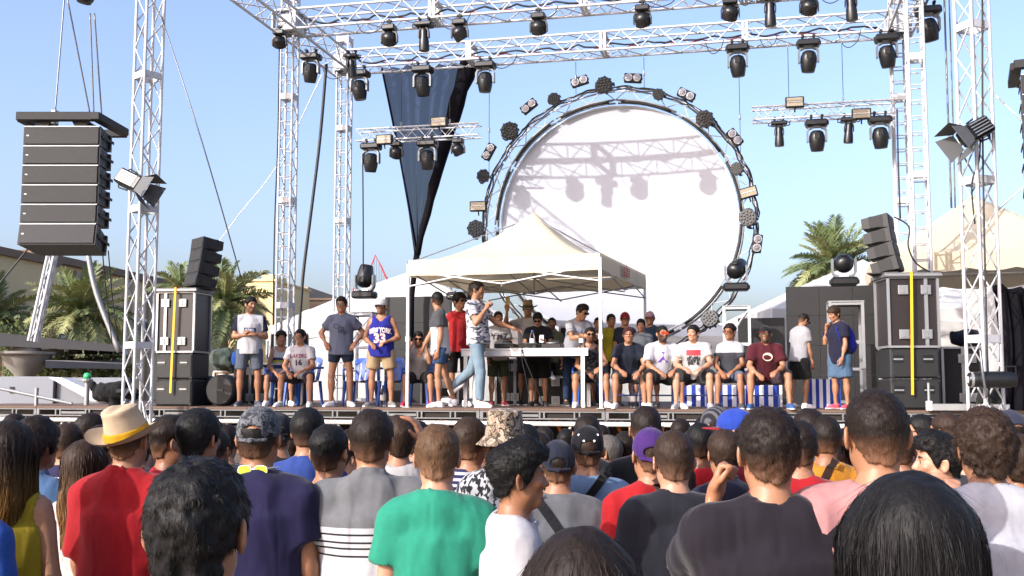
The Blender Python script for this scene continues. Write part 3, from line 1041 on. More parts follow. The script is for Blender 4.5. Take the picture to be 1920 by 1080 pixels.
    if bottom:
        kd = bottom.get('kind', 'shorts'); ln = bottom.get('len', .78); ez = bottom.get('ease', .016)
        P = [E(Tp((0, .004, .0)), S((.158 * w + ez * .35, .113 * w + ez * .35, .125)), Rt, k=.04)]
        for sg in (-1, 1):
            g = G[sg]
            if kd == 'shorts':
                P.append(CC(g['hp'] + g['td'] * .03, g['hp'] + g['td'] * .43 * ln * s, .082 * s * w + ez, .07 * s * w + ez * 1.3, k=.03))
                P.append(C(g['hp'] + g['td'] * .05, g['hp'] + g['td'] * .1, .084 * s * w + ez, k=.04))
            else:
                fl = bottom.get('flare', .012)
                P.append(C(g['hp'], g['kn'], .086 * s * w + ez * .7, .06 * s * w ** .5 + ez * .7, k=.03))
                P.append(CC(g['kn'], g['an'] - g['sd'] * .03, .06 * s * w ** .5 + ez * .7, .045 * s + fl, k=.03))
        tz = bottom.get('waist', .07)
        V, Q = sdf_mesh(P, bottom.get('h', ch * 1.15), noise=(.006, (9, 9, 13), pid * 2.1))
        attach({'shorts': 'shorts', 'jeans': 'jeans'}[kd], V, Q, bottom.get('mat', M_CLOTH), o, lin(bottom.get('col', '#222222')))
    if shoes:
        up, so_ = lin(shoes[0]), lin(shoes[1])
        for sg in (-1, 1):
            g = G[sg]
            V, Q = shoe_mesh(.014 if hands is True and not sunk else .032)
            z = V[:, 2]
            cc = np.where((z < -.058)[:, None], A3(so_), A3(up))
            VV = (V * s * 1.04) @ g['R'].T + g['an']
            attach('shoe', VV, Q, M_SHOE, o, cc)
    return o, dict(Hc=Hc, Rh=Rh, J=J, neck=neck, s=s, Rc=Rc, Tcp=Tcp)

def shoe_mesh(h=.014):
    key = ('shoe', h)
    if key in CACHE: return CACHE[key]
    P = [C((0, .025, -.035), (0, -.10, -.05), .042, .042, k=.03), C((.006, -.08, -.052), (.004, -.165, -.062), .04, .026, k=.03), CC((0, .015, .012), (0, .012, -.04), .043, .045, k=.02),
         C((0, .035, -.07), (0, -.16, -.075), .04, .034, k=.01)]
    CACHE[key] = sdf_mesh(P, h, post=lambda D, X, Y, Z: np.maximum(D, -.08 - Z))
    return CACHE[key]

def text_mesh(txt, bold=0.0):
    c = bpy.data.curves.new('lettering', 'FONT')
    c.body = txt; c.align_x = 'CENTER'; c.align_y = 'CENTER'; c.size = 1.0; c.offset = bold; c.resolution_u = 2
    t = bpy.data.objects.new('lettering', c)
    COL.objects.link(t)
    dg = bpy.context.evaluated_depsgraph_get()
    me = bpy.data.meshes.new_from_object(t.evaluated_get(dg))
    V = [tuple(v.co) for v in me.vertices]; Fs = [tuple(p.vertices) for p in me.polygons]
    bpy.data.objects.remove(t); bpy.data.curves.remove(c); bpy.data.meshes.remove(me)
    return V, Fs

def arc_text(V, bend):
    return [(x, y - bend * x * x, z) for x, y, z in V] if bend else V

def decal(host, pr):
    """flat print on the cloth: letters or shapes laid onto the surface, seen from in front (side -1) or behind (+1)"""
    kind = pr[0]; opt = pr[1]
    x0, z0, sz = opt['x'], opt['z'], opt['size']
    side = opt.get('side', -1)
    if kind == 'text':
        V, Fs = text_mesh(opt['text'], opt.get('bold', .02))
        V = arc_text(V, opt.get('bend', 0))
        # cut long faces so that they follow the cloth
    else:
        V, Fs = [(a, b, 0) for a, b in opt['poly']], [tuple(range(len(opt['poly'])))]
        if opt.get('grid'):
            nx, ny = opt['grid']; (ax, ay), (bx, by) = opt['poly'][0], opt['poly'][2]
            V = [(ax + (bx - ax) * i / nx, ay + (by - ay) * j / ny, 0) for j in range(ny + 1) for i in range(nx + 1)]
            Fs = [(j * (nx + 1) + i, j * (nx + 1) + i + 1, (j + 1) * (nx + 1) + i + 1, (j + 1) * (nx + 1) + i) for j in range(ny) for i in range(nx)]
    me = host.data
    if 'bvh' not in CACHE or CACHE['bvh'][0] != me.name:
        CACHE['bvh'] = (me.name, BVHTree.FromPolygons([v.co.copy() for v in me.vertices], [tuple(p.vertices) for p in me.polygons]))
    bv = CACHE['bvh'][1]
    ca, sa = math.cos(R(opt.get('roll', 0))), math.sin(R(opt.get('roll', 0)))
    sx = opt.get('sx', 1.0)
    yaw = R(opt.get('yaw', 0))
    D = Vector((math.sin(yaw), -side * math.cos(yaw), 0)); X = Vector((math.cos(yaw), side * math.sin(yaw), 0))
    if side > 0: X = Vector((-math.cos(yaw), -math.sin(yaw), 0)); D = Vector((math.sin(yaw), -math.cos(yaw), 0))
    out = []
    for a, b, _ in V:
        a, b = (a * ca - b * sa) * sz * sx, (a * sa + b * ca) * sz
        q = X * (x0 + a) + Vector((0, 0, z0 + b)) - D * 1.0 + Vector((opt.get('ox', 0), opt.get('oy', 0), 0))
        lo, no, _, _ = bv.ray_cast(q, D)
        if lo is None: lo = q + D * .88
        out.append(tuple(lo - D * opt.get('lift', .005)))
    m2 = bpy.data.meshes.new('print'); m2.from_pydata(out, [], Fs); m2.materials.append(M_PRINT)
    a = m2.color_attributes.new('Col', 'FLOAT_COLOR', 'POINT')
    a.data.foreach_set('color', np.tile(A3((*lin(opt['col']), 1)), (len(out), 1)).ravel())
    return link('print', m2, host)

M_PRINT = attr_mat('shirt_print', 0.8)
M_CLEAR, _t, _b = _nodes('clear_lens')
_b.inputs['Transmission Weight'].default_value = 1.0
_b.inputs['Roughness'].default_value = 0.02
_b.inputs['IOR'].default_value = 1.1
# ---------------------------------------------------------------- materials of the place
ALU = mat('aluminium_truss', '#b2b4b7', rough=0.6, metal=0.1, var=0.10, scale=3)
ALU_D = mat('weathered_steel', '#8f9192', rough=0.5, metal=0.5, var=0.2, scale=5)
BLK = mat('black_housing', '#101113', rough=0.38, var=0.25, scale=9)
BLK_M = mat('black_matt_paint', '#131314', rough=0.7, var=0.25, scale=7, bump=0.1)
GRY = mat('grey_yoke_paint', '#6d7276', rough=0.35, metal=0.3, var=0.1)
GLS = mat('lamp_glass', '#121417', rough=0.42, var=0.1)
TAN = mat('strobe_glass', '#8d8470', rough=0.2, var=0.15)
CHROME = mat('reflector_chrome', '#a4a4a8', rough=0.35, metal=0.6, var=0.05)
CABLE = mat('black_cable', '#131314', rough=0.6, var=0.2)
WIRE = mat('steel_wire', '#6a6d72', rough=0.4, metal=0.6, var=0.1)
ROPE = mat('white_rope', '#d8d8d4', rough=0.8)
WHITE = mat('white_paint', '#cfcfce', rough=0.45, var=0.05, scale=4)
def canvas(name, c, k, **kw):
    m = mat(name, c, rough=.8, **kw); t = m.node_tree; b = t.nodes['Principled BSDF']
    tr = t.nodes.new('ShaderNodeBsdfTranslucent'); mx = t.nodes.new('ShaderNodeMixShader'); mx.inputs[0].default_value = k
    t.links.new(b.inputs['Base Color'].links[0].from_socket, tr.inputs[0]); t.links.new(b.outputs[0], mx.inputs[1]); t.links.new(tr.outputs[0], mx.inputs[2])
    t.links.new(mx.outputs[0], t.nodes['Material Output'].inputs[0]); return m
CANVAS = canvas('white_canvas', '#bdbcb8', .10, var=.05, scale=2.5, bump=.25, bscale=3)
CREAM = canvas('cream_canvas', '#c6bba2', .20, var=.08, scale=2.5, bump=.3, bscale=4)
SCREEN = mat('white_stretch_fabric', '#a2a6b0', rough=0.75, var=0.05, scale=1.2, bump=.15, bscale=2.5)
GRILLE = mat('speaker_grille', '#161718', rough=0.65, var=0.3, scale=14, bump=0.3, bscale=160)
CAB = mat('speaker_cabinet', '#17181a', rough=0.6, var=0.2, scale=10, bump=0.15, bscale=120)
CASE = mat('brown_laminate', '#211a19', rough=0.5, var=0.2, scale=8)
CASE_E = mat('case_edging', '#9fa1a3', rough=0.35, metal=0.6, var=0.1)
YEL = mat('yellow_strap', '#e0a81c', rough=0.7, var=0.08)
PLY = mat('deck_plywood', '#5a463a', rough=0.75, var=0.25, scale=4, stretch=(1, 4, 1))
BLUE_P = mat('blue_plastic', '#1c4fa8', rough=0.4, var=0.08)
NAVY_P = mat('dark_blue_metal', '#15245a', rough=0.45, var=0.12)
LEDP = mat('panel_black', '#0f0f10', rough=0.6, var=0.25, scale=5, bump=0.08, bscale=200)
SKIRT = mat('dark_under_stage', '#201a17', rough=0.9, var=0.35, scale=2.5)
RUST = mat('orange_steel', '#a8561f', rough=0.7, var=0.3, scale=6)
def sheer():
    m, t, b = _nodes('sheer_navy_cloth')
    b.inputs['Base Color'].default_value = (*lin('#20253a'), 1); b.inputs['Roughness'].default_value = .95; b.inputs['Specular IOR Level'].default_value = .05
    b.inputs['Alpha'].default_value = .86
    return m
SHEER = sheer()
DRAPE = mat('dark_drape', '#131217', rough=0.95, var=0.3, scale=6, spec=0.08)

# ---------------------------------------------------------------- ground
def ground_mat():
    m, t, b = _nodes('dusty_ground')
    N, L = t.nodes, t.links
    tc = N.new('ShaderNodeTexCoord')
    n1 = N.new('ShaderNodeTexNoise'); n1.inputs['Scale'].default_value = .6; n1.inputs['Detail'].default_value = 8
    L.new(tc.outputs['Object'], n1.inputs['Vector'])
    cr = N.new('ShaderNodeValToRGB'); e = cr.color_ramp.elements
    e[0].color = (*lin('#6f6557'), 1); e[1].color = (*lin('#9c8f7b'), 1); e[0].position = .3; e[1].position = .7
    L.new(n1.outputs[0], cr.inputs[0]); L.new(cr.outputs[0], b.inputs['Base Color'])
    b.inputs['Roughness'].default_value = .95
    n2 = N.new('ShaderNodeTexNoise'); n2.inputs['Scale'].default_value = 35; n2.inputs['Detail'].default_value = 5
    L.new(tc.outputs['Object'], n2.inputs['Vector'])
    bp = N.new('ShaderNodeBump'); bp.inputs['Strength'].default_value = .5; bp.inputs['Distance'].default_value = .02
    L.new(n2.outputs[0], bp.inputs['Height']); L.new(bp.outputs[0], b.inputs['Normal'])
    return m
g = MB()
def gfn(i, j):
    x, y = -1500 + 3000 * i, -300 + 3000 * j
    return (x, y, 0.0)
g.sheet(gfn, 30, 30)
tag(g.build('ground', ground_mat()), kind='structure')

# ---------------------------------------------------------------- shared bars
def unit_tube(name, m, n=8):
    return MB().tube([(0, 0, 0), (0, 0, 1)], 1.0, n).mesh(name, m, smooth=R(50))
BAR = unit_tube('bar', ALU)
BAR_D = unit_tube('bar_steel', ALU_D)
BAR_B = unit_tube('bar_black', CABLE, 6)
BAR_W = unit_tube('bar_white', WHITE)
BAR_R = unit_tube('bar_rust', RUST, 6)
BOXU = MB().box((-.5, -.5, -.5), (.5, .5, .5)).mesh('block', ALU)

def bar_m(a, b, r, r2=None):
    a, b = Vector(a), Vector(b)
    d = b - a
    q = Vector((0, 0, 1)).rotation_difference(d) if d.length > 1e-6 else Quaternion()
    return Matrix.Translation(a) @ q.to_matrix().to_4x4() @ Matrix.Diagonal((r, r2 or r, d.length, 1))

def bar(name, parent, a, b, r, me=None):
    return link(name, me or BAR, parent, bar_m(a, b, r))

def box_m(c, s): return Matrix.Translation(Vector(c)) @ Matrix.Diagonal((*s, 1))

def truss(name, p0, p1, wd, ht, bay, label, group, joints=2.7, cr=.025, br=.0125, ladder=False, side=None, cat='truss', frames=True):
    """box truss from p0 to p1 (middle of its section); side = direction of its width"""
    p0, p1 = Vector(p0), Vector(p1)
    X = (p1 - p0).normalized(); Ln = (p1 - p0).length
    Y = Vector(side) if side is not None else Vector((0, 0, 1)).cross(X)
    Y = (Y - X * Y.dot(X)).normalized(); Z = X.cross(Y)
    o = link(name, None)
    o.empty_display_size = .2
    o.matrix_basis = Matrix((( X.x, Y.x, Z.x, p0.x), (X.y, Y.y, Z.y, p0.y), (X.z, Y.z, Z.z, p0.z), (0, 0, 0, 1)))
    tag(o, label, cat, group)
    a, b = wd / 2, ht / 2
    cs = [(-a, -b), (a, -b), (a, b), (-a, b)]
    for y, z in cs: bar('chord', o, (0, y, z), (Ln, y, z), cr)
    n = max(2, round(Ln / bay)); n += n % 2
    for f in range(4):
        c0, c1 = cs[f], cs[(f + 1) % 4]
        lad = ladder and f in (1, 3)
        for i in range(n):
            x0, x1 = Ln * i / n, Ln * (i + 1) / n
            if lad: bar('rung', o, (x0 + bay / 2, *c0), (x0 + bay / 2, *c1), br)
            else:
                s, e = (c0, c1) if i % 2 == 0 else (c1, c0)
                bar('brace', o, (x0, *s), (x1, *e), br)
    if frames:
        nj = max(1, round(Ln / joints))
        for i in range(nj + 1):
            x = min(max(Ln * i / nj, .05), Ln - .05)
            for dx in (-.035, .035):
                if frames == 'plate' and dx > 0: continue
                for f in (0, 2) if frames != 'plate' else (0, 1, 2, 3):
                    c0, c1 = Vector(cs[f]), Vector(cs[(f + 1) % 4])
                    m = (c0 + c1) / 2; ex = abs(c1 - c0)[0] if False else 0
                    size = (.05 if frames != 'plate' else .11, abs(c1[0] - c0[0]) + .03, abs(c1[1] - c0[1]) + .03)
                    size = (size[0], max(size[1], .03), max(size[2], .03))
                    link('end_frame', BOXU, o, box_m((x + dx, m[0], m[1]), size))
                for f in (1, 3) if frames != 'plate' else ():
                    c0, c1 = Vector(cs[f]), Vector(cs[(f + 1) % 4])
                    m = (c0 + c1) / 2
                    link('end_frame', BOXU, o, box_m((x + dx, m[0], m[1]), (.05, .032, abs(c1[1] - c0[1]) - .03)))
    return o

# ---------------------------------------------------------------- roof of trusses and its towers
V1, V2 = 1.66, 4.2
TW, THT = 0.5, 0.37
zr2 = onv(971, 99, V2 - TW / 2).z
zr1 = onv(960, 27, V1 - TW / 2).z
ZR = (zr1 + zr2) / 2
print('roof truss bottom', zr1, zr2, 'at u', uvz(onv(690, 130, V2)), uvz(onv(1690, 55, V2)), uvz(onv(574, 56, V1)))
UL, UR = -4.02, 6.95
ZC = ZR + THT / 2
truss('roof_truss', st(UL, V1, ZC), st(UR, V1, ZC), TW, THT, .38, 'upper aluminium roof truss nearest the audience, running above the whole stage', 'aluminium roof trusses')
truss('roof_truss', st(UL, V2, ZC), st(UR, V2, ZC), TW, THT, .38, 'lower aluminium roof truss just in front of the round white screen', 'aluminium roof trusses')
truss('side_truss', st(UL - .12, V2 + .3, ZC), st(UL - .12, -1.6, ZC), TW * .9, THT, .38, 'aluminium side truss coming forward over the two towers beside the dark drape', 'aluminium roof trusses')
truss('side_truss', st(UR + .1, V2 + .3, ZC), st(UR + .1, -1.6, ZC), TW * .9, THT, .38, 'aluminium side truss on top of the pair of ladder-like towers', 'aluminium roof trusses')
for u, v, lb in ((UL - .1, V1, 'aluminium tower carrying the front roof truss, beside the thick dark hanging cable'), (UL - .02, V2, 'aluminium tower between the dark hanging cable and the net cage, under the rear truss'),
                 (UR + .05, V2, 'slimmer of the two overlapping ladder-like towers by the white pagoda tent'), (UR - .02, V1, 'wider, nearer of the two overlapping ladder-like towers by the white pagoda tent')):
    truss('roof_tower', st(u, v, DECK - .1), st(u, v, ZR + .75), .24, .24, .27, lb, 'towers holding up the roof trusses', joints=2.0, cr=.022, br=.011, ladder=True, side=SV, cat='tower', frames='plate')
    s0 = thing('tower_sleeve', st(u, v, ZR - .04), TH, 'square sleeve block on the ' + ' '.join(lb.split(',')[0].split()[:10]), 'sleeve', 'tower sleeve blocks')
    for a, b in ((-.2, 0), (.2, 0)):
        link('side_plate', BOXU, s0, box_m((a * .85, 0, .19), (.025, .34, .34))); link('cross_plate', BOXU, s0, box_m((0, a * .85, .19), (.31, .025, .34)))
# the two tall PA towers
PAL, PAR = at(258, 700, 17.5), at(1846, 700, 15.0)
PAL.z = PAR.z = 0.3
def pa_tower(p, ang, label):
    d = Vector((math.cos(ang), math.sin(ang), 0))
    return truss('speaker_tower', p, p + Vector((.03 if p.x < 0 else .02, 0, 9.0)), .32, .32, .45, label, 'tall speaker towers', joints=2.2, cr=.026, br=.013, side=d, cat='tower', frames='plate')
pa_tower(PAL, R(50), 'tall aluminium tower between the hanging speaker array and the stacked cases')
pa_tower(PAR, R(20), 'tall aluminium tower with a chain hoist at its foot, before the pagoda tent')
for p, lb in ((PAL, 'steel foot plate with outriggers under the tower by the hanging speakers'), (PAR, 'steel foot plate with outriggers under the tower with the chain hoist')):
    b0 = thing('outrigger_stand', (p.x, p.y, 0), 0, lb, 'outrigger stand', 'tower foot plates')
    MB().box((-.35, -.35, .02), (.35, .35, .3), bev=.02).build('base_block', ALU_D, b0)
    for a in range(4):
        t = a * PI / 2 + PI / 4
        bar('outrigger', b0, (0, 0, .2), (1.1 * math.cos(t), 1.1 * math.sin(t), .06), .03, BAR_D)
        bar('jack', b0, (1.1 * math.cos(t), 1.1 * math.sin(t), 0), (1.1 * math.cos(t), 1.1 * math.sin(t), .2), .02, BAR_D)
        bar('stay', b0, (.9 * math.cos(t), .9 * math.sin(t), .1), (.2 * math.cos(t), .2 * math.sin(t), 1.6), .018, BAR_D)

# ---------------------------------------------------------------- the stage itself
deck = thing('stage_deck', st(0, 0, 0), TH, 'long plywood stage deck on aluminium scaffold frames behind the crowd', 'stage')
pm = MB()
pm.box((0, .0, DECK - .035), (1.99, .99, DECK), mi=0)
for x in (0, 1.94): pm.box((x, 0.01, DECK - .17), (x + .05, .98, DECK - .036), mi=1)
pm.box((.05, .012, DECK - .06), (1.94, .05, DECK - .036), mi=1); pm.box((.05, .012, DECK - .17), (1.94, .05, DECK - .15), mi=1)
for x in (.36, .45, .95, 1.02, 1.5, 1.58): pm.box((x, .012, DECK - .15), (x + .025, .048, DECK - .06), mi=1)
pm.box((.47, .02, DECK - .13), (.94, .045, DECK - .09), mi=1); pm.box((1.05, .055, DECK - .148), (1.49, .06, DECK - .062), mi=2)
pm.box((.05, .94, DECK - .17), (1.94, .98, DECK - .036), mi=1)
PANEL = pm.mesh('deck_panel', [PLY, mat('deck_frame_metal', '#68696a', .6, .2, .25), SKIRT])
for i in range(-5, 5):
    for j in range(0, 7):
        link('deck_panel', PANEL, deck, Matrix.Translation((i * 2.0, j * 1.0, 0)))
for z, r in ((DECK - .235, .042),):
    bar('front_tube', deck, (-10, .1, z), (10, .1, z), r, BAR_W)
for i in range(-10, 11):
    x = i * 1.0
    if i % 2 == 0:
        bar('post', deck, (x, .1, 0), (x, .1, DECK - .17), .028); bar('post', deck, (x, 3.1, 0), (x, 3.1, DECK - .17), .028)
    m = x + .5
    bar('brace', deck, (m + .06, .13, DECK - .27), (m + .46, .13, .35), .022); bar('brace', deck, (m - .06, .13, DECK - .27), (m - .46, .13, .35), .022)
    bar('inner_brace', deck, (x, 1.2, DECK - .2), (x + .5, 1.2, .1), .03, BAR_R); bar('inner_brace', deck, (x + .5, 1.2, DECK - .2), (x, 1.2, .1), .03, BAR_R)
sk = MB(); sk.box((-10, 2.4, 0), (10, 2.44, DECK - .175)); sk.build('back_skirt', SKIRT, deck)

# ---------------------------------------------------------------- round white screen with its ring of truss
VD = 5.05
DC = onv(1157, 418, VD)
def dr(px): return (onv(1157 + px, 418, VD) - onv(1157 - px, 418, VD)).length / 2
RD, RI, RO = dr(222), dr(231), dr(254)
print('disc', DC, uvz(DC), RD, RO)
ring = thing('ring_truss', DC, TH, 'round aluminium truss ring hung round the white disc screen', 'truss')
def circ(r, y, n=72, a0=0, a1=2 * PI): return [(r * math.cos(a0 + (a1 - a0) * i / n), y, r * math.sin(a0 + (a1 - a0) * i / n)) for i in range(n + 1)]
NS = 12
for y in (-.13, .13):
    for k in range(NS):
        for r, nm, mm, rr in ((RI, 'inner_chord', ALU_D, .021), (RO, 'outer_chord', ALU, .02)):
            MB().tube(circ(r, y, 6, 2 * PI * k / NS + .01, 2 * PI * (k + 1) / NS - .01), rr, 7).build(nm, mm, ring, smooth=True)
n = 60
for i in range(n):
    a, b = 2 * PI * i / n, 2 * PI * (i + 1) / n
    p = lambda r, t, y: (r * math.cos(t), y, r * math.sin(t))
    bar('brace', ring, p(RI, a, -.13) if i % 2 else p(RO, a, -.13), p(RO, b, -.13) if i % 2 else p(RI, b, -.13), .010)
    bar('brace', ring, p(RI, a, -.13) if i % 2 else p(RI, a, .13), p(RI, b, .13) if i % 2 else p(RI, b, -.13), .010)
for k in range(NS):
    MB().tube(circ(RI - .035, -.13, 6, 2 * PI * k / NS + .05, 2 * PI * (k + 1) / NS - .05), .034, 7).build('led_strip', BLK_M, ring, smooth=True)
rnd = random.Random(3)
for y, base in ((-.16, RO + .01), (-.17, RO - .05), (-.10, RO + .03)):
    pts = []
    for i in range(180):
        a = 2 * PI * i / 180; r = base + .03 * math.sin(i * .9) * rnd.random() + .03 * (rnd.random() - .5)
        pts.append((r * math.cos(a), y + .02 * rnd.random(), r * math.sin(a)))
    MB().tube(pts, .014, 5).build('cable', CABLE, ring, smooth=True)
scr = thing('disc_screen', DC, TH, 'big round white fabric screen stretched inside the truss ring', 'screen')
m = MB()
def dfn(i, j):
    a = 2 * PI * i; r = RD * j
    return (r * math.cos(a), .02 + .10 * (1 - j * j), r * math.sin(a))
m.sheet(dfn, 72, 10)
m.build('fabric', SCREEN, scr, smooth=True)
MB().tube(circ(RD, .02, 96), .02, 8).build('hem', WHITE, scr, smooth=True)
for i in range(48):
    a = 2 * PI * (i + .5) / 48
    bar('lacing', scr, (RD * math.cos(a), .02, RD * math.sin(a)), (RI * math.cos(a + .02), 0, RI * math.sin(a + .02)), .004, BAR_W)

# ---------------------------------------------------------------- lamps
def head_part(parent, prof, name, m, z0, rx=0.0, n=18):
    h = MB().lathe(prof, n).build(name, m, parent, Matrix.Translation((0, 0, z0)) @ Matrix.Rotation(rx, 4, 'X'), smooth=R(40))
    return h

def yoke(parent, x, z0, z1, w, m, t=.035):
    """one arm of a fork, from the base at z0 out and down to the head's axle at z1"""
    for s in (-1, 1):
        y = MB()
        poly = [(s * x * .55, z0), (s * x * .98, z0 - .02), (s * (x + t), z0 - .09), (s * (x + t), z1 - .05), (s * (x + t * .6), z1 - .07), (s * x, z1 - .05), (s * x, z0 - .09), (s * x * .9, z0 - .055), (s * x * .5, z0 - .035)]
        if s < 0: poly = poly[::-1]
        y.prism(poly, -w, w)
        y.build('yoke_arm', m, parent, smooth=R(35))

def make_spot():
    o = thing('moving_head_light', (0, 0, 0))
    for x in (-.1, .1): MB().tube([(x, 0, .05), (x, 0, -.06)], .022, 6).tube([(x, -.05, .02), (x, .05, .02)], .03, 6).build('clamp', BLK_M, o)
    MB().box((-.205, -.15, -.19), (.205, .15, -.06), bev=.03).box((-.225, -.04, -.15), (.225, .04, -.09)).build('base', BLK, o)
    yoke(o, .155, -.185, -.42, .06, GRY)
    h = head_part(o, [(.0, .15), (.07, .148), (.115, .12), (.145, .04), (.15, -.05), (.14, -.14), (.118, -.235), (.112, -.25), (.0, -.25)], 'head', BLK, -.41)
    MB().lathe([(.0, -.254), (.088, -.254), (.098, -.246), (.098, -.24)], 18).build('lens', GLS, h, smooth=R(40))
    MB().box((-.05, -.153, -.02), (.05, -.13, .09), bev=.01).build('vent', BLK_M, h)
    return o
def make_wash():
    o = thing('wash_light', (0, 0, 0))
    MB().tube([(0, 0, .05), (0, 0, -.05)], .025, 6).tube([(-.05, 0, .02), (.05, 0, .02)], .028, 6).build('clamp', BLK_M, o)
    MB().box((-.115, -.10, -.15), (.115, .10, -.05), bev=.02).build('base', BLK, o)
    yoke(o, .128, -.145, -.29, .035, BLK, .02)
    h = head_part(o, [(.0, .12), (.05, .12), (.09, .09), (.118, .06), (.122, .0), (.122, -.09), (.115, -.10), (.0, -.10)], 'head', BLK, -.28, rx=R(38))
    for k in range(5): MB().lathe([(.119, .05 - k * .03), (.128, .047 - k * .03), (.128, .04 - k * .03), (.119, .037 - k * .03)], 18).build('fin', BLK_M, h, smooth=R(40))
    lens = MB().lathe([(0, -.104), (.108, -.104), (.112, -.099)], 18)
    for r, n in ((.0, 1), (.042, 6), (.084, 12)):
        for k in range(n):
            a = 2 * PI * k / n
            lens.lathe([(0, -.116), (.012, -.113), (.017, -.103)], 6, Matrix.Translation((r * math.cos(a), r * math.sin(a), 0)))
    lens.build('lens', GLS, h, smooth=R(40))
    return o
def make_beam():
    o = thing('beam_light', (0, 0, 0))
    for x in (-.08, .08): MB().tube([(x, 0, .05), (x, 0, -.05)], .018, 6).tube([(x, -.04, .02), (x, .04, .02)], .026, 6).build('clamp', BLK_M, o)
    MB().box((-.15, -.12, -.13), (.15, .12, -.05), bev=.02).build('base', BLK, o)
    for s in (-1, 1): MB().tube([(s * .15, 0, -.06), (s * .2, 0, -.075), (s * .2, 0, -.12), (s * .15, 0, -.13)], .012, 6).build('handle', BLK_M, o)
    yoke(o, .072, -.13, -.25, .045, BLK, .02)
    h = head_part(o, [(.0, .09), (.05, .085), (.066, .05), (.066, -.04), (.082, -.12), (.09, -.24), (.086, -.29), (.0, -.29)], 'head', BLK, -.24)
    MB().lathe([(.0, -.293), (.07, -.293), (.076, -.287)], 16).build('lens', GLS, h, smooth=R(40))
    return o
def make_par():
    o = thing('ring_light', (0, 0, 0))
    MB().tube([(0, .12, 0), (0, -.02, 0)], .03, 6).build('clamp', BLK_M, o)
    for s in (-1, 1): MB().box((s * .128 - .008, -.13, -.025), (s * .128 + .008, .02, .025)).build('yoke_arm', BLK_M, o)
    h = head_part(o, [(.0, .10), (.06, .095), (.10, .07), (.118, .02), (.12, -.06), (.115, -.075), (.0, -.075)], 'head', BLK, 0, rx=0)
    h.matrix_basis = Matrix.Translation((0, -.12, 0)) @ Matrix.Rotation(R(-90), 4, 'X')
    lens = MB().lathe([(0, -.078), (.105, -.078), (.11, -.073)], 18)
    for r, n in ((.0, 1), (.042, 6), (.082, 10)):
        for k in range(n):
            a = 2 * PI * k / n
            lens.lathe([(0, -.09), (.013, -.087), (.018, -.077)], 6, Matrix.Translation((r * math.cos(a), r * math.sin(a), 0)))
    lens.build('lens', GLS, h, smooth=R(40))
    for k in range(9):
        a = 2 * PI * k / 9
        MB().box((.11, -.012, -.05), (.13, .012, .05), Matrix.Rotation(a, 4, 'Z')).build('fin', BLK_M, h)
    return o
def make_blinder():
    o = thing('blinder_light', (0, 0, 0))
    MB().box((-.165, -.06, -.085), (.165, .05, .085), bev=.012).build('housing', BLK_M, o)
    for s in (-1, 1):
        r_ = MB().lathe([(.012, -.028), (.04, -.034), (.066, -.058), (.07, -.072), (.073, -.072)], 18, Matrix.Translation((s * .08, 0, 0)) @ Matrix.Rotation(R(-90), 4, 'X') @ Matrix.Scale(1, 4)).build('lamp', CHROME, o, smooth=R(40))
        MB().lathe([(0, .075), (.05, .078), (.068, .066)], 16, Matrix.Translation((s * .08, 0, 0)) @ Matrix.Rotation(R(90), 4, 'X')).build('lens', M_CLEARG, r_, smooth=True)
    MB().box((-.18, -.01, -.02), (.18, .01, .02)).build('bracket', BLK_M, o)
    return o
def make_strobe():
    o = thing('strobe_light', (0, 0, 0))
    f = MB().box((-.17, -.05, -.10), (.17, .06, .10), bev=.012)
    f.build('housing', BLK_M, o)
    MB().box((-.145, -.056, -.078), (.145, -.048, .078)).build('glass', TAN, o)
    MB().tube([(-.14, -.06, 0), (.14, -.06, 0)], .008, 6).build('flash_tube', WHITE, o)
    MB().tube([(0, .0, -.1), (0, .03, -.18)], .014, 6).build('bracket', BLK_M, o)
    return o
M_CLEARG, _t, _b = _nodes('clear_glass')
_b.inputs['Transmission Weight'].default_value = 1.0; _b.inputs['Roughness'].default_value = 0.05; _b.inputs['IOR'].default_value = 1.15
PROTO = {}
def lamp(kind, p, label, group, rz=TH, scale=1.0, roll=0.0, tilt=None, M=None, cat='stage light'):
    mk = dict(spot=make_spot, wash=make_wash, beam=make_beam, par=make_par, blinder=make_blinder, strobe=make_strobe)[kind]
    if kind not in PROTO: o = PROTO[kind] = mk()
    else: o = copy_tree(PROTO[kind])
    o.matrix_basis = Matrix.Translation(p) @ (M if M is not None else Matrix.Rotation(rz, 4, 'Z') @ Matrix.Rotation(roll, 4, 'Y')) @ Matrix.Scale(scale, 4)
    tag(o, label, cat, group)
    if tilt is not None:
        for c in o.children:
            if c.name.startswith('head'):
                z = c.matrix_basis.translation.copy()
                c.matrix_basis = Matrix.Translation(z) @ Matrix.Rotation(R(tilt[0]), 4, 'X') @ Matrix.Rotation(R(tilt[1]), 4, 'Y')
    return o
G_RIG = 'stage lights hanging from the roof trusses'
def on_truss(kind, x, v, label, dv=0.0, **k):
    d = onv(x, 60, v + dv); u = uvz(d)[0]
    return lamp(kind, st(u, v + dv, ZR - .03), label, G_RIG, **k)
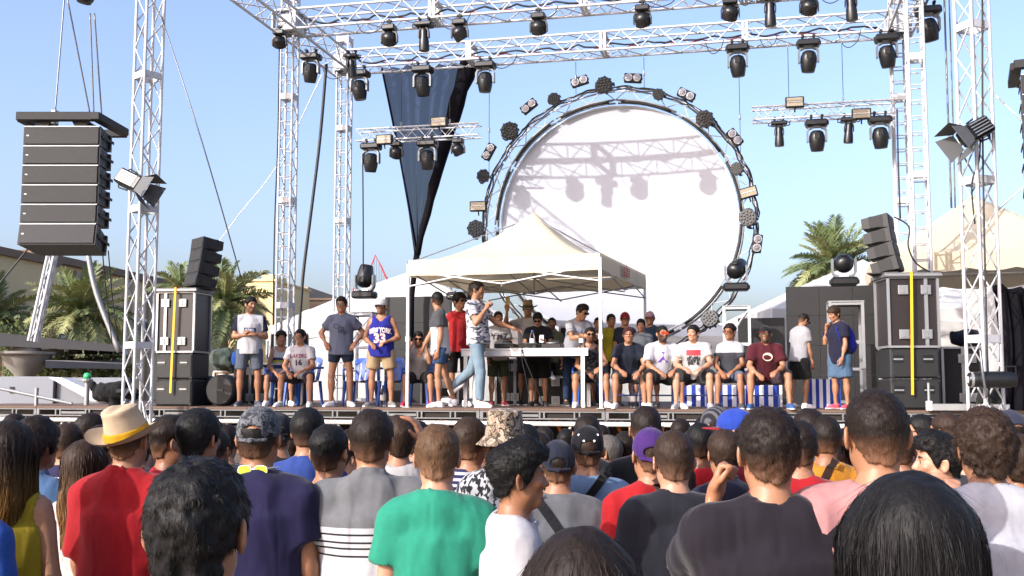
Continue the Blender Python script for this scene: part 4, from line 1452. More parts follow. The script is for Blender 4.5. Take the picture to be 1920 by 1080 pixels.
# front truss, hung below
for kind, x, lb, t in (('wash', 730, 'wash light left of the beam light, near roof truss above the drape', (38, 10)), ('beam', 795, 'tapered beam light hanging from the near roof truss above the dark drape', (4, 0)),
                       ('wash', 862, 'round wash light next right of the tapered beam light above the dark drape', (30, -25)), ('wash', 1010, 'round wash light on the near roof truss over the pop-up tent peak', (35, 0)),
                       ('wash', 1205, 'round wash light on the near roof truss above the right half of the white disc', (35, -8)), ('wash', 1370, 'round wash light on the near roof truss above the sky edge of the ring', (35, 15)),
                       ('beam', 1445, 'tapered beam light between two round wash lights on the near roof truss', (4, 0)), ('wash', 1518, 'round wash light between two tapered beam lights on the near roof truss', (38, 5)),
                       ('beam', 1597, 'tapered beam light, last on the near roof truss towards the ladder-like towers', (6, -3))):
    on_truss(kind, x, V1, lb, tilt=t, dv=-TW / 2, scale=1.08)
for x, lb, t in ((675, 'big moving head light beside the tower on the rear roof truss', (4, -6)), (793, 'big moving head light hanging in front of the top of the dark drape', (8, -3)), (910, 'big moving head light between the drape and the ring on the rear roof truss', (3, 2)),
                 (1382, 'big moving head light on the rear roof truss just right of the ring top', (6, -3)), (1515, 'big moving head light, middle of three on the rear truss right of the ring', (6, 4)), (1662, 'big moving head light nearest the ladder-like towers on the rear roof truss', (10, -5))):
    on_truss('spot', x, V2, lb, tilt=t, dv=-TW / 2, scale=1.02)
# side trusses
for kind, x, y, lb, t in (('wash', 525, 42, 'round wash light on the side truss outside the front tower', (38, 12)), ('spot', 583, 108, 'slim moving head light under the side truss between the two towers', (12, 8)), ('beam', 660, 78, 'beam light at the corner where near truss and side truss meet', (5, -5))):
    p = onv(x, y, 0.0)
    # meet the side truss
    d = ray(x, y); uu = UL - .12
    tt = (uu - (CAMP - SO).dot(SU)) / d.dot(SU)
    q = CAMP + d * tt; u, v, z = uvz(q)
    if kind == 'beam': q = at(x, y, 20.6); u, v, z = uvz(q)
    print('side lamp', x, u, v, z)
    lamp(kind, st(u, min(max(v, -1), 4.3), ZR - .03), lb, G_RIG, tilt=t, scale=.95)
lamp('spot', st(UR + .35, V1 + .9, ZR - .03), 'moving head half hidden behind the ladder-like towers', G_RIG, tilt=(10, -12))

# ---------------------------------------------------------------- two small hung trusses with their lamps
def small_truss(xa, ya, xb, yb, v, lab, lamps, strobes, wires):
    a, b = onv(xa, ya, v), onv(xb, yb, v)
    z = (a.z + b.z) / 2
    a.z = b.z = z
    tr = truss('lamp_truss', a, b, .29, .24, .24, lab, 'short hung lamp trusses', joints=3, cr=.018, br=.008, side=SV, frames=False)
    for kind, x, lb, t in lamps:
        u = uvz(onv(x, ya, v))[0]
        lamp(kind, st(u, v - .12, z - .13), lb, 'stage lights under the short hung trusses', tilt=t, scale=.97)
    for x, y, lb in strobes:
        lamp('strobe', onv(x, y, v - .2), lb, 'strobe lights on the short hung trusses')
    for x, lb in wires:
        u = uvz(onv(x, ya, v))[0]
        c = thing('hoist_chain', st(u, v, z + .12), 0, lb, 'chain', 'hoist chains of the short trusses')
        h = ZR - z - .1
        bar('wire', c, (0, 0, .16), (0, 0, h - .25), .006, BAR_B)
        for k in range(6):
            mm = MB().tube([(.016 * math.cos(t), 0, .03 * math.sin(t)) for t in [i * PI / 4 for i in range(9)]], .006, 5)
            mm.build('link', ALU_D, c, Matrix.Translation((0, 0, (.02 + k * .045) if k < 3 else h - .22 + (k - 3) * .045)) @ Matrix.Rotation(k * PI / 2, 4, 'Z'))
small_truss(672, 254, 900, 247, V2 - .35, 'short aluminium lamp truss hung in front of the dark drape',
            (('spot', 700, 'moving head light at the outer end of the short truss before the drape', (10, 6)), ('wash', 747, 'wash light between two big moving heads under the short truss before the drape', (30, 20)), ('spot', 805, 'moving head light in the middle of the short truss before the drape', (6, 0)), ('wash', 862, 'wash light at the drape edge, under the short truss end nearest the ring', (25, -20))),
            ((721, 262, 'strobe panel fixed on the face of the short truss before the drape'), (823, 229, 'strobe panel standing on top of the short truss before the drape')),
            ((752, 'hoist chain over the strobe end of the short truss before the drape'), (843, 'hoist chain at the upper strobe of the short truss before the drape')))
small_truss(1410, 216, 1682, 202, V2 - .35, 'short aluminium lamp truss hung in front of open sky right of the ring',
            (('beam', 1460, 'tapered beam light nearest the ring under the short truss in open sky', (4, 0)), ('spot', 1530, 'moving head light between two beam lights under the short truss in open sky', (8, 0)), ('beam', 1590, 'tapered beam light between two moving heads under the short truss in open sky', (4, 4)), ('spot', 1648, 'moving head light at the tower end of the short truss in open sky', (6, -2))),
            ((1490, 192, 'strobe panel standing on top of the short truss in open sky'), (1615, 214, 'strobe panel fixed on the face of the short truss in open sky')),
            ((1480, 'hoist chain over the standing strobe of the short truss in open sky'), (1582, 'hoist chain in the middle of the short truss in open sky')))

# ---------------------------------------------------------------- lamps round the ring
def on_ring(x, y, dv=-.22): return onv(x, y, VD + dv)
G_RING = 'lights fixed round the ring truss'
for x, y, sc, lb in ((957, 248, 1.5, 'large round lamp at the ten o\'clock shoulder of the ring'), (1040, 187, 1.05, 'small round lamp between two blinders left of the ring top'), (1135, 161, 1.4, 'large round lamp at the very top of the ring'), (1237, 178, .95, 'small round lamp just right of the ring top, between two blinders'),
                     (1325, 225, 1.4, 'large round lamp at the two o\'clock shoulder of the ring'), (1385, 318, 1.0, 'small round lamp above the tan strobe on the ring\'s sky side'), (1407, 411, 1.4, 'large round lamp at the ring edge below the tan strobe, near the palm'), (907, 332, 1.1, 'small round lamp above the strobe on the drape side of the ring'),
                     (893, 432, 1.4, 'large round lamp low on the drape side of the ring, by the tent roof'), (1335, 602, 1.35, 'large round lamp low on the ring behind the seated people')):
    a = math.atan2(418 - y, x - 1157)
    lamp('par', on_ring(x, y), lb, G_RING, M=Matrix.Rotation(TH, 4, 'Z') @ Matrix.Rotation(-(a - PI / 2), 4, 'Y') @ Matrix.Rotation(R(12), 4, 'X'), scale=sc * 1.02)
for x, y, lb in ((917, 285, 'two-lamp blinder standing upright on the drape side of the ring'), (992, 200, 'two-lamp blinder tilted at the upper drape side of the ring'), (1087, 153, 'two-lamp blinder just left of the lamp at the ring top'), (1187, 147, 'two-lamp blinder just right of the lamp at the ring top'),
                 (1287, 178, 'two-lamp blinder tilted down towards the sky side of the ring'), (1378, 258, 'two-lamp blinder standing steeply on the upper sky side of the ring'), (1420, 457, 'two-lamp blinder upright at the lower sky side of the ring near the palm')):
    a = math.atan2(418 - y, x - 1157)
    b0 = lamp('blinder', on_ring(x, y), lb, G_RING, M=Matrix.Rotation(TH, 4, 'Z') @ Matrix.Rotation(-(a - PI / 2), 4, 'Y'), scale=1.08)
for x, y, rl, lb in ((897, 387, 0, 'strobe panel low on the drape side of the ring, above a round lamp'), (1403, 361, -14, 'tan strobe panel tilted on the sky side of the ring')):
    lamp('strobe', on_ring(x, y), lb, G_RING, roll=R(rl), scale=1.05)
# ring hanging wires
for x, lb in ((1080, 'thin wire holding the ring near the top blinder'), (1208, 'thin wire holding the ring right of its top'), (917, 'thin wire holding the drape side of the ring'), (1389, 'thin wire holding the sky side of the ring')):
    yb = 418 - math.sqrt(max(0, 254 ** 2 - (x - 1157) ** 2)) if abs(x - 1157) < 254 else 285
    b = onv(x, yb, V2 + .4); t = Vector((b.x, b.y, ZR))
    wv = thing('ring_wire', b, 0, lb, 'wire', 'wires holding the ring'); bar('wire', wv, (0, 0, 0), t - b, .006, BAR_B)
    MB().lathe([(0, 0), (.02, .03), (.02, .12), (0, .15)], 8).build('turnbuckle', ALU_D, wv, Matrix.Translation((0, 0, (t - b).length * .4)))

# ---------------------------------------------------------------- cables and guys
def cable(name, pts, r, label, m=CABLE, cat='cable', group=None):
    P_ = [Vector(p) - Vector(pts[0]) for p in pts]
    if 2 < len(P_) < 12:                      # round the bends
        q = [P_[0]] + P_ + [P_[-1]]; out = []
        for i in range(1, len(q) - 2):
            for k in range(5):
                t = k / 5; a, b, c, d = q[i - 1:i + 3]
                out.append(.5 * (2 * b + (c - a) * t + (2 * a - 5 * b + 4 * c - d) * t * t + (3 * b - a - 3 * c + d) * t ** 3))
        P_ = out + [P_[-1]]
    o = MB().tube(P_, r, 6).build(name, m, smooth=True)
    o.location = pts[0]
    return tag(o, label, cat, group)
cable('hanging_cable', [at(612, 120, 21.5), at(600, 260, 21.5), at(583, 400, 21.4), at(568, 520, 21.3), at(560, 640, 21.2)], .032, 'thick dark cable slanting down between the two left towers')
cable('hanging_cable', [at(524, 80, 19.3), at(521, 260, 19.3), at(515, 420, 19.3), at(512, 610, 19.3)], .012, 'dark cable dropping from the side truss wash light')
cable('hanging_cable', [at(680, 288, 20.8), at(681, 420, 20.8), at(681, 540, 20.8)], .013, 'dark cable dropping from the short truss to the floor light by the white cap man')
cable('hanging_cable', [at(1682, 205, 18.6), at(1684, 300, 18.6), at(1688, 410, 18.6)], .016, 'dark cable dropping from the short truss end in open sky')
cable('guy_wire', [at(302, 30, 17.5), at(380, 270, 17.0), at(452, 520, 18.4)], .011, 'dark guy wire running from the speaker tower down over the palm', WIRE)
cable('guy_rope', [at(604, 140, 23), at(520, 310, 26), at(450, 400, 29), at(398, 470, 31)], .012, 'thin pale rope slanting across the sky behind the towers', ROPE, 'rope')
cable('guy_rope', [at(1858, 170, 15.2), at(1925, 235, 15)], .012, 'pale rope from the speaker tower to the frame edge', ROPE, 'rope')
cable('guy_rope', [at(1862, 402, 15.2), at(1925, 345, 14)], .010, 'pale rope rising over the pagoda roof to the hanging speakers', ROPE, 'rope')
for i, (a, b, r_) in enumerate(((1770, 1790, .018), (1779, 1797, .013))):
    cable('hanging_cable', [at(a, -20, 18), at(a + 7, 200, 18), at(b - 6, 390, 18)], r_, ('thick' if i == 0 else 'thin') + ' grey cable hanging behind the ladder-like towers', WIRE)

LOOPS = ['outside the first near-truss wash light', 'over the right half of the drape', 'left of the ring top blinders', "above the two o'clock shoulder of the ring", "beside the near-truss wash above the ring's sky edge", 'between the last two near-truss beam lights', 'at the tower end of the rear truss', 'over the left half of the drape', 'just left of the ring on the rear truss', 'above the sky side of the ring on the rear truss', 'between two big moving heads right of the ring', 'before the last big moving head by the ladder-like towers']
RED_C = mat('red_cable', '#8a2a2a', .6)
rr_ = random.Random(8)
for v, nm in ((V1, 'near'), (V2, 'rear')):
    for k, (m_, dz, lb) in enumerate(((CABLE, .19, 'black cable loosely tied along the %s roof truss'), (RED_C, .16, 'red cable loosely tied along the %s roof truss'))):
        pts = []
        for i in range(90):
            t = i / 89; u = UL + .3 + (UR - UL - .6) * t
            pts.append(st(u, v + .1 * (k - .5) + .05 * rr_.random(), ZR + dz - .07 * abs(math.sin(i * .55 + k)) + .03 * rr_.random()))
        cable('truss_cable', pts, .013 + .006 * (k == 0), lb % nm, m_)
for i, (x, v) in enumerate(((705, V1), (860, V1), (1035, V1), (1240, V1), (1400, V1), (1560, V1), (640, V2), (760, V2), (950, V2), (1340, V2), (1440, V2), (1590, V2))):
    a = uvz(onv(x, 60, v))[0]; w_ = rr_.uniform(.15, .3); d_ = rr_.uniform(.12, .3)
    cable('cable_loop', [st(a - w_, v - TW / 2 - .02, ZR), st(a - w_ * .6, v - TW / 2 - .03, ZR - d_ * .8), st(a, v - TW / 2 - .03, ZR - d_), st(a + w_ * .7, v - TW / 2 - .03, ZR - d_ * .6), st(a + w_, v - TW / 2 - .02, ZR + .02)], .009, 'thin black cable loop drooping ' + LOOPS[i], CABLE, 'cable', 'cable loops under the roof trusses')
def yawm(p, a): return Matrix.Translation(p) @ Matrix.Rotation(a, 4, 'Z')

# ---------------------------------------------------------------- hanging speaker array (far left) and the sliver of its twin
def speaker_array(x0, x1, ytop, Y, label, yaw=0.0):
    pa, pb = at(x0, ytop, Y), at(x1, ytop, Y)
    wd = (pb - pa).length
    o = thing('hanging_speaker_array', (pa.x + wd / 2 * math.cos(yaw), Y + wd / 2 * math.sin(yaw), pa.z), yaw, label, 'speaker array', 'hanging speaker arrays')
    hb = .272
    y, z, ang = 0.0, 0.0, 0.0
    for k in range(6):
        if k == 4: ang = R(-2)
        if k == 5: ang = R(-11)
        b = MB()
        # trapezoid cabinet, front towards -y
        hz = hb if k < 5 else hb * 1.12
        w2 = wd / 2
        V = [(-w2, 0, 0), (w2, 0, 0), (w2 - .07, .62, -.03), (-w2 + .07, .62, -.03), (-w2, 0, -hz), (w2, 0, -hz), (w2 - .07, .62, -hz + .03), (-w2 + .07, .62, -hz + .03)]
        b.add(V, [(0, 1, 2, 3), (7, 6, 5, 4), (4, 5, 1, 0), (5, 6, 2, 1), (6, 7, 3, 2), (7, 4, 0, 3)])
        M = Matrix.Translation((0, y, z)) @ Matrix.Rotation(ang, 4, 'X')
        sp = b.build('speaker_box', CAB, o, M)
        MB().box((-w2 + .02, -.018, -hz + .014), (w2 - .02, -.002, -.014), bev=.006).build('grille', GRILLE, sp)
        MB().box((-w2 + .012, -.021, -.012), (w2 - .012, .02, .002)).build('seam_strip', CASE_E, sp)
        for s in (-1, 1):
            for yy in (.12, .42): MB().box((s * (w2 - .03) - .016, yy, -hz + .03), (s * (w2 - .03) + .016, yy + .05, -.03)).build('rigging_post', BLK_M, sp)
            MB().box((s * (w2 + .004) - .006, .05, -hz * .5 - .02), (s * (w2 + .004) + .006, .5, -hz * .5 + .02)).build('rigging_bar', BLK_M, sp)
        MB().box((-w2 + .05, -.022, -hz * .5 - .008), (-w2 + .085, -.017, -hz * .5 + .008)).build('badge', CASE_E, sp)
        d = M.to_3x3() @ Vector((0, 0, -hz - .008)); y += d.y; z += d.z
    f = MB()
    f.box((-wd / 2 - .08, -.10, .07), (wd / 2 - .10, .02, .19), bev=.01).build('front_bar', BLK_M, o)
    MB().box((wd / 2 - .12, -.08, .075), (wd / 2 + .02, .95, .185), Matrix.Rotation(R(-3), 4, 'Z'), bev=.01).build('side_bar', BLK_M, o)
    MB().box((-wd / 2 - .12, .02, .075), (-wd / 2 + .02, 1.0, .185), bev=.01).build('side_bar', BLK_M, o)
    MB().box((-wd / 2, .95, .075), (wd / 2, 1.05, .185), bev=.01).build('rear_bar', BLK_M, o)
    for xx in (-.28, .26): MB().prism([(xx - .12, .07), (xx + .12, .07), (xx + .08, .0), (xx - .08, .0)], -.02, .5).build('hanger', BLK_M, o)
    return o, pa, pb
arr, pa, pb = speaker_array(45, 189, 237, 14.9, 'tall black speaker array of six boxes hanging in the sky beside the left tower')
hp = at(160, -8, 15.3)
ho = thing('chain_hoist', hp, 0, 'black chain hoist hanging over the big speaker array', 'chain hoist', 'chain hoists')
MB().lathe([(0, -.12), (.10, -.11), (.13, -.05), (.13, .28), (.10, .32), (0, .32)], 16, Matrix.Rotation(R(10), 4, 'Y')).build('motor', BLK, ho, smooth=R(40))
MB().box((-.2, -.08, .05), (-.06, .08, .25), bev=.02).build('gearbox', mat('dark_red_paint', '#3a1418', .5), ho)
for a, b, lb in ((at(122, -20, 15), at(103, 215, 14.95), 'front lifting chain of the big speaker array, hooked on the bumper bar'), (at(126, -5, 15), at(170, 220, 15.4), 'slanting lifting chain of the big speaker array'), (at(169, 25, 15.3), at(176, 218, 15.5), 'straight hoist chain behind the big speaker array'), (at(177, 25, 15.3), at(191, 222, 15.6), 'thin control cable beside the hoist chain of the big speaker array')):
    cable('lifting_chain', [a, (a + b) / 2, b], .012, lb, WIRE, 'chain', 'lifting chains of the speaker array')
MB().box((-.04, -.06, -.1), (.04, .06, .12), bev=.015).build('shackle', CASE_E, arr, Matrix.Translation((at(103, 215, 14.95) - arr.location) + Vector((0, 0, -.05))))
a2, _, _ = speaker_array(1913, 2057, 140, 14.4, 'black speaker array cut off by the picture edge beyond the right tower', R(-23))
for i, (xa, xb, lb) in enumerate(((192, 196, 'thin rope under the speaker array, nearer its side'), (203, 207, 'thin rope under the speaker array, nearer the tower'))):
    cable('tie_rope', [at(xa, 470, 15.2), at(xa + 8, 560, 15.4), at(xb + 14, 640, 15.6)], .009, lb, CABLE, 'rope', 'tie ropes of the speaker array')
cable('tie_rope', [at(56, 462, 15.2), at(25, 500, 15.2), at(-20, 555, 15.1)], .014, 'dark rope pulling the speaker array towards the frame edge', CABLE, 'rope', 'tie ropes of the speaker array')
truss('leaning_pole', at(62, 640, 20.5), at(99, 474, 20.5), .12, .12, .3, 'pale leaning lattice pole under the hanging speaker array', 'leaning poles', cr=.03, br=.012, frames=False, cat='pole')
lp_ = at(165, 474, 19); lq = at(224, 660, 19)
cable('leaning_pole', [lp_, (lp_ * .62 + lq * .38) + Vector((-.06, 0, -.05)), lq], .05, 'dark leaning strut between the hanging speaker array and the tower', ALU_D, 'pole', 'leaning poles')

# ---------------------------------------------------------------- ground-stacked speakers and cases
def subwoofer(p, a, w_, d, h, label):
    o = thing('subwoofer', p, a, label, 'subwoofer', 'black subwoofers in the stacks')
    MB().box((0, 0, .004), (w_, d, h - .004), bev=.02).build('cabinet', CAB, o)
    MB().box((.03, -.012, .03), (w_ - .03, .002, h - .03), bev=.005).build('grille', GRILLE, o)
    for x in (w_ * .16, w_ * .76):
        hd = MB().box((x - .075, -.016, h * .52), (x + .075, -.010, h * .76)).build('handle', BLK, o)
        MB().box((x - .07, -.026, h * .60), (x + .07, -.014, h * .66), bev=.005).build('grip', CASE_E, hd)
    for x in (.03, w_ - .03):
        for z in (.03, h - .03): MB().box((x - .02, -.016, z - .02), (x + .02, -.008, z + .02)).build('corner_guard', BLK_M, o)
    return o

def flight_case(p, a, w_, d, h, label, latches=True, group='flight cases', body=None, band=None):
    o = thing('flight_case', p, a, label, 'flight case', group)
    MB().box((.012, .012, .012), (w_ - .012, d - .012, h - .012)).build('panel', body or CASE, o)
    e = .016
    for z in (0, h):
        for y in (0, d): MB().box((0, y - e, z - e), (w_, y + e, z + e)).build('edge', CASE_E, o)
        for x in (0, w_): MB().box((x - e - .001, e, z - e), (x + e + .001, d - e, z + e)).build('edge', CASE_E, o)
    for x in (0, w_):
        for y in (0, d): MB().box((x - e - .002, y - e - .002, e), (x + e + .002, y + e + .002, h - e)).build('edge', CASE_E, o)
    if band is not None: MB().box((band - .025, -.012, e), (band + .025, .01, h - e)).build('divider', CASE_E, o)
    if latches:
        for x in ((band if band is not None else w_ * .3), w_ * .68 if (band or 0) < w_ * .5 else w_ * .3):
            for z in (h * .18, h * .82):
                l_ = MB().box((x - .075, -.022, z - .07), (x + .075, -.008, z + .07), bev=.004).build('latch', CASE_E, o)
                MB().box((x - .055, -.027, z - .05), (x + .055, -.02, z + .05)).box((x - .012, -.034, z - .05), (x + .012, -.026, z + .05)).build('latch_wing', ALU_D, l_)
    return o

def small_array(p, a, label, lean, n=4):
    o = thing('small_speaker_array', p, a, label, 'speaker array', 'small curved speaker arrays')
    z, y = .02, 0.0
    MB().box((-.26, -.15, 0), (.26, .30, .018)).build('base_plate', BLK_M, o)
    for k in range(n):
        ang = R(lean * (n - k) * .35 - 3)
        M = Matrix.Translation((0, y, z)) @ Matrix.Rotation(ang, 4, 'X')
        b = MB()
        h = .215
        V = [(-.28, -.18, 0), (.28, -.18, 0), (.22, .22, .03), (-.22, .22, .03), (-.28, -.18, h), (.28, -.18, h), (.22, .22, h - .03), (-.22, .22, h - .03)]
        b.add(V, [(3, 2, 1, 0), (4, 5, 6, 7), (0, 1, 5, 4), (1, 2, 6, 5), (2, 3, 7, 6), (3, 0, 4, 7)])
        sp = b.build('speaker_box', CAB, o, M)
        for s in (-.13, .13): MB().box((s - .12, -.192, .02), (s + .12, -.176, h - .02), bev=.006).build('grille', GRILLE, sp)
        for s in (-1, 1): MB().box((s * .262 - .012, -.1, .02), (s * .262 + .012, .1, h - .02)).build('side_plate', BLK_M, sp)
        MB().box((-.06, .215, .06), (.06, .235, h - .06)).build('connector_plate', BLK, sp)
        d = M.to_3x3() @ Vector((0, 0, h + .012)); y += d.y; z += d.z
    return o

def stack(x0, x1, ysub, v, ang, mirror, tl):
    p = onv(x0, ysub, v); p.z = DECK + .002
    q = onv(x1, ysub, v); q.z = DECK + .002
    w_ = (q - p).length
    hs = .46
    subwoofer(p, ang, w_, .66, hs, 'bottom black subwoofer of the ' + tl)
    subwoofer(p + Vector((0, 0, hs)), ang, w_, .66, hs, 'upper black subwoofer under the flight case of the ' + tl)
    flight_case(p + Vector((0, 0, hs * 2 + .018)), ang, w_, .66, 1.04, 'tall brown flight case with pale edging, in the ' + tl, group='tall flight cases on the subwoofers', band=w_ * (.22 if not mirror else .76))
    c = p + Vector((0, 0, hs * 2 + 1.06))
    ld = thing('case_lid', c, ang, 'grey lid board lying on the tall case of the ' + tl, 'board', 'lid boards on the tall cases')
    MB().box((-.05, -.06, 0), (w_ + .05, .72, .07), bev=.01).build('board', mat('lid_grey', '#5a5b5d', .6), ld)
    MB().box((-.055, -.065, .02), (w_ + .055, -.058, .05)).build('edge_strip', ALU_D, ld)
    sx = w_ * (.52 if not mirror else .45)
    stp = thing('ratchet_strap', c, ang, 'yellow strap tied down over the ' + tl, 'strap', 'yellow straps')
    MB().box((sx - .019, -.075, -1.75), (sx + .019, -.068, .078), Matrix.Rotation(R(1.3), 4, 'Y')).build('webbing', YEL, stp)
    MB().box((sx - .026, -.075, .073), (sx + .026, .68, .079)).build('webbing', YEL, stp)
    return p, q, w_, c
p, q, w_, c = stack(290, 357, 766, .35, TH + R(4), False, 'stack beside the hanging speaker array')
U = Vector((math.cos(TH), math.sin(TH), 0)); Vv = Vector((-math.sin(TH), math.cos(TH), 0))
small_array(c + U * (w_ * .86) + Vv * .34 + Vector((0, 0, .07)), R(-52), 'four small black speakers stacked leaning on the case beside the hanging array', -7)
p2, q2, w2, c2 = stack(1672, 1770, 766, .35, TH + R(10), True, 'stack by the black side drape')
small_array(c2 + U * (w2 * .10) + Vv * .30 + Vector((0, 0, .07)), R(62), 'four small black speakers stacked leaning on the case by the black side drape', -8)
cable('speaker_cable', [c2 + Vector((.2, .2, .95)), c2 + Vector((.42, .2, .8)), c2 + Vector((.4, .2, .5)), c2 + Vector((.55, .3, .25)), c2 + Vector((.8, .3, .09))], .012, 'black cable looping down from the small speakers by the black side drape')
# tall white post by the tent side of the stack
bar_p = at(1650, 762, 17.4)

# ---------------------------------------------------------------- tower spotlights with barn doors
def barn_light(p, dirv, label, ln=.42):
    d = Vector(dirv).normalized()
    Mq = Vector((0, 0, -1)).rotation_difference(d).to_matrix().to_4x4()
    o = thing('barn_door_light', (0, 0, 0), 0, label, 'spotlight', 'spotlights with barn doors on the towers')
    o.matrix_basis = Matrix.Translation(p) @ Mq
    MB().box((-.13, -.13, -.05), (.13, .13, ln), bev=.03).build('housing', BLK, o)
    for k in range(5):
        for s in (-1, 1): MB().box((-.10 + k * .045, s * .13 - .012, .04), (-.085 + k * .045, s * .13 + .012, ln - .06)).build('fin', ALU_D, o)
    MB().lathe([(.0, -.052), (.09, -.055), (.105, -.06), (.12, -.05)], 18).build('lens', GLS, o, smooth=True)
    for k in range(4):
        M = Matrix.Rotation(k * PI / 2, 4, 'Z') @ Matrix.Translation((0, .135, -.05)) @ Matrix.Rotation(R(28 if k % 2 else 18), 4, 'X')
        MB().prism([(-.13, 0), (.13, 0), (.19, -.26), (-.19, -.26)], -.003, .003).build('barn_door', mat('barn_door_grey', '#4e5052', .6) if k == 0 and 'barn_door_grey' not in bpy.data.materials else bpy.data.materials['barn_door_grey'], o, M)
    MB().tube([(-.16, 0, .15), (-.18, 0, .32), (0, 0, .46), (.18, 0, .32), (.16, 0, .15)], .014, 6).build('yoke', BLK_M, o)
    return o
barn_light(at(262, 348, 17.15), (.86, -.25, -.42), 'spotlight with barn doors clamped on the tower beside the hanging array, aimed at the stage')
barn_light(at(1812, 256, 14.75), (-.82, -.3, -.45), 'spotlight with grey barn doors clamped on the tower before the pagoda tent')
cable('lamp_cable', [at(1838, 240, 14.8), at(1836, 300, 14.8), at(1822, 345, 14.85), at(1828, 420, 14.9)], .012, 'black cable hanging from the barn door spotlight by the pagoda tent')

# ---------------------------------------------------------------- pop-up tent over the DJ table
FLp, FRp, RRp = at(764, 720, 17.6), at(1127, 720, 16.6), at(1211, 720, 20.0)
for q_ in (FLp, FRp, RRp): q_.z = DECK
RLp = FLp + RRp - FRp
zt = at(1127, 478, 16.6).z; zt2 = at(764, 488, 17.6).z
zE = (zt + zt2) / 2; zP = at(1003, 392, 18.5).z
print('tent eave', zE, 'peak', zP, (FRp - FLp).length, (RRp - FRp).length)
tent = thing('popup_tent', (FLp + RRp) / 2, 0, 'cream pop-up tent standing over the DJ table, its peak before the white disc', 'tent')
TO = tent.location.copy()
corn = [FLp - TO, FRp - TO, RRp - TO, RLp - TO]
for k, c_ in enumerate(corn):
    lg = thing('leg', (0, 0, 0)); lg.parent = tent
    MB().box((-.022, -.022, 0), (.022, .022, zE - DECK - .05)).build('outer_tube', WHITE, lg, yawm(c_, R(-18)))
    MB().box((-.032, -.032, 1.08), (.032, .032, 1.16)).build('slider', WHITE, lg, yawm(c_, R(-18)))
    MB().box((-.06, -.06, 0), (.06, .06, .012)).build('foot', ALU_D, lg, yawm(c_, R(-18)))
ze = zE - DECK; zp = zP - DECK
can = MB()
N_ = 18
def roof(i, j):
    a = corn[0].lerp(corn[1], i); b = corn[3].lerp(corn[2], i)
    P_ = a.lerp(b, j)
    s_, t_ = 2 * i - 1, 2 * j - 1
    r_ = max(abs(s_), abs(t_))
    prof = (1 - r_) ** 1.5
    z = ze + (zp - ze) * prof + .0
    # cloth hangs between the hip ridges
    hip = 1 - abs(abs(s_) - abs(t_)) / max(r_, 1e-3)
    z += -.05 * hip * math.sin(PI * r_) - .02 * math.sin(9 * s_ + 4 * t_) * r_ * (1 - r_)
    return (P_.x, P_.y, z)
can.sheet(roof, 40, 40)
can.build('canopy', CREAM, tent, smooth=R(60))
for k in range(4):
    a, b = corn[k], corn[(k + 1) % 4]
    out = ((a + b) / 2).normalized()
    vb = MB()
    def vf(i, j):
        P_ = a.lerp(b, i)
        P_ = P_ + out * (.02 + .015 * j * math.sin(i * 23 + k))
        sag = .035 * math.sin(PI * i)
        return (P_.x, P_.y, ze + .015 - sag * 0 - j * (.26 + .02 * math.sin(i * PI)))
    vb.sheet(vf, 30, 4)
    vb.build('valance', CREAM, tent, smooth=True)
    # scissor frame
    for s_ in range(2):
        p0 = a.lerp(b, s_ * .5); p1 = a.lerp(b, s_ * .5 + .5)
        bar('scissor_bar', tent, p0 + Vector((0, 0, ze - .16)), p1 + Vector((0, 0, ze - .42)), .012, BAR_W if k == 0 else BAR_D); bar('scissor_bar', tent, p0 + Vector((0, 0, ze - .42)), p1 + Vector((0, 0, ze - .16)), .012, BAR_W if k == 0 else BAR_D)
mid = [(corn[k] + corn[(k + 1) % 4]) / 2 for k in range(4)]
for k in range(2):
    for s_ in range(2):
        a, b = mid[k], mid[k + 2]
        p0 = a.lerp(b, s_ * .5); p1 = a.lerp(b, s_ * .5 + .5)
        bar('scissor_bar', tent, p0 + Vector((0, 0, ze - .16)), p1 + Vector((0, 0, ze - .45)), .012, BAR_D); bar('scissor_bar', tent, p0 + Vector((0, 0, ze - .45)), p1 + Vector((0, 0, ze - .16)), .012, BAR_D)
bar('centre_post', tent, (0, 0, ze - .45), (0, 0, zp - .02), .02, BAR_D)
for c_ in corn: bar('rafter', tent, c_ + Vector((0, 0, ze - .03)), Vector((0, 0, zp - .1)), .010, BAR_D)
# print on the side valance
dv = (RRp - FRp).normalized(); nv = Vector((dv.y, -dv.x, 0))
V_, F_ = text_mesh('odex', .02)
mp = lambda x, y: (FRp - TO) + dv * (1.62 + x) + nv * .075 + Vector((0, 0, ze - .095 + y))
me = bpy.data.meshes.new('valance_print'); me.from_pydata([mp(x * .26, y * .26) for x, y, _ in V_] + [mp(-.25, -.09), mp(.25, -.09), mp(.25, -.115), mp(-.25, -.115)], [], F_ + [(len(V_), len(V_) + 1, len(V_) + 2, len(V_) + 3)])
me.materials.append(mat('red_print', '#a8383c', .8)); link('valance_print', me, tent)

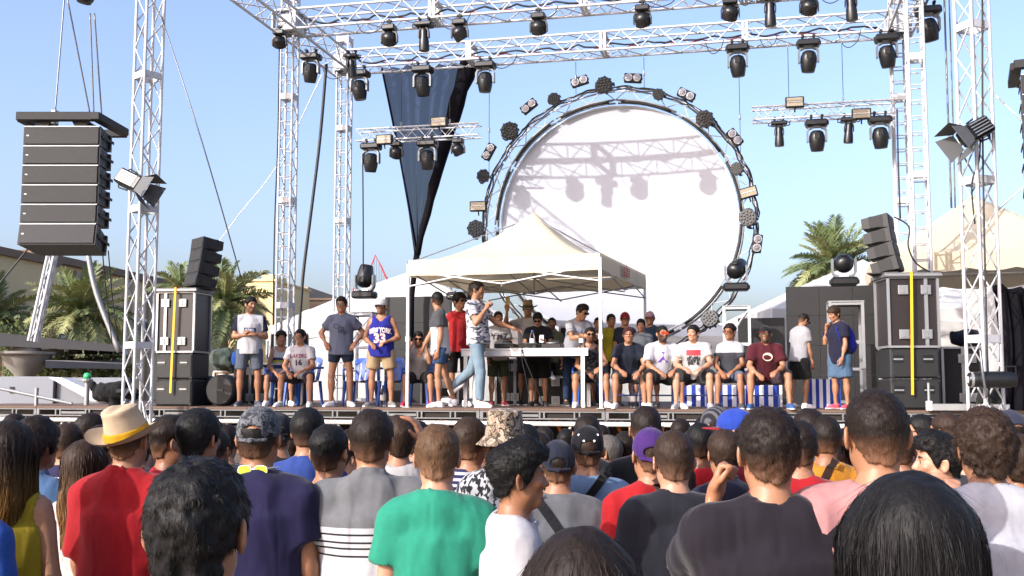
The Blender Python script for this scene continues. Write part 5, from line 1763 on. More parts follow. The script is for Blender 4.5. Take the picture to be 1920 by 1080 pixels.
# ---------------------------------------------------------------- white pagoda tents behind
def pagoda(cx, cy, half, ze, zp, a, label, walls=True, wall_sides=(0, 1, 2, 3), base=0.0, curve=1.35, legs=True, m=CANVAS, lift=.1):
    o = thing('pagoda_tent', (cx, cy, base), a, label, 'tent', 'white pagoda tents')
    c_ = [Vector((-half, -half, 0)), Vector((half, -half, 0)), Vector((half, half, 0)), Vector((-half, half, 0))]
    def rf(i, j):
        s_, t_ = 2 * i - 1, 2 * j - 1
        r_ = max(abs(s_), abs(t_))
        hip = 1 - abs(abs(s_) - abs(t_)) / max(r_, 1e-3)
        return (s_ * half, t_ * half, ze + (zp - ze) * (1 - r_) ** curve + lift * hip * math.sin(PI * r_))
    MB().sheet(rf, 32, 32).build('canopy', m, o, smooth=R(60))
    for k in range(4):
        a_, b_ = c_[k], c_[(k + 1) % 4]
        out = ((a_ + b_) / 2).normalized()
        def vf(i, j): 
            P_ = a_.lerp(b_, i) + out * .03
            return (P_.x, P_.y, ze + .02 - j * (.28 + .05 * abs(math.sin(i * PI * 5))))
        MB().sheet(vf, 40, 2).build('valance', m, o, smooth=True)
        if walls and k in wall_sides:
            def wf(i, j):
                P_ = a_.lerp(b_, i) + out * (.0 + .02 * math.sin(i * 40))
                return (P_.x, P_.y, ze * (1 - j))
            MB().sheet(wf, 40, 3).build('side_wall', m, o, smooth=True)
        if legs: bar('leg', o, c_[k], c_[k] + Vector((0, 0, ze)), .035, BAR_W)
        bar('rail', o, a_ + Vector((0, 0, ze - .04)), b_ + Vector((0, 0, ze - .04)), .025, BAR_W)
        bar('rafter', o, a_ + Vector((0, 0, ze - .04)), Vector((0, 0, zp - .2)), .02, BAR_W)
    return o
def pag_at(xp, yp, xl, yl, Y, a, label, **k):
    """pagoda with its peak at pixel xp, yp and near side eave corner at xl, yl"""
    P_ = at(xp, yp, Y); L_ = at(xl, yl, Y)
    half = abs(P_.x - L_.x) / (1.0 if a == 0 else 1.15)
    return pagoda(P_.x, Y, half, L_.z - k.get('base', 0), P_.z - k.get('base', 0), a, label, **k)
pag_at(772, 508, 556, 622, 28.0, R(0), 'white pagoda tent behind the left black panel wall', curve=1.1)
pag_at(1618, 486, 1392, 596, 29.0, R(0), 'white pagoda tent rising behind the right black panel wall, below the palm', curve=1.1)
pag_at(1180, 560, 985, 640, 31.0, R(0), 'white pagoda tent low behind the white disc', curve=1.1)
pag_at(940, 590, 850, 650, 33.0, R(0), 'small white pagoda tent seen under the pop-up canopy, behind the table', curve=1.1)
pagoda(8.42, 19.25, 1.8, 4.06 - DECK, 5.32 - DECK, R(-15.6), 'large open cream pagoda tent behind the tower with the chain hoist', walls=False, base=DECK, curve=1.25, lift=.06, m=CREAM)
pag_at(1795, 528, 1690, 612, 27.0, R(0), 'low white pagoda tent seen under the open cream pagoda', curve=1.1)
pag_at(2080, 400, 1895, 500, 23.0, R(0), 'white pagoda tent cut off by the picture edge, behind the chain hoist tower', curve=1.2)

# ---------------------------------------------------------------- black panel walls
def panel_wall(x0, x1, ytop, v, label, ncol, nrow, base=DECK):
    a, b = onv(x0, ytop, v), onv(x1, ytop, v)
    H_ = (a.z + b.z) / 2 - base; W_ = (b - a).length
    o = thing('panel_wall', (a.x, a.y, base), TH, label, 'panel wall', 'black panel walls')
    dx, dz = W_ / ncol, H_ / nrow
    me = MB().box((.001, 0, .001), (dx - .001, .08, dz - .001), bev=.0025).mesh('panel', LEDP)
    for i in range(ncol):
        for j in range(nrow):
            link('panel', me, o, Matrix.Translation((i * dx, random.uniform(-.002, .002), j * dz)))
    for i in range(ncol): bar('back_post', o, ((i + .5) * dx, .2, 0), ((i + .5) * dx, .2, H_), .03, BAR_D)
    return o
panel_wall(722, 846, 556, 4.95, 'black panel wall left of the pop-up tent, behind the man with face in hands', 3, 4)
panel_wall(1473, 1662, 536, 3.9, 'tall black panel wall behind the two standing men on the right', 3, 4)
panel_wall(1383, 1471, 596, 4.05, 'lower black panel wall joining the tall one, behind the maroon shirt man', 2, 3)

# ---------------------------------------------------------------- floor lamps on stands
def stand(p, w_, h, label, ALU=ALU, br=True):
    o = thing('lamp_stand', p, TH, label, 'stand', 'aluminium lamp stands')
    a = w_ / 2
    for x in (-a, a):
        for y in (-a, a): MB().box((x - .025, y - .025, 0), (x + .025, y + .025, h)).build('post', ALU, o)
    for y in (-a, a):
        for z in (.08, h * .36, h * .62, h - .03): MB().box((-a + .026, y - .02, z - .02), (a - .026, y + .02, z + .02)).build('rung', ALU, o)
        if br: bar('brace', o, (-a, y, h * .64), (a, y, h - .05), .012)
    for x in (-a, a):
        for z in (.08, h - .03): MB().box((x - .02, -a + .026, z - .02), (x + .02, a - .026, z + .02)).build('rung', ALU, o)
    MB().box((-a - .03, -a - .03, h), (a + .03, a + .03, h + .02)).build('top_plate', ALU_D, o)
    return o
def floor_light(x, ybase, v, label, lab2, tilt, w_=.46, sc=1.1, rz=TH):
    p = onv(x, ybase, v); h = p.z - DECK - .02
    stand((p.x, p.y, DECK), w_, h, lab2, *((ALU_D, False) if x > 1500 else ()))
    L_ = lamp('spot', (p.x, p.y, DECK + h + .02 + .19 * sc), label, 'moving lights standing on lamp stands', M=Matrix.Rotation(rz, 4, 'Z') @ Matrix.Rotation(PI, 4, 'Y') @ Matrix.Translation((0, 0, 0)), tilt=tilt, scale=sc)
    for c in list(L_.children):
        if c.name.startswith('clamp'): bpy.data.objects.remove(c)
    return L_
# the clamps point down into the plate, hidden by the base
floor_light(683, 586, 3.3, 'moving light upright on a stand between grey shirt man and white cap man', 'lamp stand behind the grey shirt man and the blue jersey man', (8, 6))
floor_light(862, 590, 3.6, 'black moving light upright on a stand behind the red vest man', 'lamp stand behind the red vest man', (-30, -10), sc=1.15)
floor_light(1381, 574, 3.2, 'black moving light upright on a stand at the foot of the ring', 'lamp stand with crossed braces at the foot of the ring', (62, 20), w_=.44)
floor_light(1584, 566, 2.5, 'black moving light upright on a stand above the backpack man', 'ladder-like lamp stand behind the backpack man', (75, 0), w_=.52)

# ---------------------------------------------------------------- table and what is on it
T0, T1 = onv(863, 757, .75), onv(1104, 757, .75)
T0.z = T1.z = DECK
tw = (T1 - T0).length; th = onv(985, 653, .75).z - DECK
print('table', tw, th)
tb = thing('dj_table', T0, TH, 'long white table with square legs under the pop-up tent', 'table')
MB().box((0, 0, th - .03), (tw, .75, th), bev=.006).build('tabletop', WHITE, tb)
MB().box((.01, .012, th - .125), (tw - .01, .04, th - .032)).build('front_apron', WHITE, tb); MB().box((.01, .70, th - .125), (tw - .01, .73, th - .032)).build('rear_apron', WHITE, tb)
for x in (.08, tw - .10):
    for y in (.05, .66): MB().box((x - .03, y - .03, 0), (x + .03, y + .03, th - .126)).build('leg', WHITE, tb)
Mt = Matrix.Translation(T0) @ Matrix.Rotation(TH, 4, 'Z')
def on_table(x, y, z=0): return Mt @ Vector((x, y, th + z + .001))
def deckplayer(x, y, w_, label, mixer=False):
    o = thing('mixer' if mixer else 'cd_player', on_table(x, y), TH, label, 'mixer' if mixer else 'music player', None if mixer else 'music players on the table')
    MB().box((-w_ / 2, -.17, .01), (w_ / 2, .17, .085), bev=.01).build('case', BLK, o)
    if mixer:
        for i in range(4):
            for j in range(4): MB().lathe([(.009, .085), (.007, .105), (0, .106)], 8, Matrix.Translation((-.1 + i * .065, -.12 + j * .075, 0))).build('knob', CASE_E, o)
    else:
        MB().lathe([(.10, .085), (.10, .10), (.085, .108), (0, .106)], 20, Matrix.Translation((0, -.04, 0))).build('jog_wheel', ALU_D, o, smooth=R(30))
        MB().box((-.08, .09, .085), (.08, .15, .125), Matrix.Rotation(R(8), 4, 'X')).build('display', GLS, o)
    return o
deckplayer(.70, .36, .34, 'black music player on the table in front of the man in white print shirt'); deckplayer(1.10, .36, .32, 'black mixer in the middle of the table before the DJ', True); deckplayer(1.50, .36, .34, 'black music player on the table beside the leaning man')
lp2 = thing('laptop', on_table(.98, .2), TH + R(180), 'closed dark laptop lying at the table front before the DJ', 'laptop')
MB().box((-.16, -.11, 0), (.16, .11, .014), bev=.004).build('base', ALU_D, lp2); MB().box((-.16, -.11, .015), (.16, .11, .022), bev=.003).build('lid', BLK, lp2)
def bottle(p, label, s_=1.0):
    o = thing('water_bottle', p, 0, label, 'bottle', 'water bottles on the stage')
    MB().lathe([(.0, .0), (.032, .002), (.034, .02), (.031, .06), (.034, .10), (.034, .15), (.028, .18), (.013, .21), (.013, .225)], 14, Matrix.Scale(s_, 4)).build('bottle_body', M_CLEARG, o, smooth=True)
    MB().lathe([(.0335, .07), (.0348, .072), (.0348, .128), (.0335, .13)], 14, Matrix.Scale(s_, 4)).build('bottle_label', WHITE, o, smooth=R(30))
    MB().lathe([(.015, .222), (.015, .24), (0, .241)], 12, Matrix.Scale(s_, 4)).build('bottle_cap', BLUE_P, o, smooth=R(30))
    return o
bottle(on_table(1.20, .12), 'clear water bottle on the table before the DJ', 1.25); bottle(on_table(2.02, .15), 'clear water bottle at the table end by the seated man with sunglasses', 1.25)
for x, y, v, lb in ((718, 760, .8, 'clear water bottle on the deck between the legs of the white cap man'), (1187, 760, .5, 'clear water bottle on the deck beside the navy shirt man')):
    p_ = onv(x, y, v); p_.z = DECK + .002; bottle(p_, lb, 1.5)
cable('table_cable', [on_table(1.06, .02, .02), on_table(1.07, -.02, -.1), on_table(1.2, -.03, -.4), on_table(1.34, -.01, -.75), on_table(1.4, .1, -th + .02)], .007, 'thin black cable hanging off the front of the white table')
cable('table_cable', [on_table(1.05, .0, .02), on_table(1.05, -.02, -.15), on_table(1.12, -.02, -.5), on_table(1.2, .0, -th + .02)], .006, 'second thinner cable hanging off the middle of the white table')

# ---------------------------------------------------------------- cases and clutter on the deck
def deck_pt(x, y, v):
    p_ = onv(x, y, v); return Vector((p_.x, p_.y, DECK + .002))
flight_case(deck_pt(440, 750, 1.6), TH, .75, .6, .75, 'black flight case with pale edging behind the man with crossed arms', body=BLK_M, band=.3)
flight_case(deck_pt(505, 750, 2.6), TH, .55, .5, 1.35, 'tall black case behind the basketball vest man', body=BLK_M, latches=False)
flight_case(deck_pt(506, 752, 1.55), TH, .62, .45, .42, 'low flight case under the two seated men beside blue chair legs', body=BLK_M, latches=False)
flight_case(deck_pt(930, 745, 2.3), TH, .62, .6, .82, 'black flight case with steel latch plates seen under the white table', body=BLK_M, band=.35)
flight_case(deck_pt(1000, 745, 2.35), TH, .6, .6, .5, 'low black case under the white table behind the DJ legs', body=BLK_M)
flight_case(deck_pt(790, 748, 2.5), TH, .7, .5, .45, 'low black flight case behind the walking singer', body=BLK_M)
flight_case(deck_pt(1050, 745, 3.4), TH, .8, .6, 1.45, 'tall black rack case behind the leaning man', body=BLK_M, latches=False)
flight_case(deck_pt(1770, 748, 1.4), TH, .62, .6, .95, 'black rack with grey frame between the right stack and the tower', body=BLK_M, band=.3)
flight_case(deck_pt(400, 740, 2.6), TH, .6, .5, .62, 'wooden brown case behind the round black bags', body=mat('brown_board', '#7a5a3c', .7, scale=4))
def lump(name, c_, r_, label, cat, col, m=None, seed=0, amp=.05, h=.035, group=None):
    V, Q = sdf_mesh([E((0, 0, 0), r_, k=.05), E((r_[0] * .5, 0, -r_[2] * .3), (r_[0] * .6, r_[1] * .8, r_[2] * .7), k=.1)], h, noise=(amp, (9, 9, 9), seed), pad=amp)
    o = link(name, np_mesh(name, V, Q, m or M_CLOTH, np.tile(A3(lin(col)), (len(V), 1))))
    o.location = c_; return tag(o, label, cat, group)
t_ = deck_pt(418, 740, 2.5); lump('tarpaulin', t_ + Vector((0, 0, .86)), (.28, .25, .22), 'crumpled grey green tarpaulin heaped on cases beside the stacked speakers', 'tarpaulin', '#5c6a62', seed=3)
t_ = deck_pt(440, 740, 2.2); lump('blue_bag', t_ + Vector((0, 0, .86)), (.09, .09, .15), 'small bright blue bag beside the crumpled tarpaulin', 'bag', '#2a5ab8', seed=9, amp=.02)
t_ = deck_pt(1812, 740, 1.7); lump('dark_jacket', t_ + Vector((0, 0, 1.12)), (.22, .2, .14), 'dark blue jacket thrown over the rack by the right tower', 'jacket', '#1e2740', seed=5, amp=.05)
t_ = deck_pt(1856, 760, .2); lump('chain_bag', t_ + Vector((0, 0, .14)), (.17, .15, .2), 'dark canvas chain bag hanging under the chain hoist at the tower foot', 'bag', '#2b2d2a', seed=7, amp=.04)
def round_bag(x, y, v, r_, label):
    p_ = onv(x, y, v)
    o = thing('drum_bag', (p_.x, p_.y, DECK + r_ + .004), TH, label, 'bag', 'round black drum bags')
    M = Matrix.Rotation(R(90), 4, 'X')
    MB().lathe([(0, 0), (r_ - .03, 0), (r_, .03), (r_, .3), (r_ - .03, .33), (0, .33)], 24, M).build('shell', BLK_M, o, smooth=R(40))
    MB().tube([(r_ * .99 * math.cos(t), -.17, r_ * .99 * math.sin(t)) for t in [2 * PI * i / 24 for i in range(25)]], .012, 6).build('zip', BLK, o)
    MB().box((-.08, -.346, -.02), (.08, -.328, .02)).build('grip', BLK, o)
round_bag(428, 735, .9, .27, 'round black drum bag facing the crowd beside the man with crossed arms'); round_bag(398, 735, 1.3, .26, 'round black drum bag half hidden next to the stacked subwoofers')

# chain hoist at the right tower, its chain and the gear around it
h0 = at(1815, 712, 14.6)
hz = thing('tower_hoist', h0, R(-8), 'black cylindrical chain hoist lying across the foot of the right tower', 'chain hoist', 'chain hoists')
Mx = Matrix.Rotation(R(90), 4, 'Y')
MB().lathe([(0, 0), (.09, .005), (.105, .03), (.105, .14), (.115, .15), (.115, .5), (.105, .56), (.09, .62), (0, .63)], 20, Mx).build('motor', BLK, hz, smooth=R(40))
MB().lathe([(0, -.004), (.045, -.004), (.048, .0)], 16, Mx).build('badge', WHITE, hz)
MB().lathe([(.092, .02), (.1075, .03), (.1075, .06), (.1, .065)], 20, Mx).build('band', CASE_E, hz, smooth=R(30))
MB().tube([(.5, 0, .09), (.5, 0, .18), (.62, 0, .18), (.62, 0, .07)], .014, 6).build('grip', BLK, hz)
cable('hoist_chain', [at(1842, -10, 14.85), at(1843, 300, 14.75), at(1850, 620, 14.6), at(1855, 760, 14.55)], .014, 'dark hoist chain running down inside the right tower to its foot', CABLE, 'chain')
cable('hoist_chain', [at(1838, 655, 14.5), at(1843, 700, 14.45), at(1850, 745, 14.5)], .02, 'slack loop of chain in front of the tower hoist', WIRE, 'chain')
# black side drape
d0, d1 = at(1862, 540, 15.8), at(2010, 540, 15.2)
dr_ = thing('side_drape', (d0.x, d0.y, 0), 0, 'black cloth draped at the stage side next to the right tower', 'drape')
def df(i, j):
    P_ = d0.lerp(d1, i) - d0
    z = d0.z + .02 * math.sin(i * 20) - j * (d0.z - .9) - .25 * (i * 1.2) * (1 - j)
    return (P_.x + .05 * math.sin(j * 5) + (.06 * j), P_.y + .05 * math.sin(i * 38 + j) + .03 * math.sin(i * 77), z)
MB().sheet(df, 60, 14).build('cloth', DRAPE, dr_, smooth=True)
MB().tube([(0 + i * .09, -.04 + .02 * math.sin(i * 3), d0.z - .02 - i * .012 + .03 * math.sin(i * 2.1)) for i in range(16)], [.06 + .015 * math.sin(i * 1.7) for i in range(16)], 8).build('rolled_edge', DRAPE, dr_, smooth=True)
rail_ = thing('foot_beam', deck_pt(1745, 762, -.1), TH, 'grey steel beam lying on the deck edge before the right stack', 'beam')
MB().box((0, -.05, 0), (1.05, .05, .1), bev=.01).build('beam', ALU_D, rail_); MB().box((.6, -.06, .02), (1.04, -.052, .09)).build('white_plate', WHITE, rail_); MB().box((-.06, -.06, 0), (.02, .06, .14), bev=.01).build('end_block', WHITE, rail_); bar('stub', rail_, (-.02, 0, .1), (-.02, 0, .4), .02, BAR_D)

# striped windbreak box
sp_ = deck_pt(1517, 763, 1.3); sq_ = deck_pt(1577, 763, 1.3)
stb = thing('striped_panel', sp_, TH, 'blue and white striped canvas panel between the two standing men', 'windbreak')
wl = (sq_ - sp_).length; ns = 9
mw, mb_ = mat('white_stripe', '#e6e6ea', .8), mat('blue_stripe', '#1d3a9a', .8)
for i in range(ns): MB().box((wl * i / ns, 0, 0), (wl * (i + 1) / ns, .02, .46)).build('stripe', mw if i % 2 else mb_, stb)
stb2 = thing('striped_panel', deck_pt(1280, 760, 2.0), TH, 'blue and white striped canvas seen between chair legs of the seated row', 'windbreak')
for i in range(22): MB().box((i * .075, 0, 0), ((i + 1) * .075, .02, .36)).build('stripe', mw if i % 2 else mb_, stb2)

# ---------------------------------------------------------------- chairs
def make_mono():
    o = thing('plastic_chair', (0, 0, 0))
    m = MB()
    m.sheet(lambda i, j: (-.21 + .42 * i, -.22 + .42 * j, .435 - .02 * math.sin(PI * i) + .015 * (1 - j)), 8, 8); m.sheet(lambda i, j: (.21 - .42 * i, -.22 + .42 * j, .418 - .02 * math.sin(PI * i) + .015 * (1 - j)), 8, 8)
    m.build('seat', BLUE_P, o, smooth=True)
    for k in range(4):
        x = -.15 + .1 * k
        MB().sheet(lambda i, j: (x - .032 + .064 * i, .20 + .10 * j + .02 * math.sin(PI * j), .44 + .36 * j), 1, 6).sheet(lambda i, j: (x + .032 - .064 * i, .215 + .10 * j + .02 * math.sin(PI * j), .44 + .36 * j), 1, 6).build('back_slat', BLUE_P, o, smooth=True)
    tp = MB().sheet(lambda i, j: (-.21 + .42 * i, .30 + .02 * j - .04 * (2 * i - 1) ** 2, .76 + .09 * j - .05 * (2 * i - 1) ** 4), 12, 2).sheet(lambda i, j: (.21 - .42 * i, .317 + .02 * j - .04 * (2 * i - 1) ** 2, .76 + .09 * j - .05 * (2 * i - 1) ** 4), 12, 2)
    tp.build('back_rail', BLUE_P, o, smooth=True)
    for sx in (-1, 1):
        for sy, yb in ((-1, -.24), (1, .26)):
            MB().tube([(sx * .20, yb * .84, .43), (sx * .235, yb, 0)], [.034, .026], 6).build('leg', BLUE_P, o)
        MB().tube([(sx * .225, -.2, .44), (sx * .25, -.18, .62), (sx * .255, .0, .655), (sx * .235, .26, .66)], .022, 6).build('armrest', BLUE_P, o, smooth=True)
    return o
def make_metal():
    o = thing('metal_chair', (0, 0, 0))
    MB().box((-.22, -.2, .43), (.22, .21, .46), bev=.008).build('seat', NAVY_P, o)
    for k in range(2): MB().box((-.21, .215, .58 + k * .16), (.21, .235, .68 + k * .16), bev=.006).build('back_slat', NAVY_P, o)
    for sx in (-1, 1):
        bar('leg', o, (sx * .205, -.19, 0), (sx * .205, -.19, .43), .016, BAR_N); bar('leg', o, (sx * .205, .2, 0), (sx * .205, .23, .86), .016, BAR_N)
        bar('stretcher', o, (sx * .205, -.19, .14), (sx * .205, .2, .14), .011, BAR_N)
    for y in (-.19, .2): bar('stretcher', o, (-.2, y, .2), (.2, y, .2), .011, BAR_N)
    return o
BAR_N = unit_tube('bar_navy', NAVY_P)
CH = {}
def chair(kind, x, v, label, rz=None):
    if kind not in CH: o = CH[kind] = make_mono() if kind == 'mono' else make_metal()
    else: o = copy_tree(CH[kind])
    p_ = onv(x, 758, v)
    o.location = (p_.x, p_.y, DECK + .003); o.rotation_euler = (0, 0, TH if rz is None else TH + rz)
    return tag(o, label, 'chair', 'blue plastic armchairs on the stage' if kind == 'mono' else 'dark blue metal chairs on the stage')
# ---------------------------------------------------------------- dark drape hanging from the rear truss
VP = V2 + .45
A_, B_, T_ = onv(716, 128, VP), onv(888, 118, VP), onv(783, 478, VP)
dp = thing('hanging_drape', (T_.x, T_.y, 0), 0, 'sheer dark navy drape gathered to a point, hanging left of the white disc', 'drape')
O_ = dp.location.copy()
def sh(i, j):
    top = A_.lerp(B_, i * .9); bot = T_ + SU * ((i - .5) * .10)
    jj = j
    P_ = top.lerp(bot, jj) - O_
    amp = .09 * (1 - .5 * j)
    y = amp * math.sin(i * 34 + 2 * j) + .05 * math.sin(i * 13 - 3 * j)
    bow = SU * (.02 * math.sin(PI * j) * (1 - 2 * i))
    return P_ + SV * y + bow
MB().sheet(sh, 100, 40).build('sheer_cloth', SHEER, dp, smooth=True)
pts, rr = [], []
for k in range(15):
    j = k / 14
    top = A_.lerp(B_, .96); P_ = top.lerp(T_, j) - O_ + SU * (-.04 * math.sin(PI * j)) + SV * (-.05 + .03 * math.sin(k * 1.9))
    pts.append(P_); rr.append((.14 * (1 - j) + .05) * (1 + .12 * math.sin(k * 2.3)))
MB().tube(pts, rr, 10).build('gathered_edge', DRAPE, dp, smooth=True)
pts = [A_.lerp(T_, k / 10) - O_ + SU * (.02 * math.sin(PI * k / 10)) for k in range(11)]
MB().tube(pts, .022, 6).build('hem', DRAPE, dp, smooth=True)
MB().tube([T_ - O_ + Vector((0, 0, .1)), onv(778, 500, VP) - O_, onv(772, 560, VP) - O_, onv(772, 640, VP) - O_], [.07, .06, .055, .05], 8).build('tail', DRAPE, dp, smooth=True)

# ---------------------------------------------------------------- buildings far left
WALL_T = mat('sand_render', '#c2ad86', rough=.9, var=.10, scale=1.2, bump=.2, bscale=20)
WALL_Y = mat('yellow_render', '#d0b988', rough=.9, var=.08, scale=.8, bump=.15, bscale=20)
WALL_G = mat('grey_beige_render', '#9a8a78', rough=.9, var=.12, scale=1)
ROOF_B = mat('brown_trim', '#6b5848', rough=.8, var=.15)
WIN = mat('dark_window', '#2c3238', rough=.15, var=.2)
zb = 6.35
A0 = at(58, 490, 38); A1 = at(430, 562, 57)
A0.z = A1.z = 0
wv = (A1 - A0); Lw = wv.length; aw = math.atan2(wv.y, wv.x)
bd = thing('warehouse', A0, aw, 'long sand coloured warehouse with brown roof edge behind the palms', 'building')
MB().box((0, 0, 0), (Lw, 14, zb)).build('wall', WALL_T, bd)
MB().box((-.25, -.25, zb + .002), (Lw + .25, 14.2, zb + .28)).build('roof', ROOF_B, bd)
for k in range(9): MB().box((Lw * (k + .5) / 9 - .25, -.14, 0), (Lw * (k + .5) / 9 + .25, -.002, zb - .15)).build('pilaster', WALL_G, bd)
MB().box((-9, -1.2, 0), (-.26, 8, zb - .35)).build('end_block', WALL_T, bd)
MB().box((-9.1, -1.35, zb - .349), (-.27, 8.1, zb - .1)).build('end_coping', ROOF_B, bd)
for k in range(5):
    x = Lw * (k + 1) / 9 + .0
    wf = MB().box((x - .9, -.06, 3.6), (x + .9, -.003, 4.7)).build('window', WHITE, bd); MB().box((x - .8, -.075, 3.7), (x + .8, -.062, 4.6)).build('pane', WIN, wf)
y0, y1 = at(452, 528, 62), at(516, 528, 62)
yb_ = thing('yellow_house', (y0.x, 62, 0), R(-6), 'plain yellow flat-roofed house behind the man with crossed arms', 'building')
wy = y1.x - y0.x
MB().box((0, 0, 0), (wy, 7, y0.z)).build('wall', WALL_Y, yb_); MB().box((-.1, -.1, y0.z + .002), (wy + .1, 7.1, y0.z + .12)).build('roof_edge', WALL_Y, yb_)
MB().box((wy * .45, 1, y0.z + .122), (wy * .8, 3.5, y0.z + .5)).build('chimney', WALL_Y, yb_); MB().box((-.8, -.6, 0), (wy * .5, -.003, y0.z - 1.0)).build('front_block', WALL_Y, yb_)
for k in range(2):
    f_ = MB().box((wy * (.2 + .35 * k), -.05, 3.2), (wy * (.2 + .35 * k) + .8, -.002, 4.4)).build('window', WHITE, yb_, Matrix.Translation((.5, 0, -1.4 + 1.4 * k)) if k else Matrix.Translation((0, -.61, -1.5))); MB().box((wy * (.2 + .35 * k) + .08, -.06, 3.28), (wy * (.2 + .35 * k) + .72, -.051, 4.32)).build('pane', WIN, f_)
g0_, g1_ = at(518, 538, 70), at(628, 538, 70)
gb = thing('beige_house', (g0_.x, 70, 0), R(-4), 'grey beige house with stepped roof between the two left towers', 'building')
wg = g1_.x - g0_.x
MB().box((0, 0, 0), (wg, 8, g0_.z - .9)).build('wall', WALL_G, gb); MB().box((0, 0, g0_.z - .898), (wg * .55, 8, g0_.z)).build('upper_wall', WALL_G, gb); MB().box((wg * .5, -.1, g0_.z - .897), (wg + .2, 7, g0_.z - .75)).build('roof_edge', ROOF_B, gb)
for k in range(4):
    f_ = MB().box((wg * (.08 + .22 * k), -.06, 2.4), (wg * (.08 + .22 * k) + .7, -.002, 3.8)).build('window', WHITE, gb); MB().box((wg * (.08 + .22 * k) + .08, -.075, 2.5), (wg * (.08 + .22 * k) + .62, -.062, 3.7)).build('pane', WIN, f_)
# white arched canopy frame and the net cage
cv = thing('arched_canopy', at(590, 620, 40), 0, 'white arched canopy frame between the two left towers, behind the stage', 'canopy')
cv.location.z = 0
for k in range(3):
    y = k * 1.2
    MB().tube([(-.9 + .1 * i, y, 4.1 + .55 * math.sin(PI * (i / 22) ** .8)) for i in range(23)], .04, 6).build('arch', WHITE, cv, smooth=True)
    for x in (-.75, .9): bar('post', cv, (x, y, 0), (x, y, 4.25), .05, BAR_W)
MB().sheet(lambda i, j: (-.9 + 2.2 * i, 2.4 * j, 4.12 + .55 * math.sin(PI * i ** .8)), 16, 3).build('fabric', CANVAS, cv, smooth=True)
nc = thing('net_cage', at(690, 600, 36), 0, 'tall net cage edged with red tube behind the tower and floor light', 'net cage')
nc.location.z = 0
RED = mat('red_tube', '#b0333c', .5)
zt_ = at(703, 478, 36).z; zl = at(663, 530, 36).z
pts = [(-.55, 0, zl - .9), (-.5, 0, zl - .2), (-.2, 0, zl + .15), (.0, 0, zl + .35), (.23, 0, zt_), (.45, 0, zt_ - .45), (.72, 0, zl - .1)]
MB().tube(pts, .03, 6).build('red_arch', RED, nc)
for x in (-.45, .06, .6): bar('post', nc, (x, .1, 0), (x, .1, zl + .2 if x != .06 else zt_ - .4), .045, BAR_W)
nm_ = MB()
for k in range(14): 
    x = -.5 + k * .085; zt2_ = np.interp(x, [p_[0] for p_ in pts], [p_[2] for p_ in pts])
    nm_.tube([(x, .02, 1.5), (x + .03, .04, (1.5 + zt2_) / 2), (x, .02, zt2_)], .007, 3, caps=False)
for k in range(20):
    z = 1.6 + k * .2
    xs = [x for x in np.linspace(-.5, .65, 24) if np.interp(x, [p_[0] for p_ in pts], [p_[2] for p_ in pts]) > z]
    if len(xs) > 1: nm_.tube([(xs[0], .02, z), ((xs[0] + xs[-1]) / 2, .05, z - .05), (xs[-1], .02, z)], .006, 3, caps=False)
tag(nm_.build('net', WIRE, nc), kind='stuff')

# ---------------------------------------------------------------- shade roofs, white walls at the left
CONC = mat('shade_roof_grey', '#76726c', rough=.8, var=.15, scale=2)
CONC_L = mat('pale_concrete', '#b9b4aa', rough=.85, var=.1, scale=1.5)
WW = mat('white_wall_shade_grey', '#7d8188', rough=.8, var=.08, scale=1.2)  # white wall coloured grey: the shade lying on it is painted in
sh_ = thing('shade_roof', at(45, 760, 23), 0, 'wide flat grey shade roof on a round mushroom column below the palms', 'shade roof')
sh_.location.z = 0
L0 = sh_.location
def loc_(x, y, Y): return at(x, y, Y) - L0
za, zb2, zc_ = at(0, 627, 23).z, at(230, 656, 23).z, at(0, 655, 23).z
MB().add([loc_(-60, 618, 22), loc_(236, 648, 24), loc_(236, 660, 24), loc_(-60, 646, 22), loc_(-60, 622, 27), loc_(238, 651, 29), loc_(238, 655, 29), loc_(-60, 636, 27)],
         [(0, 3, 2, 1), (4, 5, 6, 7), (0, 1, 5, 4), (3, 7, 6, 2), (1, 2, 6, 5), (0, 4, 7, 3)]).build('upper_roof', CONC, sh_)
MB().add([loc_(85, 676, 21.5), loc_(236, 682, 23.5), loc_(236, 692, 23.5), loc_(85, 690, 21.5), loc_(85, 674, 26), loc_(238, 676, 28), loc_(238, 680, 28), loc_(85, 678, 26)],
         [(0, 3, 2, 1), (4, 5, 6, 7), (0, 1, 5, 4), (3, 7, 6, 2), (1, 2, 6, 5), (0, 4, 7, 3)]).build('lower_roof', CONC, sh_)
MB().add([loc_(70, 655, 25), loc_(120, 655, 25), loc_(122, 667, 24), loc_(75, 666, 24)], [(0, 3, 2, 1)]).build('bright_panel', WHITE, sh_)
for k in range(4):
    MB().add([loc_(128 + 28 * k, 653, 26), loc_(153 + 28 * k, 654, 26), loc_(156 + 28 * k, 664, 25), loc_(130 + 28 * k, 664, 25)], [(0, 3, 2, 1)]).build('skylight', mat('skylight_glass', '#9fb0a8', .2) if k == 0 else bpy.data.materials['skylight_glass'], sh_)
rz_ = at(45, 664, 23).z
MB().lathe([(.18, 0), (.18, rz_ - .6), (.22, rz_ - .45), (.42, rz_ - .25), (.48, rz_ - .05), (.6, rz_), (.6, rz_ + .05), (.3, rz_ + .06), (.28, rz_ + .25), (.0, rz_ + .25)], 24).build('column', CONC, sh_, smooth=R(40))
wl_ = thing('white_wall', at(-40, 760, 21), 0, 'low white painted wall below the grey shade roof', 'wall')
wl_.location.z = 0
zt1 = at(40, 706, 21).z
MB().box((0, 0, 0), (1.45, .25, zt1), bev=.01).build('wall_section', WW, wl_); MB().box((1.47, .1, 0), (2.85, .3, zt1 - .02), bev=.01).build('wall_section', WW, wl_)
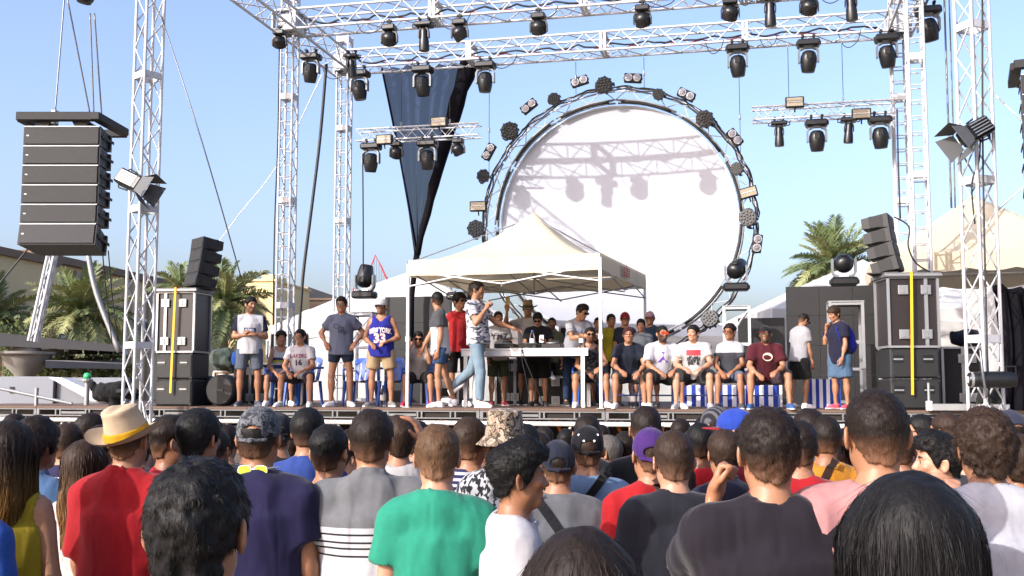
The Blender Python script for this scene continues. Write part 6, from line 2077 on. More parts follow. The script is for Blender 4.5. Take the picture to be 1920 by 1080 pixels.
MB().add([(1.5, -.35, zt1 - .02), (1.75, -.35, zt1 - .02), (2.75, -.35, 1.55), (2.35, -.35, 1.55), (1.5, .09, zt1 - .02), (1.75, .09, zt1 - .02), (2.75, .09, 1.55), (2.35, .09, 1.55)],
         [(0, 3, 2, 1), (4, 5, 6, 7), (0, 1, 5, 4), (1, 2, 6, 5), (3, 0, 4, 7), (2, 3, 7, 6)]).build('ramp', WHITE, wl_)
MB().box((.6, -.02, zt1 - .32), (.68, .01, zt1 - .2)).build('wall_lamp', BLK_M, wl_)
hr = thing('handrail', at(-10, 760, 19), 0, 'sloping grey tube handrail in front of the low white wall', 'handrail')
hr.location.z = 0
q0, q1 = at(-40, 720, 19) - hr.location, at(135, 757, 19) - hr.location
bar('rail', hr, q0, q1, .03, BAR_D)
for t in (.18, .62): q_ = q0.lerp(q1, t); bar('post', hr, (q_.x, q_.y, 0), (q_.x, q_.y, q_.z + (.15 if t > .5 else 0)), .035, BAR_D)
gl = thing('beacon_post', at(162, 760, 19.5), 0, 'grey post topped by a small green lamp before the white ramp', 'beacon')
gl.location.z = 0
zg = at(162, 716, 19.5).z
bar('post', gl, (0, 0, 0), (0, 0, zg), .045, BAR_D); MB().lathe([(.09, zg), (.1, zg + .02), (.1, zg + .05), (.05, zg + .06)], 14).build('collar', ALU_D, gl); MB().lathe([(.065, zg + .061), (.07, zg + .1), (.06, zg + .15), (0, zg + .17)], 14).build('green_lamp', mat('green_plastic', '#2aa860', .3), gl, smooth=True)
dk = thing('covered_machine', at(215, 745, 18.6), 0, 'dark covered lighting gear at the foot of the left tower', 'machine')
V, Q = sdf_mesh([C((-.2, 0, .1), (.12, 0, .14), .15, k=.05), C((.1, 0, .1), (.35, 0, .05), .1, k=.05), C((-.3, 0, .0), (-.38, 0, .22), .07, k=.05), C((0, .05, -.3), (0, .05, .1), .12, k=.06)], .03, noise=(.03, (12, 12, 12), 2), pad=.03)
link('cover', np_mesh('cover', V, Q, M_CLOTH, np.tile(A3(lin('#1b1c20')), (len(V), 1))), dk)
MB().tube([(.1, -.16, .1), (.42, -.16, .12)], .05, 10).build('lamp_barrel', BLK, dk)

# ---------------------------------------------------------------- palms
FRN = [mat('palm_leaf', '#606d45', .6, var=.3, scale=2), mat('palm_leaf_pale', '#86895c', .6, var=.25, scale=2)]
TRK = mat('palm_trunk', '#6a5640', .9, var=.3, scale=6, bump=.8, bscale=14)
def frond_mesh(L_, droop, seed, m, dens=44, lw=.012, ll=.48):
    r_ = random.Random(seed); mb = MB()
    pts = []
    for i in range(13):
        t = i / 12
        pts.append(Vector((L_ * (t - .12 * droop * t * t), r_.uniform(-.01, .01), L_ * (.32 * t - droop * t * t))))
    mb.tube(pts, [.022 * (1 - .8 * i / 12) for i in range(13)], 5)
    for s_ in (-1, 1):
        for k in range(dens):
            t = .1 + .9 * (k + .5 + r_.uniform(-.3, .3)) / dens
            x = t * 12; i = min(11, int(x)); p_ = pts[i].lerp(pts[i + 1], x - i); d = (pts[i + 1] - pts[i]).normalized()
            ln = L_ * ll * (math.sin(PI * (.12 + .80 * t))) ** .7 * r_.uniform(.8, 1.1) * .62
            side = Vector((0, s_, 0)); up = d.cross(side) * s_ * -1
            v_ = (d * r_.uniform(.55, .85) + side * .75 + Vector((0, 0, r_.uniform(-.05, .38)))).normalized()
            tip = p_ + v_ * ln + Vector((0, 0, -.22 * ln * droop * 2))
            md = p_ + v_ * ln * .5 + Vector((0, 0, .02))
            wv_ = d * lw * r_.uniform(.8, 1.3)
            mb.add([p_ - wv_ * .6, p_ + wv_ * .6, md + wv_, md - wv_, tip], [(0, 1, 2, 3), (3, 2, 4)])
    return mb.mesh('frond', m)
FM = [frond_mesh(1.0, d_, 10 + i, FRN[i % 2], 54 + 2 * i) for i, d_ in enumerate((.12, .3, .5, .75, .95, .4))]
def palm(p_, ht, L_, n, label, seed, spread=1.0, tr=.2):
    r_ = random.Random(seed)
    o = thing('palm_tree', p_, r_.uniform(0, 6), label, 'palm tree', 'palm trees behind the stage')
    prof = []
    for k in range(26):
        z = ht * k / 25; prof.append((tr * (1.1 - .3 * k / 25) * (1.1 if k % 2 else .94), z))
    prof += [(tr * 1.25, ht + .1), (tr * .9, ht + .35), (0, ht + .5)]
    MB().lathe(prof, 12).build('trunk', TRK, o)
    for k in range(n):
        el = (1 - (k + .5) / n)                       # 1 = upright centre, 0 = hanging skirt
        idx = min(4, int((1 - el) * 4.2 + r_.uniform(0, .9)))
        az = k * 2.39996 + r_.uniform(-.2, .2)
        pitch = R(-78 * el ** 1.1 + 22 + r_.uniform(-9, 9)) * spread
        sc = L_ * r_.uniform(.82, 1.08)
        M = Matrix.Translation((0, 0, ht + .25)) @ Matrix.Rotation(az, 4, 'Z') @ Matrix.Rotation(pitch, 4, 'Y') @ Matrix.Rotation(r_.uniform(-.3, .3), 4, 'X') @ Matrix.Scale(sc, 4)
        link('frond', FM[idx], o, M)
    return o
def palm_px(x, y, Y, L_, n, label, seed, **k):
    c_ = at(x, y, Y); return palm((c_.x, c_.y, 0), c_.z - .3, L_, n, label, seed, **k)
palm_px(152, 592, 31, 1.75, 46, 'broad bushy palm below the hanging speaker array', 1)
palm_px(-12, 600, 33, 1.5, 34, 'dark palm cut by the picture edge beside the warehouse end', 2)
palm_px(338, 540, 35, 1.1, 26, 'slim palm showing just behind the stacked flight case', 3)
palm_px(418, 572, 34, 1.7, 44, 'bushy palm between the stacked speakers and the yellow house', 4)
palm_px(360, 600, 37, 1.5, 34, 'shaded palm hidden behind the stacked speakers', 6)
palm_px(1567, 506, 33, 1.65, 64, 'tall palm against the sky above the right black panel wall', 5)
def shrub(x, y, Y, r_, label, seed):
    c_ = at(x, y, Y); rr_ = random.Random(seed); mb = MB()
    for k in range(900):
        d = Vector((rr_.gauss(0, 1), rr_.gauss(0, 1), rr_.gauss(0, .8))).normalized() * r_ * rr_.random() ** .4
        d.x *= 1.6
        a = Vector((rr_.uniform(-1, 1), rr_.uniform(-1, 1), rr_.uniform(-1, 1))).normalized(); b = a.cross(Vector((.3, .5, .8))).normalized(); s_ = rr_.uniform(.05, .11)
        mb.add([d - a * s_, d + b * s_ * .5, d + a * s_, d - b * s_ * .5], [(0, 1, 2, 3)])
    o = thing('shrub', (c_.x, c_.y, 0), 0, label, 'shrub', 'shrubs by the white wall')
    mb.build('foliage', FRN[0], o, Matrix.Translation((0, 0, c_.z))); bar('trunk', o, (0, 0, 0), (0, 0, c_.z), .06, BAR_T)
BAR_T = unit_tube('bar_trunk', TRK)
shrub(100, 690, 26, .45, 'dark green shrub behind the mushroom column', 1); shrub(195, 694, 27, .5, 'dark green shrub below the lower shade roof by the tower', 2)
shrub(10, 640, 30, .8, 'dark shrub at the picture edge behind the shade roof', 3); shrub(60, 700, 28, .5, 'dark green shrub beside the mushroom column foot', 4)
# ---------------------------------------------------------------- people on the stage
def SEAT(s, o=.3, fw=0.0, kn=0.0): return dict(t=(s * o, -1, .02 + kn), s=(s * .02, fw - .06, -1))
SUNG = dict(kind='sun')
G_SIT = 'people seated on the stage'; G_STD = 'people standing on the stage'
def sp(x, ytop, v, rz, label, H=None, grp=G_STD, **k):
    P_ = onv(x, ytop, v)
    h = H or (P_.z - DECK - .0)
    k.setdefault('bh', .027); k.setdefault('ch', .020); k.setdefault('hh', .008)
    k.setdefault('strands', 450); k.setdefault('slen', .016); k.setdefault('slift', .4); k.setdefault('swid', .0012); k.setdefault('scurl', .2)
    return person((P_.x, P_.y, DECK + .004), R(rz), label, grp, H=h, **k)
def SJ():
    j = lambda a: random.uniform(-a, a)
    return dict(xm=dict(u=(-.22 + j(.1), -.42 + j(.18), -.88), f=(.50 + j(.12), -.75, -.38 + j(.16)), palm=(.3, 0, -1)), xp=dict(u=(.22 + j(.1), -.42 + j(.18), -.88), f=(-.50 + j(.12), -.75, -.38 + j(.16)), palm=(-.3, 0, -1)))
def seated(x, v, rz, label, **k):
    k['top'].setdefault('hem', -.02)
    r_ = sp(x, 640, v, rz, label, H=k.pop('H', 1.76), grp=G_SIT, **k)
    return r_
CROSS = dict(xm=dict(u=(-.28, -.12, -.95), f=(.82, -.55, .12), palm=(0, .6, -1)), xp=dict(u=(.28, -.12, -.95), f=(-.85, -.5, .22), palm=(0, .6, -1)))
KNEES = lambda: dict(xm=dict(u=(-.22, -.42, -.88), f=(.50, -.75, -.38), palm=(.3, 0, -1)), xp=dict(u=(.22, -.42, -.88), f=(-.50, -.75, -.38), palm=(-.3, 0, -1)))
HIPS = dict(xm=dict(u=(-.66, .32, -.72), f=(.40, -.62, -.62), palm=(.3, 0, -1)), xp=dict(u=(.66, .32, -.72), f=(-.40, -.62, -.62), palm=(-.3, 0, -1)))

RAGLAN = cloth_bands('raglan_shirt', [(-.6, '#262c4a'), (-.215, '#e6e6ea'), (.215, '#262c4a')], axis=0, size=1.2, origin=-.6)
sp(470, 558, .55, 14, 'bearded man with arms crossed, white shirt with navy sleeves, grey shorts', w=1.08, hcol='black', beard=.6, skin='tan', top=dict(mat=RAGLAN, sleeve=.7, prints=[('poly', dict(poly=[(-.5, -.2), (.5, -.2), (.5, .2), (-.5, .2)], x=0, z=1.30, size=.2, col='#2c3550', grid=(6, 1))), ('text', dict(text='REBEL', x=0, z=1.30, size=.058, col='#c8ccd8', lift=.010))]),
   bottom=dict(col='#6c7584', len=.80), shoes=('#3a3f4c', '#9a9a9a'), hair=('under', .022, .005), head=(4, 25, 0), **CROSS, lm=dict(t=(-.10, 0, -1), yaw=-16), lp=dict(t=(.10, 0, -1), yaw=16))
VEST = cloth_bands('vest_stripes', [(0, '#dfe3e8'), (.64, '#3c4a78'), (.71, '#dfe3e8'), (.75, '#c7cf4a'), (.79, '#3c4a78'), (.84, '#dfe3e8')], size=1.4)
seated(527, 1.15, 12, 'young man in striped basketball vest, seated behind the sunglasses man in white', w=.9, hcol='dark', hair=('under', .03, .005), lean=14, head=(2, 8, 0), top=dict(kind='tank', mat=VEST), bottom=dict(col='#5a6ea8', len=.9), shoes=('#dddddd', '#eeeeee'), lm=SEAT(-1, .35, -.02), lp=SEAT(1, .25), **SJ())
seated(568, .62, -6, 'man with sunglasses and white basketball shirt, seated on a blue plastic chair', w=1.06, fat=.3, hcol='black', hair=('short', .018, .006), lean=15, head=(0, -18, 0), glasses=SUNG,
       top=dict(col='#e4e3e6', ease=.016, prints=[('text', dict(text='LAKERS', x=-.01, z=.85, size=.085, col='#6e2038', bold=.03)), ('text', dict(text='16', x=-.01, z=.735, size=.13, col='#2a1c3c', bold=.04))]), bottom=dict(col='#3a3a48', len=.92), shoes=('#b5b5b5', '#dddddd'), lm=SEAT(-1, .35), lp=SEAT(1, .38), **SJ())
sp(641, 558, .5, 0, 'smiling man with hands on hips, grey blue T-shirt, short denim shorts', w=1.0, hcol='black', hair=('quiff', .016, .006), glasses=SUNG, head=(0, -8, 0), top=dict(col='#737a90', ease=.02, hem=-.13, prints=[('text', dict(text='Cro', x=-.02, z=1.33, size=.12, col='#262a3c', roll=-14, bold=.02)), ('text', dict(text='sby', x=.04, z=1.26, size=.11, col='#262a3c', roll=-10, bold=.03))]),
   bottom=dict(col='#24344e', len=.50), shoes=('#e6e6e4', '#f0f0f0'), **HIPS, lm=dict(t=(-.14, 0, -1), yaw=-28), lp=dict(t=(.14, 0, -1), yaw=28))
JER = cloth_bands('blue_jersey', [(0, '#2a2fa0'), (2, '#2a2fa0')], size=3)
sp(716, 561, .5, -4, 'man in white cap and blue New York basketball vest, beige shorts', w=1.08, hcol='dark', hair=('short', .012, .005), beard=.5, glasses=SUNG, skin='tan', cap=dict(kind='cap_flat', col=dict(crown='#e6e4e6', brim='#dcdce2'), pitch=-6), head=(3, -18, 0),
   top=dict(kind='tank', mat=JER, hem=-.15, ease=.022, prints=[('text', dict(text='NEW YORK', sx=.6, x=0, z=1.27, size=.115, col='#e8d8d4', bold=.035, bend=.03)), ('text', dict(text='33', x=0, z=1.13, size=.21, col='#e8a27a', bold=.05)), ('text', dict(text='33', x=0, z=1.13, size=.21, col='#eee6e6', bold=.0, lift=.012))]),
   bottom=dict(col='#c8ad86', len=.74, ease=.026), shoes=('#6c6a68', '#e8e8e8'), xm=dict(u=(-.34, .02, -.92), f=(.5, -.72, -.35), palm=(0, .2, -1)), xp=dict(u=(.36, .02, -.92), f=(-.58, -.70, -.25), palm=(0, .2, -1)), lm=dict(t=(-.13, 0, -1), yaw=-30), lp=dict(t=(.16, 0, -1), yaw=30))
seated(785, 1.2, 4, 'man in dark sunglasses holding his face in both hands, seated by the tent leg', w=1.0, hcol='dark', hair=('quiff', .012, .006), beard=.5, lean=24, head=(6, 0, 0), glasses=SUNG, top=dict(col='#d3cecd'), bottom=dict(col='#1d1d20', len=.9), shoes=('#a02030', '#d8d8d8'),
       lm=SEAT(-1, .3), lp=SEAT(1, .3), xm=dict(u=(-.12, -.80, -.62), f=(.22, -.10, 1), palm=(.6, .6, 0), shape='fist'), xp=dict(u=(.12, -.80, -.62), f=(-.22, -.10, 1), palm=(-.6, .6, 0), shape='fist'))
HALF = cloth_bands('half_grey_shirt', [(0, '#dcdcde'), (1.30, '#54575c')], size=2.2)
HALF2 = cloth_bands('half_grey_shirt_short', [(0, '#dcdcde'), (1.27, '#54575c')], size=2.2)
sp(826, 548, .45, -78, 'thin man with glasses walking left, grey and white shirt, denim shorts', w=.92, hcol='black', hair=('short', .016, .006), glasses=dict(kind='clear'), head=(4, -80, 0), top=dict(mat=HALF, ease=.024, hem=-.16), bottom=dict(col='#3c5a86', len=.62, ease=.028), shoes=('#e8e8ea', '#f2f2f2'), lean=4,
   xm=dict(u=(-.12, -.35, -.95), f=(-.05, -.45, -.85)), xp=dict(u=(.14, .02, -1), f=(.02, -.18, -1)), lp=dict(t=(.02, -.12, -1), s=(0, .06, -1), yaw=4), lm=dict(t=(-.02, .22, -1), s=(0, .35, -1), yaw=-6, pitch=-18))
sp(861, 551, 1.25, 16, 'youth with dark fringe and red sleeveless top standing behind the singer', w=.88, hcol='black', hair=('mop', .03, .012), head=(0, 30, 0), glasses=SUNG, top=dict(kind='tee', col='#c22a30', sleeve=.3, ease=.015), bottom=dict(col='#1c1b1f', len=.95), shoes=('#e6e6e6', '#f0f0f0'))
PRINT_S = cloth_spots('brush_print_shirt', ['#e2e2ea', '#e2e2ea', '#e2e2ea', '#4a4c5e', '#7d8092'], scale=4.2, kind='NOISE', dist=.6, stretch=(1.5, 1.5, 3.4))
o_, S9 = sp(897, 527, .42, 66, 'singer striding with a microphone at his mouth, brush print shirt, pale jeans', w=1.0, hcol='dark', hair=('short', .016, .005), beard=.4, skin='tan', head=(2, 66 - 66 + 12, 0), top=dict(mat=PRINT_S, ease=.018, hem=-.08), bottom=dict(kind='jeans', col='#8fa9bb', ease=.022, flare=.02), shoes=('#e8e8ea', '#f2f2f2'), lean=-4,
   xm=dict(u=(-.35, -.42, -.75), f=(.40, -.40, .80), palm=(1, -.2, .2), shape='grip'), xp=dict(u=(.38, -.62, -.70), f=(.30, -.90, -.30), palm=(0, 0, -1)), lm=dict(t=(-.03, -.20, -1), s=(0, .04, -1), yaw=-4), lp=dict(t=(.06, .38, -.95), s=(.02, .85, -.68), yaw=8, pitch=-38))
mc = thing('microphone', (0, 0, 0), 0, 'black hand microphone held at the singer\'s mouth', 'microphone')
hd = Vector(S9['J'][-1]['wr'] + S9['J'][-1]['fd'] * .09); hc_ = Vector(S9['Hc'] + S9['Rh'] @ A3((0, -.14, -.055)))
Wm = o_.matrix_basis
a_, b_ = Wm @ hd, Wm @ hc_
dm = (b_ - a_).normalized()
mc.location = a_ - dm * .09
bar('handle', mc, (0, 0, 0), dm * .13, .014, BAR_B); MB().lathe([(0, -.03), (.02, -.022), (.028, 0), (.02, .022), (0, .03)], 12, Matrix.Translation(dm * .15)).build('mesh_head', GRY, mc, smooth=True)
# behind the table
sp(934, 585, 1.75, 14, 'man in white print shirt reaching over the table behind the singer', w=1.0, hcol='dark', top=dict(col='#cfcbcb', ease=.02, prints=[('text', dict(text='YMZ', x=0, z=1.20, size=.15, col='#3c3438', bold=.03))]), bottom=dict(col='#4c5a44', len=.9), shoes=('#8a3030', '#dddddd'), xp=dict(u=(.2, -.35, -.9), f=(.2, -.9, -.35)), xm=dict(u=(-.2, .0, -1), f=(0, -.4, -.9)))
o_, S11 = sp(990, 566, 2.35, -6, 'man in straw hat raising a phone above his head, white shirt', w=.98, hcol='brown', cap=dict(kind='fedora', col=dict(crown='#c9b089', ribbon='#8a6a4a', brim='#c9b089')), glasses=SUNG, top=dict(col='#dcd8d6'), bottom=dict(col='#20222a', len=.9), shoes=('#222222', '#cccccc'), xm=dict(u=(-.55, -.55, -.15), f=(.12, -.25, .95), palm=(0, 1, 0), shape='grip'))
def phone(pp, arm, label, col, scr=True, rl=0):
    o, S_ = pp
    c_ = o.matrix_basis @ Vector(S_['J'][arm]['wr'] + S_['J'][arm]['hd'] * .12 + A3((0, .0, .0)))
    t = thing('phone', c_, o.rotation_euler.z, label, 'phone', 'phones held by people on the stage')
    b = MB().box((-.038, -.005, -.03), (.038, .005, .125), bev=.004).build('body', mat('phone_' + label.split()[0], col, .3), t, Matrix.Rotation(R(rl), 4, 'X'))
    MB().box((-.034, .0055, -.02), (.034, .007, .115)).build('screen', GLS, b); return t
phone((o_, S11), -1, 'gold phone held up by the man in the straw hat', '#a88a4a')
NAVT = '#16171f'
o_, S12 = sp(1009, 586, 1.75, -4, 'DJ in dark T-shirt and sunglasses looking down at a white phone', w=1.08, fat=.3, hcol='black', hair=('mop', .02, .008), head=(26, -4, 0), glasses=SUNG, top=dict(col=NAVT, ease=.022), bottom=dict(col='#151517', len=.95, ease=.03), shoes=('#2a2422', '#555555'), xm=dict(u=(-.3, -.35, -.88), f=(.5, -.8, .05), palm=(0, .5, 1)), xp=dict(u=(.3, -.35, -.88), f=(-.45, -.82, .15), palm=(0, .5, 1)))
phone((o_, S12), 1, 'white phone held by the DJ over the table', '#d8d8da', rl=-30)
sp(1035, 596, 2.75, -8, 'short haired man in olive T-shirt standing further back behind the DJ', w=.95, hcol='dark', hair=('short', .008, .004), beard=.3, skin='tan', top=dict(col='#7e8468'), bottom=dict(col='#3a3a3c'), shoes=('#333333', '#888888'))
o_, S14 = sp(1075, 594, 1.7, 22, 'man in pale grey T-shirt and jeans leaning over the table to a phone', H=1.80, w=1.0, hcol='dark', hair=('quiff', .018, .008), lean=26, head=(22, 24, 0), glasses=SUNG, top=dict(col='#c9c9d2', ease=.016), bottom=dict(kind='jeans', col='#2c4264'), shoes=('#2a2a2c', '#777777'), xm=dict(u=(-.15, -.6, -.8), f=(.4, -.85, .1)), xp=dict(u=(.2, -.6, -.8), f=(-.25, -.95, .1), shape='grip'))
phone((o_, S14), 1, 'dark phone in the hands of the leaning man', '#20222a', rl=-40)
TANK2 = cloth_spots('dark_pattern_vest', ['#3c3a3e', '#6e6a66', '#2a2c36'], scale=30)
seated(1105, 1.25, 4, 'stubbly man with sunglasses and patterned vest, seated at the table end', w=1.02, hcol='dark', hair=('under', .016, .005), beard=.6, glasses=SUNG, lean=8, top=dict(kind='tank', mat=TANK2), bottom=dict(mat=TANK2, len=.95), shoes=('#cccccc', '#e8e8e8'), lm=SEAT(-1, .5), lp=SEAT(1, .3), **SJ())
sp(1122, 596, 2.4, -10, 'man with dark hair half hidden behind the front tent leg', w=.95, hcol='black', top=dict(col='#3a2022'), bottom=dict(col='#222226'), shoes=('#222222', '#777777'))
sp(1146, 640, 2.2, 12, 'person in bright yellow T-shirt half hidden right of the tent leg', H=1.6, w=1.0, hcol='dark', top=dict(col='#c9b52c', sleeve=.75), bottom=dict(col='#303036'), shoes=('#333333', '#888888'))
# right-hand row
seated(1178, .62, -4, 'smiling man in navy T-shirt and dark red cap, seated by the rear tent leg', w=1.04, hcol='dark', hair=('short', .012, .006), lean=20, head=(0, -4, 0), cap=dict(kind='cap', col=dict(crown='#4a1c22', brim='#3a161c'), back=180), top=dict(col='#1d2436', ease=.016), bottom=dict(col='#43484e', len=.92), shoes=('#b8b8b8', '#e0e0e0'), lm=SEAT(-1, .3), lp=SEAT(1, .3), **SJ())
sp(1202, 600, 1.6, -14, 'man in grey T-shirt standing behind the rear tent leg', w=1.0, hcol='black', hair=('quiff', .016, .006), top=dict(col='#6a7076'), bottom=dict(col='#2a2c32'), shoes=('#333333', '#999999'))
sp(1172, 616, 2.1, 10, 'person in red cap just behind the seated navy shirt man', H=1.62, w=.9, hcol='dark', cap=dict(kind='cap', col=dict(crown='#b02a34', brim='#a02028')), top=dict(col='#2a2e3a'), bottom=dict(col='#2a2c32'), shoes=('#333333', '#999999'))
sp(1219, 617, 2.0, -20, 'person in pink and white cap behind the white football jersey man', H=1.62, w=.9, hcol='dark', cap=dict(kind='cap', col=dict(crown='#c89aa0', brim='#c05060')), top=dict(col='#3a4a5e'), bottom=dict(col='#2a2c32'), shoes=('#333333', '#999999'))
seated(1238, .6, 2, 'bearded man with red sunglasses and white football jersey, seated', w=1.14, fat=.35, hcol='black', hair=('short', .014, .006), beard=.9, lean=18, head=(0, 12, 0), glasses=dict(kind='sun', lens='#c03a18', frame='#a82a18'), top=dict(kind='tee', col='#dedee6', ease=.022, sleeve=.8, prints=[('text', dict(text='A', x=0, z=.79, size=.2, col='#5a2f8e', bold=.06))]),
       bottom=dict(col='#1f2024', len=.98, ease=.03), shoes=('#d0cac0', '#e8e8e8'), lm=SEAT(-1, .34), lp=SEAT(1, .34), **SJ())
seated(1302, .62, -14, 'heavy man in white T-shirt with red and black print, seated, dark shorts', w=1.16, fat=.45, hcol='black', hair=('short', .02, .008), skin='fair', lean=17, head=(0, -26, 0), top=dict(col='#dcd8d6', ease=.022, prints=[('poly', dict(poly=[(-1.05, -.4), (1.05, -.4), (1.05, .4), (-1.05, .4)], x=.0, z=.865, size=.105, col='#c02a34', grid=(8, 2))), ('text', dict(text='MARVEL', x=0, z=.945, size=.095, sx=.62, col='#f0e6e6', bold=.04, lift=.010)), ('text', dict(text='xKxMx', sx=.7, x=.0, z=.775, size=.10, col='#26262a', bold=.05)), ('text', dict(text='#&%&', sx=.7, x=.0, z=.71, size=.10, col='#26262a', bold=.05))]),
       bottom=dict(col='#34363c', len=.98, ease=.03), shoes=('#8a8a8e', '#d8d8d8'), lm=SEAT(-1, .36), lp=SEAT(1, .36), **SJ())
POLO2 = cloth_bands('two_tone_polo', [(0, '#4a4c54'), (.86, '#dedfe3')], size=2.0)
seated(1370, .66, -16, 'slim man in white and grey polo with sunglasses, seated upright', w=.92, hcol='dark', hair=('under', .024, .006), skin='olive', lean=10, head=(0, -24, 0), glasses=dict(kind='sun', lens='#4a1e14'), top=dict(kind='polo', mat=POLO2), bottom=dict(col='#66789a', len=.85), shoes=('#3c3c40', '#bbbbbb'), lm=SEAT(-1, .2), lp=SEAT(1, .2), **SJ())
seated(1434, .5, -10, 'man in red and black cap and maroon T-shirt, leaning forward, seated', w=1.14, fat=.2, hcol='dark', hair=('short', .012, .006), beard=.7, lean=26, head=(0, -16, 0), glasses=dict(kind='sun', lens='#3a2410'), cap=dict(kind='cap_flat', col=dict(crown='#1a1a1e', brim='#b02434'), back=-10, pitch=-4), top=dict(col='#5a1a28', ease=.024, sleeve=.72, prints=[('poly', dict(poly=[(math.cos(t) , .85 * math.sin(t)) for t in [2 * PI * i / 16 for i in range(16)]], x=.02, z=.79, size=.075, col='#c9b9a6'))]),
       bottom=dict(col='#4a3a44', len=.9, ease=.03), shoes=('#2c4a78', '#cccccc'), lm=SEAT(-1, .34), lp=SEAT(1, .55, -.1), **SJ())
sp(1496, 586, .75, 118, 'young man in pale grey T-shirt and black shorts, back turned, looking down', w=.92, hcol='dark', hair=('short', .012, .004), glasses=SUNG, lean=8, head=(26, 118 - 118 + 0, 0), top=dict(col='#bdbdc2', ease=.022), bottom=dict(col='#17171a', len=.9, ease=.03), shoes=('#e0dcda', '#f0f0f0'), xm=dict(u=(-.1, -.1, -1), f=(.02, -.3, -1)), lm=dict(t=(-.05, -.18, -1), s=(0, .1, -1)), lp=dict(t=(.05, .1, -1), s=(0, .2, -1), pitch=-10))
o_, S24 = sp(1572, 575, .6, -64, 'youth in navy T-shirt and denim shorts with a blue backpack, side on', w=.98, hcol='brown', hair=('mop', .028, .012), lean=6, head=(18, 0, 0), top=dict(col='#22233e', ease=.03, hem=-.16), bottom=dict(col='#5d7c9c', len=.92, ease=.04), shoes=('#c04a5a', '#f0e8e8'), xm=dict(u=(-.12, -.35, -.9), f=(.30, -.12, .95), shape='fist'), xp=dict(u=(.16, -.05, -1), f=(.02, -.35, -1)), lm=dict(t=(-.06, -.05, -1), yaw=-14), lp=dict(t=(.06, .05, -1), yaw=10))
bp = thing('backpack', o_.location, o_.rotation_euler.z, 'bright blue backpack on the shoulders of the navy shirt youth', 'backpack')
Tc_ = S24['Tcp']; q_ = Tc_((0, .20, .18))
V, Q = sdf_mesh([E(q_, (.15, .10, .21), k=.03), E(q_ + A3((0, .05, -.08)), (.13, .08, .12), k=.05), C(q_ + A3((0, -.02, .16)), q_ + A3((0, -.03, .26)), .05, .02, k=.08)], .014, noise=(.012, (14, 14, 8), 4), pad=.02)
link('bag', np_mesh('bag', V, Q, M_CLOTH, np.tile(A3(lin('#2a36b8')), (len(V), 1))), bp)
for s in (-1, 1):
    V, Q = sdf_mesh([C(Tc_((s * .10, .13, .40)), Tc_((s * .11, .04, .52)), .016, k=.01), C(Tc_((s * .11, .04, .52)), Tc_((s * .12, -.12, .42)), .016, k=.01), C(Tc_((s * .12, -.12, .42)), Tc_((s * .15, -.10, .22)), .014, k=.01)], .009)
    link('shoulder_strap', np_mesh('shoulder_strap', V, Q, M_CLOTH, np.tile(A3(lin('#1f2a94')), (len(V), 1))), bp)

# chairs under and behind them
for k, (x, v, lb, rz_) in enumerate(((527, 1.25, 'blue plastic chair under the basketball vest man', .2), (568, .72, 'blue plastic chair under the white basketball shirt man', -.1), (675, 1.5, 'empty blue plastic chair behind the grey blue shirt man', 0), (738, 1.6, 'empty blue plastic chair behind the blue jersey man', .1),
                                     (785, 1.3, 'blue plastic chair under the man holding his face', 0), (1105, 1.35, 'blue plastic chair under the patterned vest man', 0))):
    chair('mono', x, v, lb, rz_)
for x, v, lb in ((1178, .70, 'dark blue chair under the navy shirt man'), (1238, .68, 'dark blue chair under the football jersey man'), (1302, .70, 'dark blue chair under the heavy man in white'), (1370, .74, 'dark blue chair under the two-tone polo man'), (1434, .58, 'dark blue chair under the maroon shirt man')):
    chair('metal', x, v, lb)
# ---------------------------------------------------------------- the crowd
G_CR = 'people watching in the crowd'
def cr(x, ytop, d, yaw, label, **k):
    P_ = at(x, ytop, d)
    k.setdefault('bh', .035 if d > 4.8 else .028); k.setdefault('ch', .022 if d > 5.4 else .018 if d > 4.4 else .014); k.setdefault('hh', .0105 if d > 5.6 else .0088 if d > 4.3 else .0065)
    k.setdefault('bottom', dict(kind='jeans', col=random.choice(['#27324a', '#2c2c30', '#4a5a74', '#6a6458']), h=.05)); k.setdefault('shoes', ('#3a3a3c', '#b8b8b8'))
    k.setdefault('hands', 'low')
    k.setdefault('xm', dict(u=(-.16, -.05 * random.random(), -1), f=(random.uniform(-.0, .35), -.5, -.8))); k.setdefault('xp', dict(u=(.16, -.05 * random.random(), -1), f=(random.uniform(-.35, .0), -.5, -.8)))
    if d < 6.2 and k.get('hair', (0,))[0] != 'long': k.setdefault('strands', 500 if d > 5.2 else 1000 if d > 4 else 2500); k.setdefault('slen', .011); k.setdefault('slift', .3)
    return person((P_.x, P_.y, 0), PI + R(yaw), label, G_CR, H=P_.z / 1.0 - .004, **k)
def strap(o, a, b, w_, col):
    sh = [c for c in o.children if c.name.startswith(('t_shirt', 'polo'))][0].data
    bv = BVHTree.FromPolygons([v.co.copy() for v in sh.vertices], [tuple(q.vertices) for q in sh.polygons])
    V, n = [], 22
    d = Vector((b[0] - a[0], b[1] - a[1])).normalized(); pd = Vector((-d.y, d.x)) * w_
    for i in range(n + 1):
        t = i / n; x, z = a[0] + (b[0] - a[0]) * t, a[1] + (b[1] - a[1]) * t
        for s_ in (-1, 1):
            q = Vector((x + pd.x * s_, 1, z + pd.y * s_)); lo = bv.ray_cast(q, Vector((0, -1, 0)))[0]
            y = lo.y if lo is not None else (V[-2][1] if len(V) > 1 else .1)
            V.append((q.x, y + .009, q.z)); V.append((q.x, y - .004, q.z))
    Fs = []
    for i in range(n):
        k = i * 4
        Fs += [(k, k + 2, k + 6, k + 4), (k + 1, k, k + 4, k + 5), (k + 2, k + 3, k + 7, k + 6)]
    attach_poly('bag_strap', V, Fs, M_CLOTH, o, lin(col))
